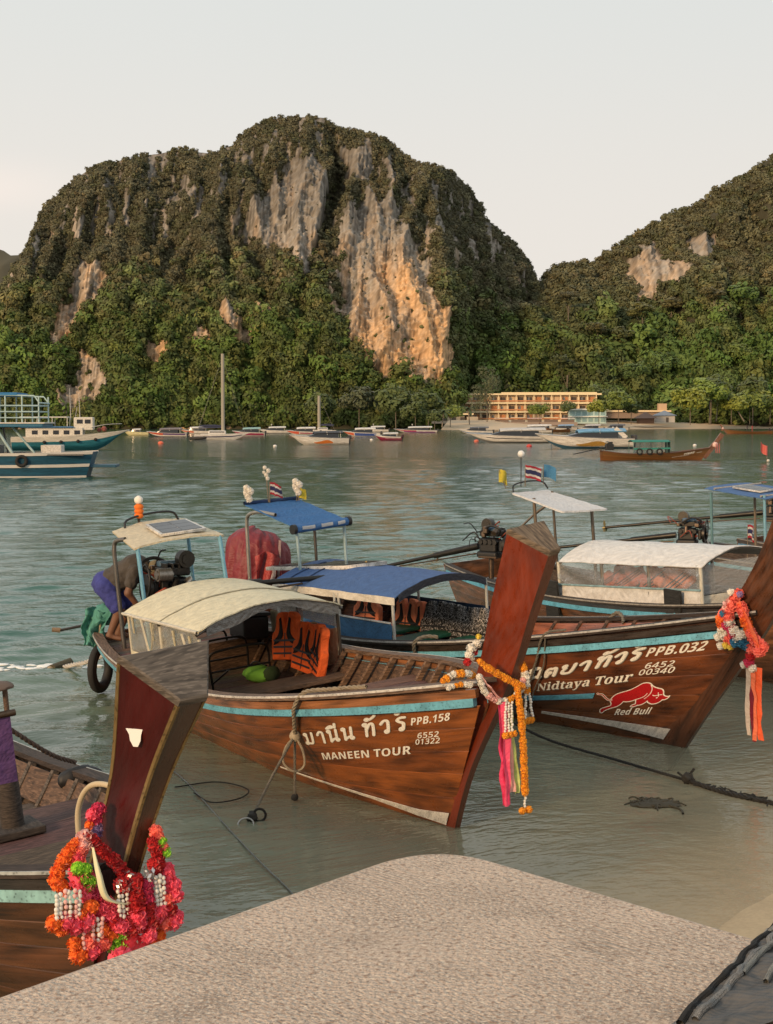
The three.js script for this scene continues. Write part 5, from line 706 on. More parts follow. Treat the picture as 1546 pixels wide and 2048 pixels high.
for (const [lab, p, hgt] of [['white flower bunch on the left corner of the blue stern roof', [-3.6, 2.19, 0.46], 0.1], ['white flower bunch on a stick at the centre of the blue stern roof', [-3.62, 2.17, 0.16], 0.36], ['white flower bunch at the right corner of the blue stern roof', [-3.52, 2.15, -0.26], 0.16]]) { const g = thing('flower_bunch', lab, 'flower bunch', gl(boatN, p)); part(g, 'stick', bar(V(0.03, 0, 0), V(0, hgt, 0), 0.007), M('wood', 0.3, 0.24, 0.17)); for (const [x, y, r] of [[0, 0, .05], [0.03, 0.05, .05], [-0.02, 0.09, .045], [0.02, -0.05, .045], [-0.03, 0.03, .035]]) { const o = part(g, 'flower', POMS[1], PT.white); o.position.set(x, hgt + y, 0.02 * Math.sin(x * 90)); o.scale.setScalar(hgt > 0.3 ? r * 0.6 : r); } }
{ const g = thing('lucky_charm', 'orange cloth bound post with a white tip on the cream stern roof', 'ornament', gl(boatM, [-3.52, 2.04, 0.14])); part(g, 'cloth_wrap', mg([0, 0.05, 0.1].map((y) => lump(0.055, 0.1, y * 50, 2, 1, 0.7, 1).translate(0, 0.1 + y, 0))), M('cloth', 0.78, 0.18, 0.02)); part(g, 'post', bar(V(), V(0, 0.3, 0), 0.014), M('wood', 0.1, 0.07, 0.05)); part(g, 'white_tip', lump(0.05, 0.1, 7, 2).translate(0, 0.28, 0), M('cloth', 0.8, 0.76, 0.68)); }
// ---------------------------------------------------------------- ropes, tyre, float
const ROPE = M('cloth', 0.40, 0.33, 0.23), DROPE = M('cloth', 0.03, 0.028, 0.024), GROPE = M('cloth', 0.25, 0.22, 0.17);
function twist(pts, r, seg, m2r = 0.55) { const c = new THREE.CatmullRomCurve3(pts), L = c.getLength(), fr = c.computeFrenetFrames(seg), out = []; for (let k = 0; k < 3; k++) { const q = []; for (let i = 0; i <= seg; i++) { const a = i / seg * L / (r * 9) * 6.283 + k * 2.094; q.push(c.getPointAt(i / seg).addScaledVector(fr.normals[i], r * m2r * Math.cos(a)).addScaledVector(fr.binormals[i], r * m2r * Math.sin(a))); } out.push(new THREE.TubeGeometry(new THREE.CatmullRomCurve3(q), seg, r * 0.62, 5)); } return mg(out); }
{
  const K = (s, t, o = 0.03) => boatM.localToWorld(HM.pt(s, t, 1, o)), g = thing('mooring_rope', 'tan rope tied over the rail of the MANEEN TOUR boat with hanging ends', 'rope', V());
  const kn = K(0.222, 0.72, 0.04), ring = V(-1.08, 0.03, -12.2);
  part(g, 'rope_strand', twist([K(0.13, 1.0, -0.10).add(V(0, 0.05, 0)), K(0.17, 1.0, -0.06).add(V(0, 0.055, 0)), K(0.195, 1.0, 0.02).add(V(0, 0.045, 0)), K(0.205, 0.94, 0.06), K(0.212, 0.85, 0.05), kn], 0.017, 60), ROPE);
  part(g, 'rope_knot', lump(0.045, 0.3, 3, 2, 1, 1.2, 1).translate(kn.x, kn.y, kn.z), ROPE);
  part(g, 'rope_strand', twist([kn, kn.clone().lerp(ring, 0.5).add(V(0, 0.02, 0)), ring], 0.011, 60), GROPE);
  part(g, 'rope_strand', twist([kn, kn.clone().add(V(0.0, -0.35, 0.05)), V(kn.x + 0.0, 0.06, kn.z + 0.06)], 0.011, 40), GROPE);
  part(g, 'rope_end', lump(0.03, 0.2, 5, 2).translate(kn.x, 0.05, kn.z + 0.06), DROPE);
  const lp = [kn, kn.clone().add(V(0.07, -0.12, 0.06)), kn.clone().add(V(0.08, -0.24, 0.07)), kn.clone().add(V(0.0, -0.29, 0.07)), kn.clone().add(V(-0.09, -0.22, 0.07)), kn.clone().add(V(-0.08, -0.1, 0.06)), kn]; part(g, 'rope_loop', tube(lp, 0.011, 40, 6), ROPE);
  part(g, 'iron_ring', new THREE.TorusGeometry(0.062, 0.008, 8, 28).rotateX(-0.9).translate(ring.x - 0.04, 0.0, ring.z + 0.1), M('metal', 0.4, 0.4, 0.38)); part(g, 'dark_knot', mg([lump(0.045, 0.4, 6, 2).translate(ring.x, 0.03, ring.z), new THREE.TorusGeometry(0.05, 0.01, 6, 20).translate(ring.x + 0.06, 0.05, ring.z)]), DROPE);
  single('sunken_line', tube([V(-2.1, 0.03, -14.2), V(-1.83, 0.012, -13.64), V(-1.3, 0.012, -12.1), V(-0.95, 0.012, -11.1), V(-0.62, 0.014, -10.2), V(-0.4, 0.01, -9.4)], 0.006, 60, 6), M('cloth', 0.33, 0.34, 0.31), 'grey line lying in the water between the near boat and the middle boat', 'rope');
  single('slack_line', tube([V(-1.66, 0.012, -13.1), V(-1.45, 0.014, -12.75), V(-1.25, 0.012, -12.9), V(-1.2, 0.014, -13.2), V(-1.5, 0.012, -13.5), V(-1.85, 0.014, -13.3)], 0.006, 50, 5), DROPE, 'thin dark slack line curling in the water near the iron ring', 'rope');
}
{
  const g = thing('anchor_rope', 'dark rope running from behind the middle stem across the shallow water to the beach', 'rope', V());
  part(g, 'rope_strand', twist([V(1.15, 0.16, -15.9), V(1.6, 0.06, -15.1), V(2.15, 0.035, -14.3), V(2.67, 0.03, -13.48)], 0.014, 80), DROPE);
  part(g, 'rope_strand', twist([V(2.67, 0.03, -13.48), V(2.95, 0.02, -13.02), V(3.25, 0.02, -12.7), V(3.7, 0.03, -12.3), V(4.4, 0.05, -11.9)], 0.02, 80), DROPE);
  part(g, 'rope_knot', mg([lump(0.05, 0.45, 2, 2).translate(2.67, 0.05, -13.48), bar(V(2.66, 0.05, -13.48), V(2.72, 0.14, -13.46), 0.012), bar(V(2.66, 0.04, -13.48), V(2.58, 0.1, -13.5), 0.01)]), DROPE);
  const r = rngOf(9), w = []; for (let i = 0; i < 46; i++) { const a = V(2.72 + r() * 0.55, 0.02, -13.35 + r() * 0.75 * (i % 2 ? 1 : 0.6)); a.x = 2.68 + (a.x - 2.68); a.z = -13.46 + (a.x - 2.68) * 1.35 + (r() - 0.5) * 0.06; w.push(tube([a, a.clone().add(V((r() - 0.5) * 0.12, 0.015 * r(), (r() - 0.5) * 0.12)), a.clone().add(V((r() - 0.5) * 0.2, 0.0, (r() - 0.5) * 0.2))], 0.006, 6, 4)); } part(g, 'rope_weed', mg(w), DROPE);
}
{
  const K = (s, t, o = 0.03) => boatN.localToWorld(HN.pt(s, t, 1, o)), g = thing('hanging_rope', 'grey rope looped over the rail left of the Nidtaya lettering', 'rope', V());
  part(g, 'rope_strand', twist([K(0.22, 1, -0.1).add(V(0, 0.05, 0)), K(0.235, 1, 0.03).add(V(0, 0.04, 0)), K(0.24, 0.8, 0.04), K(0.245, 0.55, 0.05), K(0.25, 0.35, 0.1)], 0.013, 50), GROPE); part(g, 'rope_strand', tube([K(0.235, 1, 0.03), K(0.228, 0.75, 0.04), K(0.235, 0.5, 0.05), K(0.23, 0.35, 0.12)], 0.009, 30, 5), GROPE);
  const b = K(0.235, 0.33, 0.12); part(g, 'net_float', lump(0.06, 0.1, 3, 2, 1, 1.3, 1).translate(b.x, b.y - 0.04, b.z), M('paint', 0.3, 0.29, 0.26)); part(g, 'dark_knot', lump(0.06, 0.4, 8, 2).translate(b.x - 0.1, b.y + 0.04, b.z), DROPE);
  single('rail_rope', twist([K(0.42, 1, -0.16).add(V(0, 0.05, 0)), K(0.43, 1, -0.05).add(V(0, 0.07, 0)), K(0.435, 1, 0.05).add(V(0, 0.03, 0)), K(0.436, 0.8, 0.05), K(0.43, 0.72, 0.05)], 0.02, 40), GROPE, 'thick grey rope over the rail of the blue roofed boat left of the middle stem', 'rope');
  single('rail_rope', twist([boatN.localToWorld(V(1.6, 0.55, -0.5)), boatN.localToWorld(V(1.62, 0.95, -0.62)), boatN.localToWorld(V(1.75, 1.1, -0.66)), boatN.localToWorld(V(1.9, 1.08, -0.6)), boatN.localToWorld(V(2.0, 1.04, -0.5))], 0.02, 40), GROPE, 'tan rope hanging over the far red inner rail of the blue roofed boat', 'rope');
}
{ const g = thing('rubber_tyre', 'black tyre hung as a fender at the stern of the MANEEN TOUR boat', 'tyre', gl(boatM, [-3.95, 0.36, 0.66])); g.rotation.set(0.1, 1.25, 0.06); part(g, 'tyre_ring', jitter(new THREE.TorusGeometry(0.20, 0.055, 12, 40).scale(1, 1.15, 1), 0.003, 8), M('plain', 0.012, 0.012, 0.012, { roughness: 0.7 })); part(g, 'tyre_tread', new THREE.TorusGeometry(0.235, 0.03, 8, 40).scale(1, 1.13, 1.5), M('plain', 0.018, 0.018, 0.018)); part(g, 'hanging_rope', bar(V(0, 0.24, 0), V(0.04, 0.6, 0.02), 0.014), ROPE); }
{ const a = gl(boatM, [-3.98, 0.62, 0.3]), b = V(-4.15, 0.05, -19.7); const g = thing('stern_rope', 'thick white twisted rope from the stern of the middle boat to a wooden float', 'rope', V()); part(g, 'rope_strand', twist([a, a.clone().lerp(b, 0.5).add(V(0, -0.06, 0)), b], 0.028, 70), M('cloth', 0.62, 0.60, 0.55)); part(g, 'dark_rope', tube([a, a.clone().add(V(-0.03, -0.2, 0.1)), a.clone().add(V(-0.02, -0.42, 0.12))], 0.018, 16, 6), DROPE);
  const f = thing('wooden_float', 'mossy wooden float lying in the foam left of the middle boat', 'float', V(-4.22, 0.02, -19.82), 0.5); part(f, 'float_log', jitter(bar(V(-0.16, 0, 0.1), V(0.16, 0.05, -0.1), 0.07, 0.055, 12), 0.012, 7), M('wood', 0.13, 0.11, 0.06)); part(f, 'pale_end', lump(0.05, 0.15, 3, 2).translate(-0.17, 0.0, 0.1), M('wood', 0.42, 0.36, 0.26));
  const r = rngOf(15), L = []; for (let i = 0; i < 420; i++) { const t = r(), x = lerp(-3.75, -8.5, t), z = -19.75 + (r() - 0.5) * (0.35 + 0.75 * t) + 0.15 * n2(x * 1.3, 3); if (n2(x * 2.2, z * 3) < -0.15) continue; const s = 0.02 + 0.05 * r() * r(); const q = new THREE.IcosahedronGeometry(s, 1); q.scale(1.6, 0.3, 1); L.push(q.translate(x, 0.022 + 0.012 * r(), z)); } stuffy(single('sea_foam', mg(L), M('plain', 0.78, 0.8, 0.78), 'white foam trailing left of the wooden float', 'foam')); }
{ const r = rngOf(21), L = []; for (let i = 0; i < 14; i++) { const a = r() * 6.28, d = 0.1 * Math.sqrt(r()); L.push(lump(0.05 + 0.03 * r(), 0.3, i, 2, 1.5, 0.22, 1).translate(2.25 + d * Math.cos(a) * 1.5, 0.006, -12.75 + d * Math.sin(a))); }
  for (let i = 0; i < 36; i++) { const a = r() * 6.28, d = 0.15 * Math.sqrt(r()), p = V(2.25 + d * Math.cos(a) * 1.3, 0.012, -12.75 + d * Math.sin(a)); L.push(tube([p, p.clone().add(V((r() - 0.5) * 0.14, 0.008, (r() - 0.5) * 0.14)), p.clone().add(V((r() - 0.5) * 0.25, -0.008, (r() - 0.5) * 0.25))], 0.007, 6, 4)); } L.push(tube([V(2.3, 0.012, -12.72), V(2.42, 0.012, -12.55), V(2.42, 0.01, -12.4)], 0.01, 10, 5)); stuffy(single('seaweed', mg(L), M('plain', 0.045, 0.04, 0.025), 'dark clump of seaweed floating in the shallow water', 'seaweed')); }
single('coiled_hose', tube([wF(2.75, 0.62, -0.3), wF(2.78, 0.95, -0.3), wF(2.95, 1.12, -0.33), wF(3.2, 1.12, -0.4), wF(3.4, 0.9, -0.45)], 0.017, 40, 8), M('plain', 0.5, 0.42, 0.28), 'tan hose arching above the deck of the near boat', 'hose');
{ const g = thing('rope_fender', 'black fender hung by a rope on the far rail of the near boat', 'fender', gl(boatF, [0.95, 0.62, -1.0]), 0.6); part(g, 'fender_body', lump(0.10, 0.1, 3, 3, 1.7, 0.9, 0.7), M('plain', 0.014, 0.014, 0.015, { roughness: 0.6 })); part(g, 'fender_rope', twist([V(-0.05, 0.12, 0.02), V(-0.3, 0.24, 0.2), V(-0.68, 0.5, 0.4)], 0.016, 30), M('cloth', 0.16, 0.11, 0.085)); }
// ---------------------------------------------------------------- the boatman
function sdf(bones, lo, hi, cell, k = 0.03) {
  const s = V().subVectors(hi, lo), n = Math.min(130, Math.ceil(Math.max(s.x, s.y, s.z) / cell)) + 4, half = Math.max(s.x, s.y, s.z) / 2 + cell * 2, c = V().addVectors(lo, hi).multiplyScalar(0.5), mc = new MarchingCubes(n, new THREE.MeshBasicMaterial(), false, false, 200000), P = V(), pa = V(), ba = V();
  mc.isolation = 0; const B = bones.map(([a, b, ra, rb, sc]) => [V(...a), V(...b), ra, rb, sc]);
  for (let z = 0; z < n; z++) for (let y = 0; y < n; y++) for (let x = 0; x < n; x++) {
    P.set(((x - n / 2) / (n / 2)) * half, ((y - n / 2) / (n / 2)) * half, ((z - n / 2) / (n / 2)) * half).add(c); let d = 9;
    for (const [a, b, ra, rb] of B) { pa.subVectors(P, a); ba.subVectors(b, a); const h = clamp(pa.dot(ba) / Math.max(1e-9, ba.lengthSq()), 0, 1), q = pa.addScaledVector(ba, -h).length() - lerp(ra, rb, h), m = Math.max(k - Math.abs(d - q), 0) / k; d = Math.min(d, q) - m * m * k / 4; }
    mc.field[x + y * n + z * n * n] = -d;
  }
  mc.update(); const g = new THREE.BufferGeometry(), N = mc.count; g.setAttribute('position', new THREE.BufferAttribute(mc.positionArray.slice(0, N * 3), 3)); g.setAttribute('normal', new THREE.BufferAttribute(mc.normalArray.slice(0, N * 3), 3)); g.setAttribute('uv', new THREE.Float32BufferAttribute(new Float32Array(N * 2), 2));
  g.scale(half, half, half).translate(c.x, c.y, c.z); const w = g.attributes.position, uv = g.attributes.uv; for (let i = 0; i < N; i++) uv.setXY(i, w.getX(i) + w.getZ(i), w.getY(i)); g.computeVertexNormals(); const m = mergeVertices(g, 1e-4); m.computeVertexNormals(); return m;
}
{
  const g = thing('person', 'bent over man in a grey shirt, blue shorts and a cap at the stern', 'person', wM(-3.78, 0.70, 0.50), -0.12);
  // x forward, y up, z to his right
  const hip = [-0.08, 0.66, 0], chest = [0.26, 0.84, 0], neck = [0.40, 0.86, 0], head = [0.515, 0.80, 0.0], bones = [];
  const J = { hr: [-0.08, 0.63, 0.1], hl: [-0.08, 0.63, -0.1], kr: [0.10, 0.36, 0.13], kl: [0.13, 0.36, -0.13], ar: [-0.03, 0.05, 0.12], al: [0.0, 0.05, -0.12], sr: [0.30, 0.83, 0.19], sl: [0.30, 0.83, -0.19], er: [0.24, 0.58, 0.24], el: [0.32, 0.58, -0.22], wr: [0.36, 0.37, 0.14], wl: [0.42, 0.38, -0.10] };
  bones.push([hip, chest, 0.135, 0.15], [chest, neck, 0.13, 0.06], [neck, head, 0.055, 0.05]);
  for (const s of ['r', 'l']) { bones.push([J['h' + s], J['k' + s], 0.095, 0.062], [J['k' + s], J['a' + s], 0.06, 0.038], [J['a' + s], [J['a' + s][0] + 0.14, 0.03, J['a' + s][2]], 0.036, 0.028], [J['s' + s], J['e' + s], 0.056, 0.042], [J['e' + s], J['w' + s], 0.042, 0.028]); }
  const body = sdf(bones, V(-0.35, -0.05, -0.4), V(0.75, 1.05, 0.4), 0.014);
  const hd = sdf([[[0.50, 0.83, 0], [0.535, 0.80, 0], 0.082, 0.088], [[0.55, 0.74, 0], [0.57, 0.72, 0], 0.055, 0.045], [[0.60, 0.765, 0], [0.632, 0.755, 0], 0.018, 0.014], [[0.505, 0.79, 0.088], [0.505, 0.76, 0.088], 0.018, 0.012], [[0.505, 0.79, -0.088], [0.505, 0.76, -0.088], 0.018, 0.012], [[0.43, 0.85, 0], [0.51, 0.80, 0], 0.055, 0.06]], V(0.38, 0.64, -0.12), V(0.68, 0.94, 0.12), 0.004, 0.02);
  const hands = []; for (const s of ['r', 'l']) { const w = V(...J['w' + s]), q = s === 'r' ? 1 : -1, L = [[w.toArray(), [w.x + 0.03, w.y - 0.07, w.z - 0.01 * q], 0.026, 0.03]]; for (let i = 0; i < 4; i++) { const b = V(w.x + 0.03 + 0.012 * (i - 1.5), w.y - 0.08, w.z + q * 0.016 * (i - 1.5)), m = b.clone().add(V(0.012, -0.036 + 0.004 * Math.abs(i - 1), 0)), e = m.clone().add(V(-0.012, -0.028, -0.008 * q)); L.push([b.toArray(), m.toArray(), 0.0095, 0.009], [m.toArray(), e.toArray(), 0.009, 0.008]); } const tb = V(w.x + 0.03, w.y - 0.03, w.z - 0.026 * q), te = tb.clone().add(V(0.03, -0.03, -0.02 * q)); L.push([tb.toArray(), te.toArray(), 0.012, 0.009]); hands.push(sdf(L, w.clone().add(V(-0.06, -0.2, -0.09)), w.clone().add(V(0.12, 0.05, 0.09)), 0.0035, 0.008)); }
  const skin = M('plain', 0.16, 0.075, 0.042, { roughness: 0.6 });
  part(g, 'body', mg([body, hd, ...hands]), skin);
  const sh = []; sh.push([hip, chest, 0.15, 0.172], [chest, [0.36, 0.86, 0], 0.165, 0.10]); for (const s of ['r', 'l']) sh.push([J['s' + s], [lerp(J['s' + s][0], J['e' + s][0], 0.55), lerp(J['s' + s][1], J['e' + s][1], 0.55), lerp(J['s' + s][2], J['e' + s][2], 0.55)], 0.078, 0.074]);
  part(g, 'shirt', jitter(sdf(sh, V(-0.35, 0.4, -0.4), V(0.6, 1.1, 0.4), 0.014), 0.008, 10), M('cloth', 0.075, 0.066, 0.058));
  const so = [[[-0.11, 0.66, 0], [-0.03, 0.68, 0], 0.155, 0.145]]; for (const s of ['r', 'l']) so.push([J['h' + s], [lerp(J['h' + s][0], J['k' + s][0], 0.8), lerp(J['h' + s][1], J['k' + s][1], 0.8), lerp(J['h' + s][2], J['k' + s][2], 0.8)], 0.118, 0.1]);
  part(g, 'shorts', jitter(sdf(so, V(-0.4, 0.2, -0.35), V(0.4, 0.95, 0.35), 0.014), 0.008, 10), M('cloth', 0.045, 0.055, 0.26));
  const cap = part(g, 'cap', mg([sdf([[[0.50, 0.85, 0], [0.53, 0.83, 0], 0.095, 0.094]], V(0.36, 0.70, -0.14), V(0.68, 0.98, 0.14), 0.008)]), M('cloth', 0.22, 0.19, 0.12)); part(cap, 'brim', sheet((u, v) => V(0.60 + 0.075 * v, 0.80 - 0.05 * v - 0.02 * (2 * u - 1) ** 2, 0.085 * (2 * u - 1) * (1 - 0.25 * v)), 10, 4, 0.006), M('cloth', 0.2, 0.17, 0.11));
  for (const z of [0.036, -0.036]) part(g, 'eye', lump(0.011, 0, 1, 2).translate(0.607, 0.79, z), M('plain', 0.02, 0.015, 0.012)); part(g, 'mouth', boxAt(0.006, 0.006, 0.04, 0.608, 0.722, 0, 0.002), M('plain', 0.12, 0.035, 0.03));
}
{ const g = thing('cloth_bundle', 'teal green cloth hanging over the stern beside the bent over man', 'cloth', wM(-3.98, 0.6, 0.60), -0.1); part(g, 'cloth_fold', sheet((u, v) => V(-0.17 + 0.32 * u * (1 - 0.25 * v) - 0.05 * v + 0.02 * Math.sin(v * 9), 0.46 - 0.44 * v + 0.03 * Math.sin(u * 7), 0.10 + 0.05 * Math.sin(u * 13 + v * 4) + 0.03 * n2(u * 4, v * 5)), 30, 24, 0.006, 1, 1), M('cloth', 0.10, 0.33, 0.27)); part(g, 'cloth_lump', lump(0.15, 0.35, 2, 3, 1.1, 0.8, 0.6, 3).translate(0.02, 0.38, 0.03), M('cloth', 0.09, 0.30, 0.25)); }
{ const a = wM(-3.6, 0.98, 0.2), b = V(-4.05, 0.62, -19.0); const g = thing('steering_pole', 'dark pole with a pale wooden grip sticking out left of the bent over man', 'pole', V()); part(g, 'pole_shaft', bar(a, b, 0.02, 0.018), M('metal', 0.06, 0.05, 0.045)); part(g, 'wooden_grip', bar(b, b.clone().add(V(-0.1, 0.01, 0.02)), 0.034, 0.03), M('wood', 0.36, 0.26, 0.17)); }
// ---------------------------------------------------------------- far beach, hotel and trees
{
  const T = [[-10, -652], [21, -636], [40, -645], [70, -672], [120, -706], [190, -752], [320, -820]], nx = 120, ny = 14, pos = [], idx = [];
  for (let j = 0; j <= ny; j++) for (let i = 0; i <= nx; i++) { const X = lerp(22, 320, i / nx), z0 = interp(T, X), t = j / ny; pos.push(X + t * 6, -0.6 + 4.6 * Math.pow(t, 0.85) + 0.3 * fbm2(X / 7, t * 6, 3), z0 + 4 - 60 * t); }
  for (let j = 0; j < ny; j++) for (let i = 0; i < nx; i++) { const a = j * (nx + 1) + i; idx.push(a, a + 1, a + nx + 2, a, a + nx + 2, a + nx + 1); }
  const g = new THREE.BufferGeometry(); g.setAttribute('position', new THREE.Float32BufferAttribute(pos, 3)); g.setIndex(idx); g.computeVertexNormals();
  struct('beach', g, M('plain', 0.60, 0.47, 0.32), 'pale sand beach along the far shore below the hotel');
}
const BX = (w, h, d, x, y, z) => new THREE.BoxGeometry(w, h, d).translate(x, y, z);
{
  const g = thing('hotel_building', 'long three storey cream hotel at the foot of the hill', 'hotel', V(63, 3.2, -728), -0.10);
  const cream = M('plain', 0.72, 0.60, 0.38), wall = M('plain', 0.55, 0.42, 0.28), rail = M('plain', 0.50, 0.22, 0.10), dark = M('plain', 0.07, 0.06, 0.055), Wd = 72;
  part(g, 'wall', mg([BX(Wd, 13, 9, 0, 6.5, -4.5)]), wall);
  for (let k = 0; k < 4; k++) { part(g, 'floor_slab', mg([BX(Wd - 0 + (k === 3 ? 2 : 0), 0.75, 3.2, k === 3 ? 1 : 0, 0.6 + k * 4.15, 0.9)]), cream); if (k < 3) part(g, 'balcony_rail', BX(Wd - 2, 0.55, 0.15, 0, 1.6 + k * 4.15, 2.35), rail); }
  part(g, 'roof', mg([BX(Wd * 0.62, 0.5, 12.5, 13.5, 13.7, -4), BX(Wd * 0.36, 0.5, 12, -23, 13.2, -4), BX(4, 1.5, 4, -33, 13.9, -3)]), cream);
  for (let i = 0; i < 18; i++) { part(g, 'column', BX(0.4, 12.4, 0.4, -Wd / 2 + 1 + i * 4.15, 6.4, 2.0), cream); for (let k = 0; k < 3; k++) if (i < 17) { const wn = part(g, 'window', BX(2.6, 2.2, 0.2, -Wd / 2 + 3 + i * 4.15, 2.3 + k * 4.15, 0.06), (i * 7 + k * 3) % 5 === 0 ? wall : (i + k) % 3 ? dark : rail); if ((i + k) % 2) part(wn, 'pane', BX(1.1, 1.9, 0.06, -Wd / 2 + 2.6 + i * 4.15, 2.3 + k * 4.15, 0.2), M('plain', 0.16, 0.17, 0.17, { roughness: 0.2 })); } }
  part(g, 'stair_tower', mg([BX(6, 14.5, 6, -38, 6.2, -1), BX(7, 0.6, 7, -38, 5, -1), BX(7, 0.6, 7, -38, 9.4, -1), BX(7, 0.6, 7, -38, 13.2, -1)]), cream);
}
{ const g = thing('low_wing', 'low flat roofed wing at the left end of the hotel', 'building', V(28, 2.2, -700), 0.05); part(g, 'wall', mg([BX(15, 3.2, 6, 0, 1.9, -3), BX(5, 3, 6, 11, 1.9, -2)]), M('plain', 0.42, 0.36, 0.28)); part(g, 'roof', mg([BX(20, 0.7, 8, 1.5, 4.6, -3), BX(11, 0.5, 5, 7, 1.2, 2)]), M('plain', 0.72, 0.6, 0.4)); for (let i = 0; i < 4; i++) part(g, 'window', BX(2, 1.6, 0.2, -5.5 + i * 4, 2.4, 0.05), M('plain', 0.08, 0.07, 0.06)); }
{ const g = thing('glass_pavilion', 'pale blue and white two storey pavilion in front of the hotel', 'building', V(92, 2.5, -706), -0.05); part(g, 'wall', BX(17, 6.2, 6, 0, 3.1, -3), M('plain', 0.42, 0.58, 0.58)); part(g, 'roof', mg([BX(19, 0.6, 8, 0, 6.5, -3), BX(18, 0.4, 2, 0, 3.2, 0.6)]), M('plain', 0.75, 0.76, 0.72)); for (let i = 0; i < 6; i++) for (let k = 0; k < 2; k++) part(g, 'window', BX(2, 1.8, 0.15, -7 + i * 2.8, 1.7 + k * 3, 0.05), M('plain', 0.22, 0.36, 0.38, { roughness: 0.2 })); }
{ const g = thing('beach_terrace', 'row of low awnings and terraces below the hotel', 'terrace', V(66, 1.8, -696), -0.12); for (let i = 0; i < 5; i++) { part(g, 'awning', BX(6.5, 0.3, 3.5, -14 + i * 7.4, 3.1 + 0.3 * (i % 2), 0), M('plain', 0.58 - 0.05 * (i % 3), 0.54 - 0.06 * (i % 3), 0.48 - 0.08 * (i % 2))); part(g, 'terrace_wall', BX(6.2, 2.4, 2.5, -14 + i * 7.4, 1.3, -0.6), M('plain', 0.17, 0.13, 0.11)); } part(g, 'sea_wall', BX(40, 1.5, 1, 0, 0.6, 3), M('plain', 0.24, 0.19, 0.16)); }
{ const g = thing('beach_hut', 'brown thatched hut on the beach right of the hotel', 'hut', V(120, 2.5, -715), 0.1); part(g, 'wall', BX(7, 2.4, 5, 0, 1.2, 0), M('plain', 0.16, 0.09, 0.06)); part(g, 'roof', new THREE.ConeGeometry(6.2, 3, 4).rotateY(0.785).scale(1.15, 1, 0.8).translate(0, 3.9, 0), M('plain', 0.19, 0.12, 0.09)); }
{ const g = thing('beach_house', 'low house with a grey blue roof right of the thatched hut', 'house', V(130, 3, -722), -0.05); part(g, 'wall', BX(9, 3.2, 6, 0, 1.6, 0), M('plain', 0.45, 0.44, 0.42)); part(g, 'roof', new THREE.ConeGeometry(7, 2.4, 4).rotateY(0.785).scale(1.1, 1, 0.8).translate(0, 4.4, 0), M('plain', 0.24, 0.29, 0.36)); part(g, 'door', BX(1.2, 2.2, 0.2, 1, 1.2, 3.05), M('plain', 0.1, 0.09, 0.08)); }
{ const g = thing('low_building', 'long low cream roofed building behind the thatched hut', 'building', V(119, 4.5, -738), -0.02); part(g, 'wall', BX(30, 3, 6, 0, 2, 0), M('plain', 0.24, 0.18, 0.14)); part(g, 'roof', BX(33, 0.8, 8, 0, 3.9, 0), M('plain', 0.72, 0.58, 0.36)); part(g, 'stair_house', BX(4, 7, 4, 13, 4, -2), M('plain', 0.5, 0.36, 0.24)); }
const canopyGeo = [201, 202, 203].map((s) => crownGeo(s, 420, 0.85, 0.17)), wispGeo = crownGeo(210, 520, 1.1, 0.075);
function tree(label, p, hgt, rad, c, kind = 0, lean = 0, group) {
  const g = thing('tree', label, 'tree', p, rnd(0, 6)); part(g, 'trunk', tube([V(0, -1, 0), V(lean * 0.3, hgt * 0.35, 0), V(lean, hgt * 0.75, 0.1)], Math.max(0.16, hgt * 0.014), 10, 7), M('wood', 0.26, 0.22, 0.17));
  const m = new THREE.MeshPhysicalMaterial({ color: col(...c.map((v, i) => v * [1.55, 1.6, 1.2][i])), roughness: 0.8, side: THREE.DoubleSide, transmission: 0.3, thickness: 0 });
  const L = []; const q = rngOf(Math.round(p.x * 7 + p.z)); const lobes = kind === 1 ? 5 : kind === 2 ? 3 : 4;
  for (let i = 0; i < lobes; i++) { const a = i / lobes * 6.28 + q(), k = kind === 2 ? 0.35 : 0.45; const s = rad * (0.62 + 0.3 * q()); L.push((kind === 1 ? wispGeo : canopyGeo[i % 3]).clone().scale(s, s * (kind === 2 ? 0.55 : kind === 1 ? 1.1 : 0.85), s).rotateY(q() * 6).translate(lean + Math.cos(a) * rad * k, hgt - rad * (kind === 2 ? 0.15 : 0.55) + (kind === 1 ? (i - 2) * rad * 0.45 : (q() - 0.4) * rad * 0.5), Math.sin(a) * rad * k)); }
  part(g, 'crown', mg(L), m); for (let i = 0; i < 3; i++) part(g, 'limb', bar(V(lean * 0.6, hgt * 0.5, 0), V(lean + (i - 1) * rad * 0.45, hgt * 0.8, (i % 2 - 0.5) * rad * 0.5), 0.14, 0.06, 5), M('wood', 0.24, 0.2, 0.15));
  return g;
}
function palm(label, p, hgt, lean, n, c) {
  const g = thing('palm_tree', label, 'palm', p, 0); const top = V(lean, hgt, 0); part(g, 'trunk', tube([V(0, -0.5, 0), V(lean * 0.45, hgt * 0.5, 0), top], 0.28, 14, 7), M('wood', 0.36, 0.31, 0.25));
  for (let i = 0; i < n; i++) { const a = i / n * 6.28, l = 4.2, up = 0.9 - 0.8 * (i % 3) / 2; part(g, 'frond', sheet((u, v) => { const d = v * l, w = 0.75 * Math.sin(Math.PI * Math.min(1, v + 0.06)) * (u - 0.5) * 2; return V(top.x + Math.cos(a) * d - Math.sin(a) * w, top.y + up * d - 0.24 * d * d - 0.35 * Math.abs(w), Math.sin(a) * d + Math.cos(a) * w); }, 4, 7, 0.02), M('plain', ...c)); }
  return g;
}
const G1 = [0.065, 0.088, 0.028], G2 = [0.17, 0.19, 0.032], G3 = [0.115, 0.15, 0.034], G4 = [0.055, 0.065, 0.035];
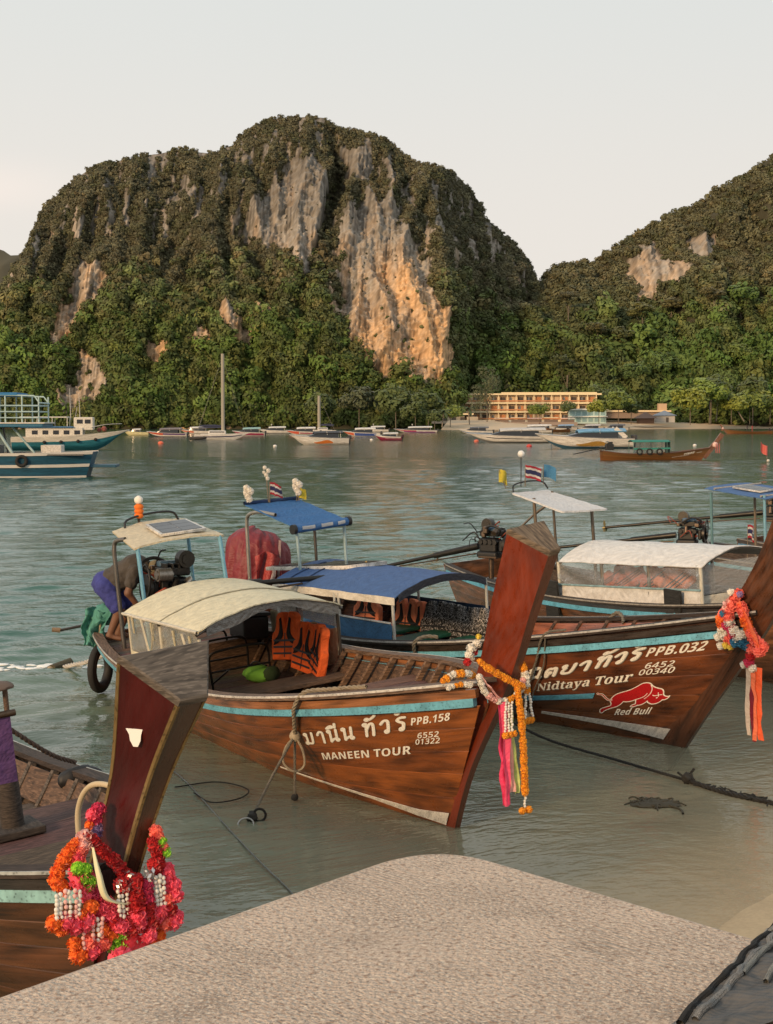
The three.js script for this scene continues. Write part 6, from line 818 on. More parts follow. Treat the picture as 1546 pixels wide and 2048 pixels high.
tree('tall wispy grey green tree standing in front of the left end of the hotel', V(45, 2, -690), 19, 6.2, [0.075, 0.085, 0.055], 1, 0.4);
for (const [l, x, z, h, r, c] of [
  ['round green tree at the left end of the beach', 27, -652, 8.5, 4.2, G3], ['smaller dark tree left of the low hotel wing', 20, -640, 8, 4.0, G1], ['bushy tree at the rocky left tip of the beach', 12, -640, 10, 5.0, G1],
  ['green tree before the middle of the hotel', 69, -694, 8, 4.2, G3], ['dark tree beside the pale pavilion', 82, -698, 8.5, 3.6, G1], ['light green tree in front of the pavilion', 95, -690, 10, 4.6, G2], ['broad tree right of the pavilion', 104, -692, 12, 5.6, G3], ['small tree left of the thatched hut', 111, -700, 9, 4.4, G1],
  ['large yellow green tree at the left of the bright grove', 139, -706, 15, 7.4, G2], ['tallest bright green tree of the grove', 149, -712, 19, 8.2, [0.14, 0.19, 0.036]], ['round bright tree in the middle of the grove', 160, -716, 13, 7.0, G2], ['spreading green tree right of the leaning palm', 170, -722, 14, 7.4, G3], ['yellow green tree near the right edge above the beach', 181, -728, 13, 7.0, G2], ['dense tree at the right edge above the beach', 193, -736, 13, 7.0, G2], ['dark tree behind the grove', 156, -742, 20, 8, G1], ['dark tree behind the right end of the grove', 178, -750, 20, 8, G1], ['green tree behind the low cream roofed building', 113, -748, 15, 7, G1], ['green tree filling the gap behind the pavilion', 101, -738, 15, 6.5, G1], ['dark green tree above the left hotel wing', 18, -664, 13, 7, G1], ['dark leafy tree at the foot of the big cliff', 4, -668, 15, 8, G1], ['dark leafy tree left of the foot of the big cliff', -12, -676, 14, 8, G4], ['green tree behind the hotel stair tower', 30, -735, 17, 8, G1], ['broad tree at the water left of the cliff foot', -30, -686, 12, 7, G1],
]) tree(l, V(x, 3 * smooth(-z, 640, 700), z), h, r, c);
palm('long palm leaning left over the right part of the beach', V(166, 4, -716), 11.5, -9, 11, [0.06, 0.075, 0.03]);
palm('slender palm standing near the right end of the grove', V(155, 4, -725), 17, 1.5, 10, [0.055, 0.08, 0.03]);
palm('low palm left of the low hotel wing', V(23, 1.5, -638), 6, 0.8, 10, [0.05, 0.075, 0.03]);
palm('low palm beside the low hotel wing', V(36, 2, -668), 7, -0.6, 10, [0.05, 0.075, 0.03]);
// tall trees that stand out of the jungle, pale trunks showing
[['tall flat topped tree with a pale trunk above the hotel', 88, 0.10, 27, 6, [0.06, 0.075, 0.03], 2], ['brownish flat topped tree left of the valley', 66, 0.62, 15, 5.5, [0.085, 0.062, 0.036], 2], ['bare trunked tree with a flat crown below the valley', 90, 0.52, 19, 5.5, [0.07, 0.065, 0.036], 2], ['olive flat topped tree in the valley', 103, 0.36, 17, 6.5, [0.085, 0.08, 0.034], 2], ['green tall tree right of the valley', 116, 0.34, 18, 6.5, [0.075, 0.085, 0.034], 2], ['ochre topped tree on the slope right of the valley', 128, 0.42, 19, 7, [0.10, 0.10, 0.034], 2], ['olive tree with a tall pale trunk on the right slope', 144, 0.44, 19, 7, [0.095, 0.085, 0.036], 2], ['tall dark tree on the right slope below the pale rock', 160, 0.40, 18, 6, [0.085, 0.075, 0.036], 2], ['big bright crowned tree high on the right slope', 178, 0.44, 17, 8.5, [0.07, 0.12, 0.03], 0], ['broad bright tree near the right edge of the slope', 198, 0.38, 16, 8, [0.07, 0.12, 0.03], 0], ['yellowish tree in the lower right jungle', 172, 0.22, 15, 7, [0.095, 0.13, 0.03], 0], ['round tree in the jungle above the low building', 120, 0.16, 15, 7, [0.06, 0.10, 0.03], 0], ['round tree in the jungle above the hotel roof', 60, 0.3, 15, 6, [0.055, 0.08, 0.03], 0], ['leafy tree in the jungle right of the hotel', 135, 0.2, 16, 7.5, [0.07, 0.115, 0.03], 0], ['rounded tree on the lower right slope', 190, 0.2, 15, 8, [0.065, 0.12, 0.03], 0]].forEach(([l, X, v, h, r, c, k]) => { const P = hillRight.at(X, v); tree(l, P, h, r, c, k); });
// ---------------------------------------------------------------- boats at anchor
function shell(L, b, keel, sheer, fine = 2.2, tuck = 0.75, flare = 0.3) {   // speedboat hull; bow towards +x; t: 0 keel .. 1 sheer
  return (s, t, side) => { const bow = Math.pow(clamp((s - 0.35) / 0.65, 0, 1), fine), y0 = lerp(keel, sheer(s) * 0.72, Math.pow(clamp((s - 0.62) / 0.38, 0, 1), 2)), y = lerp(y0, sheer(s), t), x = L * (s - 0.5) + 0.10 * L * bow * (t - 0.4), z = b / 2 * (1 - bow) * (t < 0.35 ? lerp(0.02, tuck, t / 0.35) : lerp(tuck, 1, (t - 0.35) / 0.65)); return V(x, y, side * Math.max(0.02, z)); };
}
const GLASS = M('plain', 0.018, 0.02, 0.024, { roughness: 0.12 });
function speedboat(o) {
  const { L, b = L * 0.24, fb = 0.95 } = o, g = thing('speedboat', o.label, 'speedboat', V(o.x, 0, o.z), o.turn), rr = rngOf(o.seed);
  const sheer = (s) => fb * (0.86 + 0.36 * s * s), pt = shell(L, b, -0.25, sheer), hull = M('paint', ...(o.hull ?? [0.74, 0.72, 0.68])), deckM = M('paint', 0.72, 0.70, 0.65);
  const nx = 30, band = (t0, t1, m, name, off = 0, s0 = 0, s1 = 1) => part(g, name, mg([1, -1].map((sd) => sheet((u, v) => { const P = pt(lerp(s0, s1, u), lerp(t0, t1, v), sd); P.z += sd * off; return P; }, nx, 6, 0))), m);
  band(0, 1, hull, 'hull');
  part(g, 'transom', sheet((u, v) => { const P = pt(0, v, 1); return V(P.x, P.y, lerp(P.z, -P.z, u)); }, 2, 6, 0.04), hull);
  part(g, 'deck', mg([sheet((u, v) => { const P = pt(lerp(0.62, 0.995, u), 0.97, 1); return V(P.x, P.y + 0.16 * Math.sin(Math.PI * v) * (1 - u * 0.4), lerp(P.z, -P.z, v)); }, 16, 6, 0.03), sheet((u, v) => { const P = pt(lerp(0, 0.62, u), 0.6, 1); return V(P.x, P.y, lerp(P.z, -P.z, v)); }, 10, 2, 0.03)]), deckM);
  part(g, 'rub_rail', mg([1, -1].map((sd) => tube(Array.from({ length: 14 }, (_, k) => pt(k / 13, 0.985, sd)), 0.035, 40, 5))), M('paint', ...(o.rail ?? [0.2, 0.22, 0.26])));
  (o.stripes ?? []).forEach(([t0, t1, c, s0 = 0.02, s1 = 0.98]) => band(t0, t1, M('paint', ...c), 'hull_stripe', 0.012, s0, s1));
  if (o.bottom) band(0.02, 0.3, M('paint', ...o.bottom), 'bottom_paint', 0.01);
  if (o.swoosh) part(g, 'hull_emblem', mg([1, -1].map((sd) => sheet((u, v) => { const s = lerp(0.28, 0.62, u), w = 0.06 + 0.30 * Math.sin(Math.PI * Math.pow(u, 0.7)), P = pt(s, clamp(0.44 + w * (v - 0.35) + 0.06 * Math.sin(u * 6), 0.32, 0.95), sd); P.z += sd * 0.014; return P; }, 20, 3, 0))), M('paint', ...o.swoosh));
  const cs = o.cab ?? [0.16, 0.70], h = o.cabH ?? 1.15, y0 = sheer(0.5) * 0.95, R2 = (s) => { const k = smooth(s, cs[0], cs[0] + 0.03) * (1 - smooth(s, cs[1] - 0.06, cs[1] + 0.12)); return k; };
  const cw = (s) => pt(clamp(s, 0.02, 0.96), 1, 1).z * 0.86;
  part(g, 'windscreen', mg([1, -1].map((sd) => sheet((u, v) => { const s = lerp(cs[0] + 0.05, cs[1] + 0.1 * (1 - v), u); return V(L * (s - 0.5), y0 + v * h * 0.62 * (u > 0.9 ? 1 - (u - 0.9) * 3 : 1), sd * cw(s) * (1 - 0.12 * v)); }, 16, 3, 0.015)).concat(sheet((u, v) => { const s = cs[1] + 0.1 * (1 - v) - 0.02; return V(L * (s - 0.5) + 0.12 * L * (1 - v) * (1 - (2 * u - 1) ** 2), y0 + v * h * 0.58, lerp(cw(s), -cw(s), u) * (1 - 0.12 * v)); }, 12, 3, 0.015))), GLASS);
  part(g, 'canopy', sheet((u, v) => { const s = lerp(cs[0] - 0.04, cs[1], u); return V(L * (s - 0.5), y0 + h * (0.70 + 0.30 * Math.sin(Math.PI * v)) - 0.08 * u * u * h - (u > 0.85 ? (u - 0.85) * 1.2 * h * 0.3 : 0), lerp(cw(s), -cw(s), v) * 1.0); }, 16, 10, 0.14), M('paint', ...(o.canopy ?? [0.72, 0.71, 0.68])));
  for (const s of [cs[0], lerp(cs[0], cs[1], 0.5)]) for (const sd of [1, -1]) part(g, 'canopy_post', bar(V(L * (s - 0.5), y0 * 0.9, sd * cw(s) * 0.9), V(L * (s - 0.5) + 0.1, y0 + h * 0.86, sd * cw(s) * 0.9), 0.04), deckM);
  if (o.arch) part(g, 'radar_arch', mg([1, -1].map((sd) => beam(V(-L * 0.42, y0, sd * b * 0.40), V(-L * 0.30, y0 + h * 1.0, sd * b * 0.36), 0.1, 0.5))), deckM);
  if (o.radar) part(g, 'radar_mast', mg([bar(V(L * 0.1, y0 + h, 0), V(L * 0.1, y0 + h + 0.5, 0), 0.05), lump(0.22, 0, 1, 2, 1, 0.5, 1).translate(L * 0.1, y0 + h + 0.5, 0)]), deckM);
  for (let k = 0; k < (o.motors ?? 2); k++) { const z = (k - ((o.motors ?? 2) - 1) / 2) * 0.6, e = part(g, 'outboard_motor', mg([boxAt(0.45, 0.55, 0.36, -L / 2 - 0.3, fb * 0.95, z, 0.1), boxAt(0.2, 0.8, 0.16, -L / 2 - 0.25, fb * 0.4, z, 0.04)]), M('paint', ...(o.motor ?? [0.05, 0.05, 0.055]))); }
  for (let k = 0; k < (o.fenders ?? 2); k++) { const s = 0.25 + 0.25 * k, P = pt(s, 0.7, 1); part(g, 'fender', lump(0.12, 0.05, 2, 2, 1, 2, 1).translate(P.x, P.y, P.z + 0.1), M('paint', 0.05, 0.12, 0.3)); }
  if (o.clutter) for (let k = 0; k < 6; k++) part(g, 'passenger_seat', boxAt(0.4, 0.4, b * 0.6, L * (lerp(cs[0], cs[1], (k + 0.5) / 6) - 0.5), y0 * 0.9, 0, 0.05), M('paint', 0.35 + 0.2 * rr(), 0.2, 0.12));
  return g;
}
const LEFT = Math.PI, WH = [0.76, 0.74, 0.70];
speedboat({ label: 'small pale yellow open boat near the rocks at the left', x: -59.4, z: -366, L: 6, turn: LEFT - 0.1, seed: 1, hull: [0.66, 0.62, 0.34], cabH: 0.8, cab: [0.35, 0.65], motors: 1 });
speedboat({ label: 'white speedboat with red bow and purple stripe left of the catamaran', x: -46.8, z: -329.5, L: 8.2, turn: LEFT, seed: 2, stripes: [[0.55, 0.9, [0.55, 0.09, 0.04], 0.6, 0.97], [0.6, 0.9, [0.14, 0.08, 0.22], 0.02, 0.6]], bottom: [0.05, 0.06, 0.14], canopy: [0.2, 0.17, 0.18] });
speedboat({ label: 'white speedboat with orange bow half hidden behind the catamaran', x: -50.9, z: -412, L: 8, turn: LEFT - 0.1, seed: 3, stripes: [[0.5, 0.85, [0.6, 0.14, 0.06], 0.55, 0.97]] });
speedboat({ label: 'white speedboat with teal cover and maroon stripe right of the catamaran', x: -31.5, z: -353, L: 7, turn: LEFT + 0.15, seed: 4, stripes: [[0.4, 0.8, [0.32, 0.03, 0.09]]], canopy: [0.3, 0.5, 0.5] });
speedboat({ label: 'plain white speedboat between the catamaran and the orange logo boat', x: -31.2, z: -430, L: 8.2, turn: LEFT + 0.1, seed: 5, bottom: [0.2, 0.22, 0.25], radar: true });
speedboat({ label: 'white speedboat with orange red bow left of the short mast', x: -20.5, z: -380, L: 8, turn: LEFT, seed: 6, stripes: [[0.4, 0.9, [0.62, 0.10, 0.05], 0.62, 0.98], [0.5, 0.75, [0.35, 0.05, 0.1], 0.02, 0.6]] });
speedboat({ label: 'white speedboat with an orange swirl on its hull in mid bay', x: -9.27, z: -214.8, L: 7.8, b: 2.1, turn: LEFT + 0.22, seed: 7, swoosh: [0.66, 0.19, 0.03], fb: 1.15, cabH: 0.95, canopy: [0.04, 0.04, 0.045], cab: [0.14, 0.62], fenders: 0 });
speedboat({ label: 'white speedboat with red and blue hull blocks behind the maroon boat', x: -5.4, z: -341, L: 7.9, turn: LEFT, seed: 8, stripes: [[0.35, 0.85, [0.62, 0.12, 0.05], 0.72, 0.97], [0.35, 0.85, [0.05, 0.10, 0.35], 0.1, 0.7]] });
speedboat({ label: 'white speedboat with a radar mast behind the others at mid bay', x: -3.4, z: -494, L: 8, turn: LEFT, seed: 9, radar: true });
speedboat({ label: 'small maroon and white speedboat with outboard right of the orange swirl boat', x: 0.3, z: -267, L: 4.4, b: 1.6, turn: LEFT + 0.1, seed: 10, hull: [0.24, 0.02, 0.06], stripes: [[0.75, 0.98, WH]], fb: 0.8, cabH: 0.7, motors: 1, motor: [0.06, 0.02, 0.03] });
speedboat({ label: 'long white speedboat with red and purple stripes before the beach tip', x: 8.7, z: -449, L: 12, turn: LEFT, seed: 11, stripes: [[0.35, 0.6, [0.25, 0.08, 0.28], 0.05, 0.8], [0.6, 0.85, [0.5, 0.06, 0.09], 0.5, 0.95]], radar: true });
speedboat({ label: 'white speedboat with a blue stripe left of the big pair', x: 24.0, z: -412, L: 8.6, turn: LEFT, seed: 12, stripes: [[0.35, 0.55, [0.08, 0.2, 0.4]]], canopy: [0.13, 0.14, 0.16] });
speedboat({ label: 'long white speedboat with dark windows, left of the big pair', x: 18.9, z: -235.3, L: 12, turn: LEFT + 0.05, seed: 13, fb: 1.2, cabH: 1.3, canopy: [0.6, 0.59, 0.57], stripes: [[0.62, 0.70, [0.03, 0.035, 0.05], 0.1, 0.8]], bottom: [0.3, 0.32, 0.34], cab: [0.1, 0.64], fenders: 3 });
speedboat({ label: 'white motor boat behind the big pair nearer the beach', x: 43, z: -449, L: 10, turn: LEFT, seed: 14, cabH: 1.7 });
speedboat({ label: 'large white speedboat with gold patch and light blue roof, right of the big pair', x: 24.1, z: -186.4, L: 11.2, b: 3.0, turn: LEFT + 0.06, seed: 15, fb: 1.45, cabH: 1.15, canopy: [0.16, 0.38, 0.6], swoosh: [0.42, 0.24, 0.05], bottom: [0.08, 0.2, 0.32], arch: true, cab: [0.12, 0.60], motors: 3, fenders: 3 });
for (const [l, x, z, t, c] of [['white speedboat moored below the hotel, first from the left', 56, -560, 0.1, [0.7, 0.69, 0.66]], ['white speedboat with a blue roof moored below the hotel', 66, -575, -0.1, [0.25, 0.4, 0.6]], ['white speedboat moored below the pale pavilion', 78, -590, 0.05, [0.6, 0.6, 0.6]], ['white speedboat with a dark roof at the right of the moored row', 89, -600, -0.05, [0.1, 0.11, 0.14]]]) speedboat({ label: l, x, z, L: 10, turn: LEFT + t, seed: Math.round(x), canopy: c, cabH: 1.5 });
function catamaran(label, x, z, L, mastH, mr, hullC, turn, seed) {
  const g = thing('sailing_catamaran', label, 'sailing boat', V(x, 0, z), turn), m = M('paint', ...hullC), w = L * 0.42;
  for (const sd of [1, -1]) { const pt = shell(L, L * 0.14, -0.2, (s) => 1.0 + 0.25 * s * s, 1.6); part(g, 'hull', mg([1, -1].map((k) => sheet((u, v) => { const P = pt(u, v, k); P.z += sd * w / 2; return P; }, 20, 5, 0)).concat(sheet((u, v) => { const P = pt(u, 0.98, 1); return V(P.x, P.y, lerp(P.z, -P.z, v) + sd * w / 2); }, 16, 2, 0.03))), m); part(g, 'hull_stripe', mg([1, -1].map((k) => sheet((u, v) => { const P = pt(lerp(0.03, 0.9, u), lerp(0.55, 0.72, v), k); P.z = P.z + sd * w / 2 + k * 0.015; return P; }, 16, 2, 0))), M('paint', 0.06, 0.06, 0.12)); }
  part(g, 'bridge_deck', boxAt(L * 0.6, 0.25, w, -L * 0.08, 0.95, 0, 0.08), m); part(g, 'cabin', mg([boxAt(L * 0.34, 0.7, w * 0.7, -L * 0.06, 1.35, 0, 0.2)]), m); part(g, 'cabin_window', boxAt(L * 0.30, 0.28, w * 0.71, -L * 0.06, 1.42, 0, 0.1), GLASS);
  part(g, 'mast', bar(V(0.5, 1.0, 0), V(0.5, mastH, 0), mr, mr * 0.9, 10), M('plain', 0.30, 0.28, 0.23)); part(g, 'boom', bar(V(0.5, 2.3, 0), V(-L * 0.42, 2.2, 0), 0.11, 0.09), M('plain', 0.05, 0.06, 0.12)); part(g, 'sail_bundle', lump(0.26, 0.1, seed, 3, 8, 0.9, 0.9).translate(-L * 0.18, 2.5, 0), M('cloth', 0.03, 0.035, 0.07));
  part(g, 'rigging', mg([[L * 0.48, 0], [-L * 0.45, w * 0.4], [-L * 0.45, -w * 0.4]].map(([a, b]) => bar(V(0.5, mastH * 0.97, 0), V(a, 1.1, b), 0.015, 0.015, 4))), M('metal', 0.3, 0.3, 0.3));
}
catamaran('white catamaran with a tall pale mast and dark furled sail', -29.6, -274.5, 9.2, 15.3, 0.34, [0.72, 0.71, 0.68], 0.1, 3);
catamaran('white sailing boat with a short pale mast behind the orange swirl boat', -17.5, -412, 8, 10.2, 0.45, [0.7, 0.69, 0.66], LEFT, 4);
// dinghy beside the catamaran
{ const g = thing('dinghy', 'dark rubber dinghy at the left of the catamaran', 'dinghy', V(-33.4, 0.1, -272), 0.1); part(g, 'tube', mg([tube([V(-1.4, 0.25, 0.6), V(0.8, 0.3, 0.6), V(1.6, 0.42, 0), V(0.8, 0.3, -0.6), V(-1.4, 0.25, -0.6)], 0.26, 30, 8)]), M('plain', 0.05, 0.045, 0.04)); part(g, 'floor', boxAt(2.4, 0.05, 1, -0.2, 0.12, 0), M('plain', 0.08, 0.08, 0.08)); part(g, 'seat', boxAt(0.3, 0.06, 1.1, -0.4, 0.4, 0), M('plain', 0.4, 0.38, 0.34)); }
for (const [l, x, z, r, c] of [['orange buoy floating left of mid bay', -32.9, -224.6, 0.36, [0.75, 0.16, 0.08]], ['orange buoy left of the long white speedboat', 14.4, -247, 0.36, [0.62, 0.14, 0.08]], ['red buoy below the long white speedboat', 18.3, -197.6, 0.32, [0.55, 0.06, 0.05]], ['white buoy below the plain white speedboat', -14.3, -197.6, 0.22, [0.8, 0.78, 0.74]], ['white buoy left of the maroon boat', -2.6, -267, 0.25, [0.8, 0.78, 0.74]], ['small white buoy right of the far brown boat', 41, -205, 0.22, [0.8, 0.78, 0.74]]]) { const g = thing('buoy', l, 'buoy', V(x, 0.1, z)); part(g, 'float', lump(r, 0.03, 1, 3, 1.15, 0.9, 1.15), M('paint', ...c)); part(g, 'eye', new THREE.TorusGeometry(0.09, 0.025, 6, 12).translate(0, r * 0.95, 0), IRON); }
// ---------------------------------------------------------------- far long-tail boats
function farLongtail(label, x, z, L, turn, roof, seed, k = 1) {
  const g = thing('longtail_boat', label, 'long-tail boat', V(x, 0, z), turn), c = { L, bm: 0.8 * k, Lb: L * 0.45, hm: 0.55 * k, hb: 1.15 * k, hs: 0.3, am: L * 0.6, rake: 0.9, bwf: 0.6 }, { pt, half } = hullFns(c);
  for (const sd of [1, -1]) { [[0, 0.35], [0.35, 0.65], [0.65, 0.9]].forEach(([a, b], i) => part(g, 'hull_plank', sheet((u, v) => pt(u, lerp(a, b, v), sd, i === 1 ? 0.004 : 0), 30, 3, -sd * 0.02), M('varnish', 0.30 - 0.03 * i, 0.115, 0.032))); part(g, 'gunwale', sheet((u, v) => pt(u, lerp(0.9, 1, v), sd, 0.015), 30, 2, -sd * 0.04), M('varnish', 0.20, 0.09, 0.04)); }
  part(g, 'deck', sheet((u, v) => { const P = pt(lerp(0.03, 0.98, u), 0.7, 1); return V(P.x, P.y, lerp(P.z, -P.z, v)); }, 24, 2, 0.02), M('wood', 0.14, 0.09, 0.06));
  part(g, 'stem_post', mg([beam(V(L / 2 - 0.7, 0.2, 0), V(L / 2 + 0.35 * k, 1.5 * k, 0), 0.12, 0.42), beam(V(L / 2 + 0.3 * k, 1.4 * k, 0), V(L / 2 + 0.95 * k, 2.3 * k, 0), 0.16, 0.40)]), M('varnish', 0.26, 0.10, 0.035));
  if (roof) { part(g, 'canopy', sheet((u, v) => V(lerp(-L * 0.24, L * 0.10, u), 1.55 + 0.15 * Math.sin(Math.PI * v), lerp(0.75, -0.75, v)), 10, 8, 0.04), M('cloth', ...roof)); part(g, 'canopy_front', sheet((u, v) => V(L * 0.10, lerp(0.6, 1.65, v), lerp(0.7, -0.7, u)), 4, 3, 0.03), M('cloth', 0.02, 0.05, 0.05)); for (let i = 0; i < 4; i++) for (const sd of [1, -1]) part(g, 'canopy_post', bar(V(-L * 0.23 + i * L * 0.1, 0.5, sd * 0.72), V(-L * 0.23 + i * L * 0.1, 1.56, sd * 0.72), 0.03), M('paint', 0.1, 0.2, 0.18)); part(g, 'side_rail', beam(V(-L * 0.23, 0.95, 0.74), V(L * 0.1, 1.0, 0.74), 0.03, 0.14), M('cloth', ...roof)); for (let i = 0; i < 3; i++) part(g, 'tyre_fender', new THREE.TorusGeometry(0.22, 0.07, 8, 18).translate(-L * 0.18 + i * L * 0.09, 0.72, 0.84), M('plain', 0.015, 0.015, 0.015)); }
  const en = part(g, 'engine', mg([boxAt(0.7, 0.5, 0.45, -L / 2 + 0.7, 1.1, 0, 0.06), boxAt(0.3, 0.3, 0.3, -L / 2 + 0.8, 1.4, 0.05, 0.05), bar(V(-L / 2 + 0.4, 1.1, 0), V(-L / 2 - 2.4, 0.5, 0), 0.05, 0.04)]), M('paint', 0.02, 0.02, 0.02)); part(en, 'air_filter', lump(0.16, 0.1, seed, 2).translate(-L / 2 + 0.5, 1.45, 0.1), M('metal', 0.2, 0.19, 0.17));
  part(g, 'sash_ribbon', mg([0, 1, 2].map((i) => sheet((u, v) => V(L / 2 + 0.25 + 0.16 * i * k + 0.05 * u, 1.45 * k - 0.8 * v, 0.25 + 0.03 * Math.sin(v * 8 + i)), 2, 6, 0.01))), M('cloth', 0.68, 0.16, 0.13)); part(g, 'garland', lump(0.26 * k, 0.3, seed, 2).translate(L / 2 + 0.3 * k, 1.35 * k, 0), M('cloth', 0.7, 0.5, 0.45));
  return [g, { pt }];
}
{
  const [g, H] = farLongtail('brown long-tail boat with a green roof and pale lettering in mid bay', 22.8, -130, 9.6, 0.12, [0.035, 0.24, 0.19], 5, 0.95);
  decal(g, 'lettering', H, 0.34, 0.05, 0.5, 0.88, 512, 96, (x) => { x.strokeStyle = WHITE; x.lineWidth = 9; x.lineCap = 'round'; x.save(); x.transform(1, -0.12, 0, 1, 0, 22); thai(x, 'วรนทย', 190, 20, 30, 34, 38); x.restore(); x.lineWidth = 6; x.beginPath(); for (let i = 0; i < 16; i++) { x.moveTo(20 + i * 17, 84 - i * 1.6); x.lineTo(30 + i * 17, 83 - i * 1.6); } for (let i = 0; i < 6; i++) { x.moveTo(405 + i * 14, 34 - i); x.lineTo(412 + i * 14, 33 - i); } x.stroke(); });
}
farLongtail('reddish long-tail boat with people aboard near the right edge of the beach', 98.5, -420, 13, LEFT - 0.05, null, 6, 1.1);
farLongtail('reddish long-tail boat with raised bow below the moored white row', 55, -500, 10, LEFT + 0.4, null, 7, 1.3);
for (const [l, x, c] of [['distant person in dark clothes on the reddish long-tail boat', 98.2, [0.05, 0.04, 0.05]], ['distant person in red on the reddish long-tail boat', 99.6, [0.35, 0.06, 0.06]]]) { const g = thing('person', l, 'person', V(x, 0.55, -420)); part(g, 'body', sdf([[[0, 0.95, 0], [0, 1.4, 0], 0.15, 0.18], [[0, 1.48, 0], [0, 1.66, 0], 0.06, 0.11], [[0, 0.9, 0.09], [0, 0.05, 0.1], 0.1, 0.06], [[0, 0.9, -0.09], [0, 0.05, -0.1], 0.1, 0.06], [[0, 1.38, 0.2], [0.1, 0.85, 0.27], 0.06, 0.04], [[0, 1.38, -0.2], [0.1, 0.85, -0.27], 0.06, 0.04]], V(-0.3, 0, -0.4), V(0.3, 1.8, 0.4), 0.03), M('cloth', ...c)); part(g, 'hair', lump(0.125, 0.05, 2, 2).translate(-0.02, 1.7, 0), M('plain', 0.02, 0.015, 0.012)); }
// ---------------------------------------------------------------- blue ferry and dive boat at the left
{
  const g = thing('ferry_boat', 'blue and white two deck ferry at the left edge', 'ferry', V(-25.2, 0, -90.6), 0.08), blue = M('paint', 0.012, 0.085, 0.15), wh = M('paint', 0.72, 0.70, 0.66), rail = M('paint', 0.45, 0.62, 0.64), L = 15;
  const pt = (s, t, sd) => { const bow = Math.pow(clamp((s - 0.75) / 0.25, 0, 1), 2); return V(L * (s - 0.5) + 0.5 * bow * t, lerp(-0.25, 1.35 + 0.1 * bow, t), sd * 2.1 * (1 - 0.35 * bow) * lerp(0.85, 1, t)); };
  for (const sd of [1, -1]) { part(g, 'hull', sheet((u, v) => pt(u, v, sd), 20, 4, 0), blue); for (const [a, b] of [[0.10, 0.19], [0.50, 0.60], [0.93, 1.03]]) part(g, 'hull_band', sheet((u, v) => { const P = pt(u, lerp(a, b, v), sd); P.z += sd * 0.05; return P; }, 20, 1, 0.05), wh); for (let k = 0; k < 2; k++) part(g, 'tyre_fender', new THREE.TorusGeometry(0.27, 0.1, 8, 20).translate(4.0 + k * -2.6, 0.95, sd * 2.12), M('plain', 0.015, 0.015, 0.015)); }
  part(g, 'bow_plate', sheet((u, v) => { const P = pt(1, v, 1); return V(P.x, P.y, lerp(P.z, -P.z, u)); }, 2, 3, 0.05), blue); part(g, 'boarding_step', boxAt(2.0, 0.16, 2.2, L / 2 + 0.8, 0.62, 0, 0.03), blue);
  part(g, 'main_deck', boxAt(L, 0.08, 4, 0, 1.3, 0), M('wood', 0.2, 0.19, 0.18)); part(g, 'upper_deck', boxAt(12.5, 0.2, 4.3, -1.0, 3.0, 0, 0.05), M('paint', 0.03, 0.16, 0.28)); part(g, 'deck_edge', boxAt(12.7, 0.08, 4.4, -1.0, 3.14, 0, 0.02), wh);
  part(g, 'awning', boxAt(9.0, 0.2, 4.1, -0.7, 4.8, 0, 0.05), M('cloth', 0.04, 0.2, 0.42)); part(g, 'awning_frame', mg([1, -1].map((sd) => tube([V(-6, 4.7, sd * 2), V(4.2, 4.72, sd * 2), V(4.9, 4.65, sd * 2), V(5.05, 4.3, sd * 2)], 0.05, 20, 6)).concat([bar(V(5.05, 4.3, 2), V(5.05, 4.3, -2), 0.05)])), rail);
  for (let k = 0; k < 7; k++) for (const sd of [1, -1]) part(g, 'awning_post', bar(V(5.0 - k * 0.95, 3.1, sd * 2), V(5.0 - k * 0.95, 4.7, sd * 2), 0.045), rail);
  for (const y of [3.45, 3.8, 4.15]) part(g, 'guard_rail', mg([1, -1].map((sd) => bar(V(-7, y, sd * 2.05), V(5.0, y, sd * 2.05), 0.035)).concat([bar(V(5.0, y, 2.05), V(5.0, y, -2.05), 0.035)])), rail);
  for (let k = 0; k < 4; k++) part(g, 'deck_chair', mg([boxAt(0.5, 0.08, 0.5, 1.5 - k * 1.3, 3.5, 0.6, 0.02), boxAt(0.08, 0.6, 0.5, 1.25 - k * 1.3, 3.75, 0.6, 0.02)]), wh);
  for (let k = 0; k < 5; k++) for (const sd of [1, -1]) part(g, 'deck_pillar', bar(V(2.6 - k * 1.9, 1.3, sd * 1.9), V(2.3 - k * 1.9, 2.95, sd * 1.9), 0.06), M('paint', 0.2, 0.2, 0.2));
  for (let k = 0; k < 7; k++) part(g, 'passenger_seat', mg([boxAt(0.5, 0.5, 1.2, 2.2 - k * 1.1, 1.6, (k % 2 - 0.5) * 1.6, 0.05), boxAt(0.12, 0.6, 1.2, 1.95 - k * 1.1, 1.95, (k % 2 - 0.5) * 1.6, 0.05)]), M('paint', 0.12 + 0.06 * (k % 3), 0.14, 0.16));
  part(g, 'stair_rail', mg([bar(V(3.4, 1.4, 1.6), V(2.4, 3.0, 1.6), 0.09), bar(V(4.6, 1.4, 1.2), V(3.2, 3.1, 1.2), 0.07)]), rail); part(g, 'deck_locker', boxAt(1.2, 0.5, 1.4, 5.5, 1.6, 0, 0.05), wh);
}
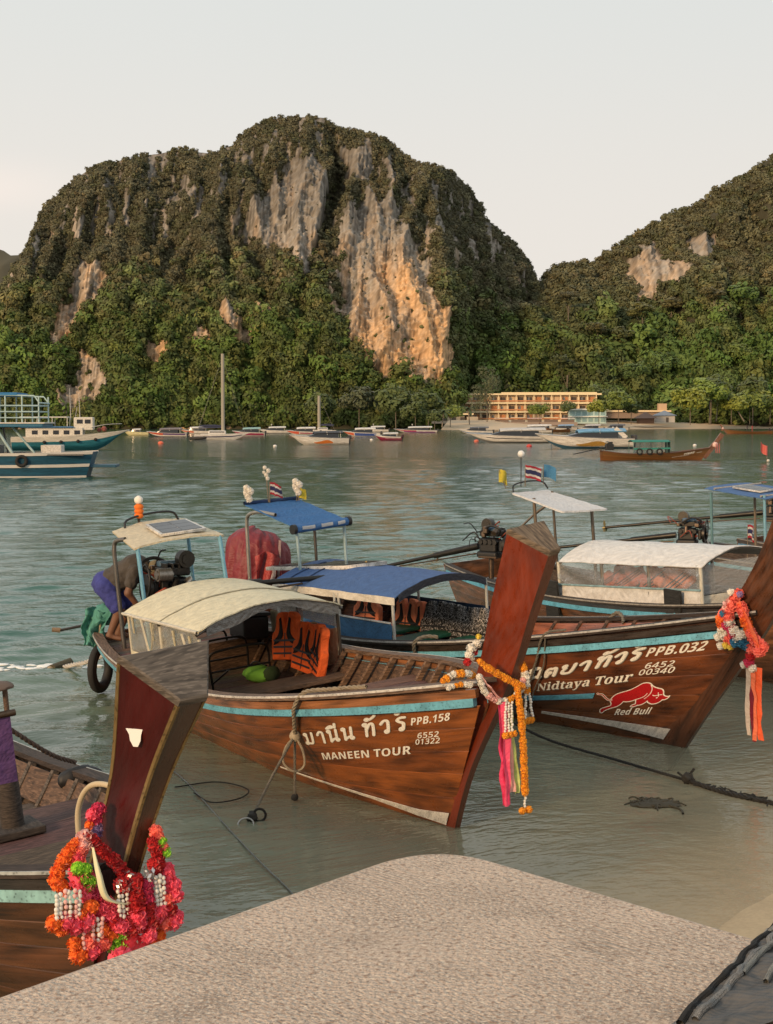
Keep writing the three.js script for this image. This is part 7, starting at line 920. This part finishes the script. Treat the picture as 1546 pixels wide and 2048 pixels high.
{
  const g = thing('dive_boat', 'white and teal wooden dive boat behind the ferry', 'dive boat', V(-37.0, 0, -179), 0.1), teal = M('paint', 0.03, 0.20, 0.27), wh = M('paint', 0.75, 0.72, 0.64), L = 12.5;
  const sheer = (s) => 1.35 + 0.9 * Math.pow(s, 3), pt = shell(L, 3.4, -0.3, sheer, 2.0);
  for (const sd of [1, -1]) { part(g, 'hull', sheet((u, v) => pt(u, v, sd), 26, 6, 0), teal); part(g, 'bulwark', sheet((u, v) => { const P = pt(u, lerp(0.72, 1.08, v), sd); P.z += sd * 0.03; return P; }, 26, 2, 0.05), wh); for (let k = 0; k < 4; k++) { const P = pt(0.3 + 0.15 * k, 0.7, sd); part(g, 'tyre_fender', lump(0.2, 0.05, 3, 2).translate(P.x, P.y, P.z + 0.12 * sd), M('plain', 0.015, 0.015, 0.015)); } }
  part(g, 'transom', sheet((u, v) => { const P = pt(0, v, 1); return V(P.x, P.y, lerp(P.z, -P.z, u)); }, 2, 4, 0.05), wh);
  part(g, 'cabin', mg([boxAt(6.5, 1.3, 2.6, -1.4, 1.9, 0, 0.08), boxAt(2.2, 1.5, 2.2, 1.9, 3.0, 0, 0.1)]), wh); for (let k = 0; k < 5; k++) part(g, 'window', boxAt(0.7, 0.5, 2.64, -3.6 + k * 1.2, 2.0, 0, 0.05), GLASS); for (let k = 0; k < 2; k++) part(g, 'window', boxAt(0.7, 0.5, 2.24, 1.5 + k * 0.9, 3.25, 0, 0.04), GLASS);
  part(g, 'sun_deck', boxAt(6.0, 0.14, 3.2, -2.2, 2.62, 0, 0.04), M('paint', 0.06, 0.2, 0.42)); part(g, 'sun_roof', boxAt(5.4, 0.14, 3.0, -2.6, 3.75, 0, 0.05), wh); for (let k = 0; k < 4; k++) for (const sd of [1, -1]) part(g, 'roof_post', bar(V(-5 + k * 1.7, 2.6, sd * 1.4), V(-5 + k * 1.7, 3.75, sd * 1.4), 0.05), wh);
  part(g, 'mast', mg([bar(V(0.4, 3.4, 0.3), V(0.3, 7.1, 0.3), 0.05, 0.03), bar(V(1.4, 3.6, -0.2), V(1.3, 6.4, -0.2), 0.05, 0.03), bar(V(0.9, 3.8, 0), V(1.1, 5.0, 0), 0.03)]), M('paint', 0.5, 0.5, 0.48)); part(g, 'bow_rail', tube([V(2.8, 2.6, 1.2), V(4.4, 2.9, 1.0), V(6.2, 3.0, 0), V(4.4, 2.9, -1.0), V(2.8, 2.6, -1.2)], 0.035, 30, 5), M('paint', 0.6, 0.6, 0.58)); part(g, 'deck', sheet((u, v) => { const P = pt(lerp(0.02, 0.97, u), 0.85, 1); return V(P.x, P.y, lerp(P.z, -P.z, v)); }, 20, 2, 0.03), M('wood', 0.3, 0.26, 0.2)); part(g, 'bow_clutter', mg([lump(0.3, 0.3, 4, 2).translate(4.2, 2.4, 0.2), lump(0.25, 0.3, 7, 2).translate(3.6, 2.3, -0.4)]), M('cloth', 0.3, 0.1, 0.08));
}
{ const g = thing('flag', 'red and white flag on a pole at the right edge above the water', 'flag', V(30.1, 0, -121.9)); part(g, 'flagpole', bar(V(0, 0, 0), V(0, 1.35, 0), 0.03, 0.025), M('wood', 0.3, 0.26, 0.2)); part(g, 'cloth', sheet((u, v) => V(0.05 - 0.55 * u, 1.3 - 0.75 * v + 0.35 * u * u, 0.12 * Math.sin(u * 7)), 10, 4, 0.01), M('cloth', 0.6, 0.14, 0.12)); part(g, 'white_tip', lump(0.12, 0.1, 3, 2).translate(0.1, 0.15, 0), M('paint', 0.7, 0.68, 0.62)); }
// ---------------------------------------------------------------- granite slab in front, the bag at its right end
{
  const s = new THREE.Shape(), c = V(0.10, 0, -3.235), a = V(-1.45, 0, -1.31), b = V(1.15, 0, -2.06);   // corners in (x, -z)
  const pt = (p) => [p.x, -p.z], da = a.clone().sub(c).normalize(), db = b.clone().sub(c).normalize();
  s.moveTo(...pt(a)); s.lineTo(...pt(c.clone().addScaledVector(da, 0.20))); s.quadraticCurveTo(...pt(c), ...pt(c.clone().addScaledVector(db, 0.17))); s.lineTo(...pt(b)); s.lineTo(1.0, 0.6); s.lineTo(-1.4, 0.6); s.closePath();
  const g = new THREE.ExtrudeGeometry(s, { depth: 0.5, bevelEnabled: true, bevelThickness: 0.012, bevelSize: 0.012, bevelSegments: 3, curveSegments: 24 }); g.rotateX(-Math.PI / 2).translate(0, 2.3 - 0.512, 0);
  const S = 2.6, spk = tex(2048, 2048, (u, v) => {
    const x = u * S, y = v * S, q = n2(x * 62, y * 62), w = n2(x * 80 + 40, y * 80), f = n2(x * 170, y * 170), d = n2(x * 230 + 9, y * 230), b = fbm2(x * 2.2, y * 2.2, 3), st = smooth(fbm2(x * 3.1 + 7, y * 3.1, 3), 0.12, 0.4);
    const k = 0.62 + 0.10 * q + 0.09 * f + 0.16 * b - 0.10 * st; let c = [k, k * 0.87, k * 0.765];
    if (w > 0.35) { const t = Math.min(1, (w - 0.35) * 2.6); c = [lerp(c[0], 0.84, t), lerp(c[1], 0.79, t), lerp(c[2], 0.70, t)]; }
    if (q < -0.4) { const t = Math.min(1, (-q - 0.4) * 2.0); c = [lerp(c[0], 0.36, t), lerp(c[1], 0.27, t), lerp(c[2], 0.22, t)]; }
    if (d > 0.72) c = [0.92, 0.89, 0.82]; if (d < -0.76) c = [0.17, 0.14, 0.12]; return c;
  }, [1 / S, 1 / S], true); spk.offset.set(0.5, -0.4);
  const bmp = tex(512, 512, (x, y) => [0.5 + 0.25 * tn(x, y, 60, 60, 25) + 0.2 * tn(x, y, 130, 130, 28) + 0.1 * tn(x, y, 8, 8, 31)], [1.25, 1.25]);
  struct('stone_wall', g, new THREE.MeshStandardMaterial({ color: col(0.755, 0.67, 0.585), map: spk, bumpMap: bmp, bumpScale: 0.004, roughness: 0.9 }), 'speckled pinkish granite slab with a rounded corner in the foreground');
}
{
  const g = thing('bag', 'grey cloth bag with dark seams and pale cords at the lower right corner', 'bag', V(0.665, 2.31, -2.32));
  const cm = new THREE.MeshStandardMaterial({ color: col(0.115, 0.112, 0.108), map: clothTone, bumpMap: clothBump, bumpScale: 0.02, roughness: 0.95, side: THREE.DoubleSide });
  const top = (x, z) => { const d = Math.min(x + z * 0.57 + 0.175, (z + 0.21) * 1.2, -0.03 - x + 3.5 * Math.max(0, z + 0.1)); return -0.03 + 0.145 * smooth(d, -0.01, 0.11) + 0.03 * smooth(d, 0.1, 0.3) + 0.005 * n2(x * 12, z * 12); };
  part(g, 'bag_body', sheet((u, v) => { const x = lerp(-0.36, 0.42, u), z = lerp(-0.36, 0.42, v); return V(x, top(x, z), z); }, 110, 110, 0, 1, 1), cm);
  const line = (o, m, r, nm_, bumps = 0) => { const pts = []; for (let i = 0; i <= 30; i++) { const z = lerp(-0.20, 0.36, i / 30), x = o - 0.10 - z * 0.57 + 0.006 * n2(i * 0.3, o * 9); pts.push(V(x, top(x, z) + 0.002 + bumps * n2(i, 3), z)); } part(g, nm_, tube(pts, r, 90, 7), m); };
  line(-0.045, M('cloth', 0.035, 0.025, 0.022), 0.008, 'dark_seam'); line(0.0, M('cloth', 0.42, 0.41, 0.38), 0.006, 'pale_edge', 0.0015); line(0.022, M('cloth', 0.02, 0.02, 0.02), 0.006, 'dark_seam'); line(0.045, M('cloth', 0.36, 0.35, 0.33), 0.0055, 'pale_edge', 0.0015);
  for (const c of [[[[0.08, -0.02], [0.02, -0.005], [-0.032, 0.022], [-0.087, 0.074], [-0.131, 0.143], [-0.168, 0.213]], [[0.05, 0.06], [-0.0, 0.08], [-0.057, 0.12], [-0.09, 0.15], [-0.119, 0.197], [-0.145, 0.25]], [[0.0, 0.13], [-0.04, 0.15], [-0.074, 0.185], [-0.096, 0.218], [-0.115, 0.26]], [[0.1, -0.07], [0.03, -0.06], [-0.05, -0.02], [-0.09, 0.02]]]]) for (const q of c) part(g, 'pale_cord', tube(q.map(([x, z]) => V(x, top(x, z) + 0.003, z)), 0.0042, 50, 6), M('cloth', 0.46, 0.45, 0.40));
  part(g, 'red_tag', sheet((u, v) => V(0.04 + 0.03 * u, 0.10 + 0.012 * v, -0.17 + 0.03 * u), 3, 3, 0.002), M('cloth', 0.3, 0.06, 0.05));
}
const GROUPS = { 'life jacket': 'life jackets hung and heaped in the boats', speedboat: 'speedboats moored in the bay', buoy: 'buoys floating in the bay', tree: 'trees along the far shore and slope', palm: 'palms along the far beach', flag: 'small flags on poles', garland: 'flower garlands on the stem posts', engine: 'engines on the boat sterns', 'long-tail boat': 'wooden long-tail boats', rope: 'ropes and lines of the moored boats', 'flower bunch': 'white flower bunches on the blue stern roof' };
for (const o of scene.children) if (GROUPS[o.userData.category] && !o.userData.group) o.userData.group = GROUPS[o.userData.category];
renderer.render(scene, camera);
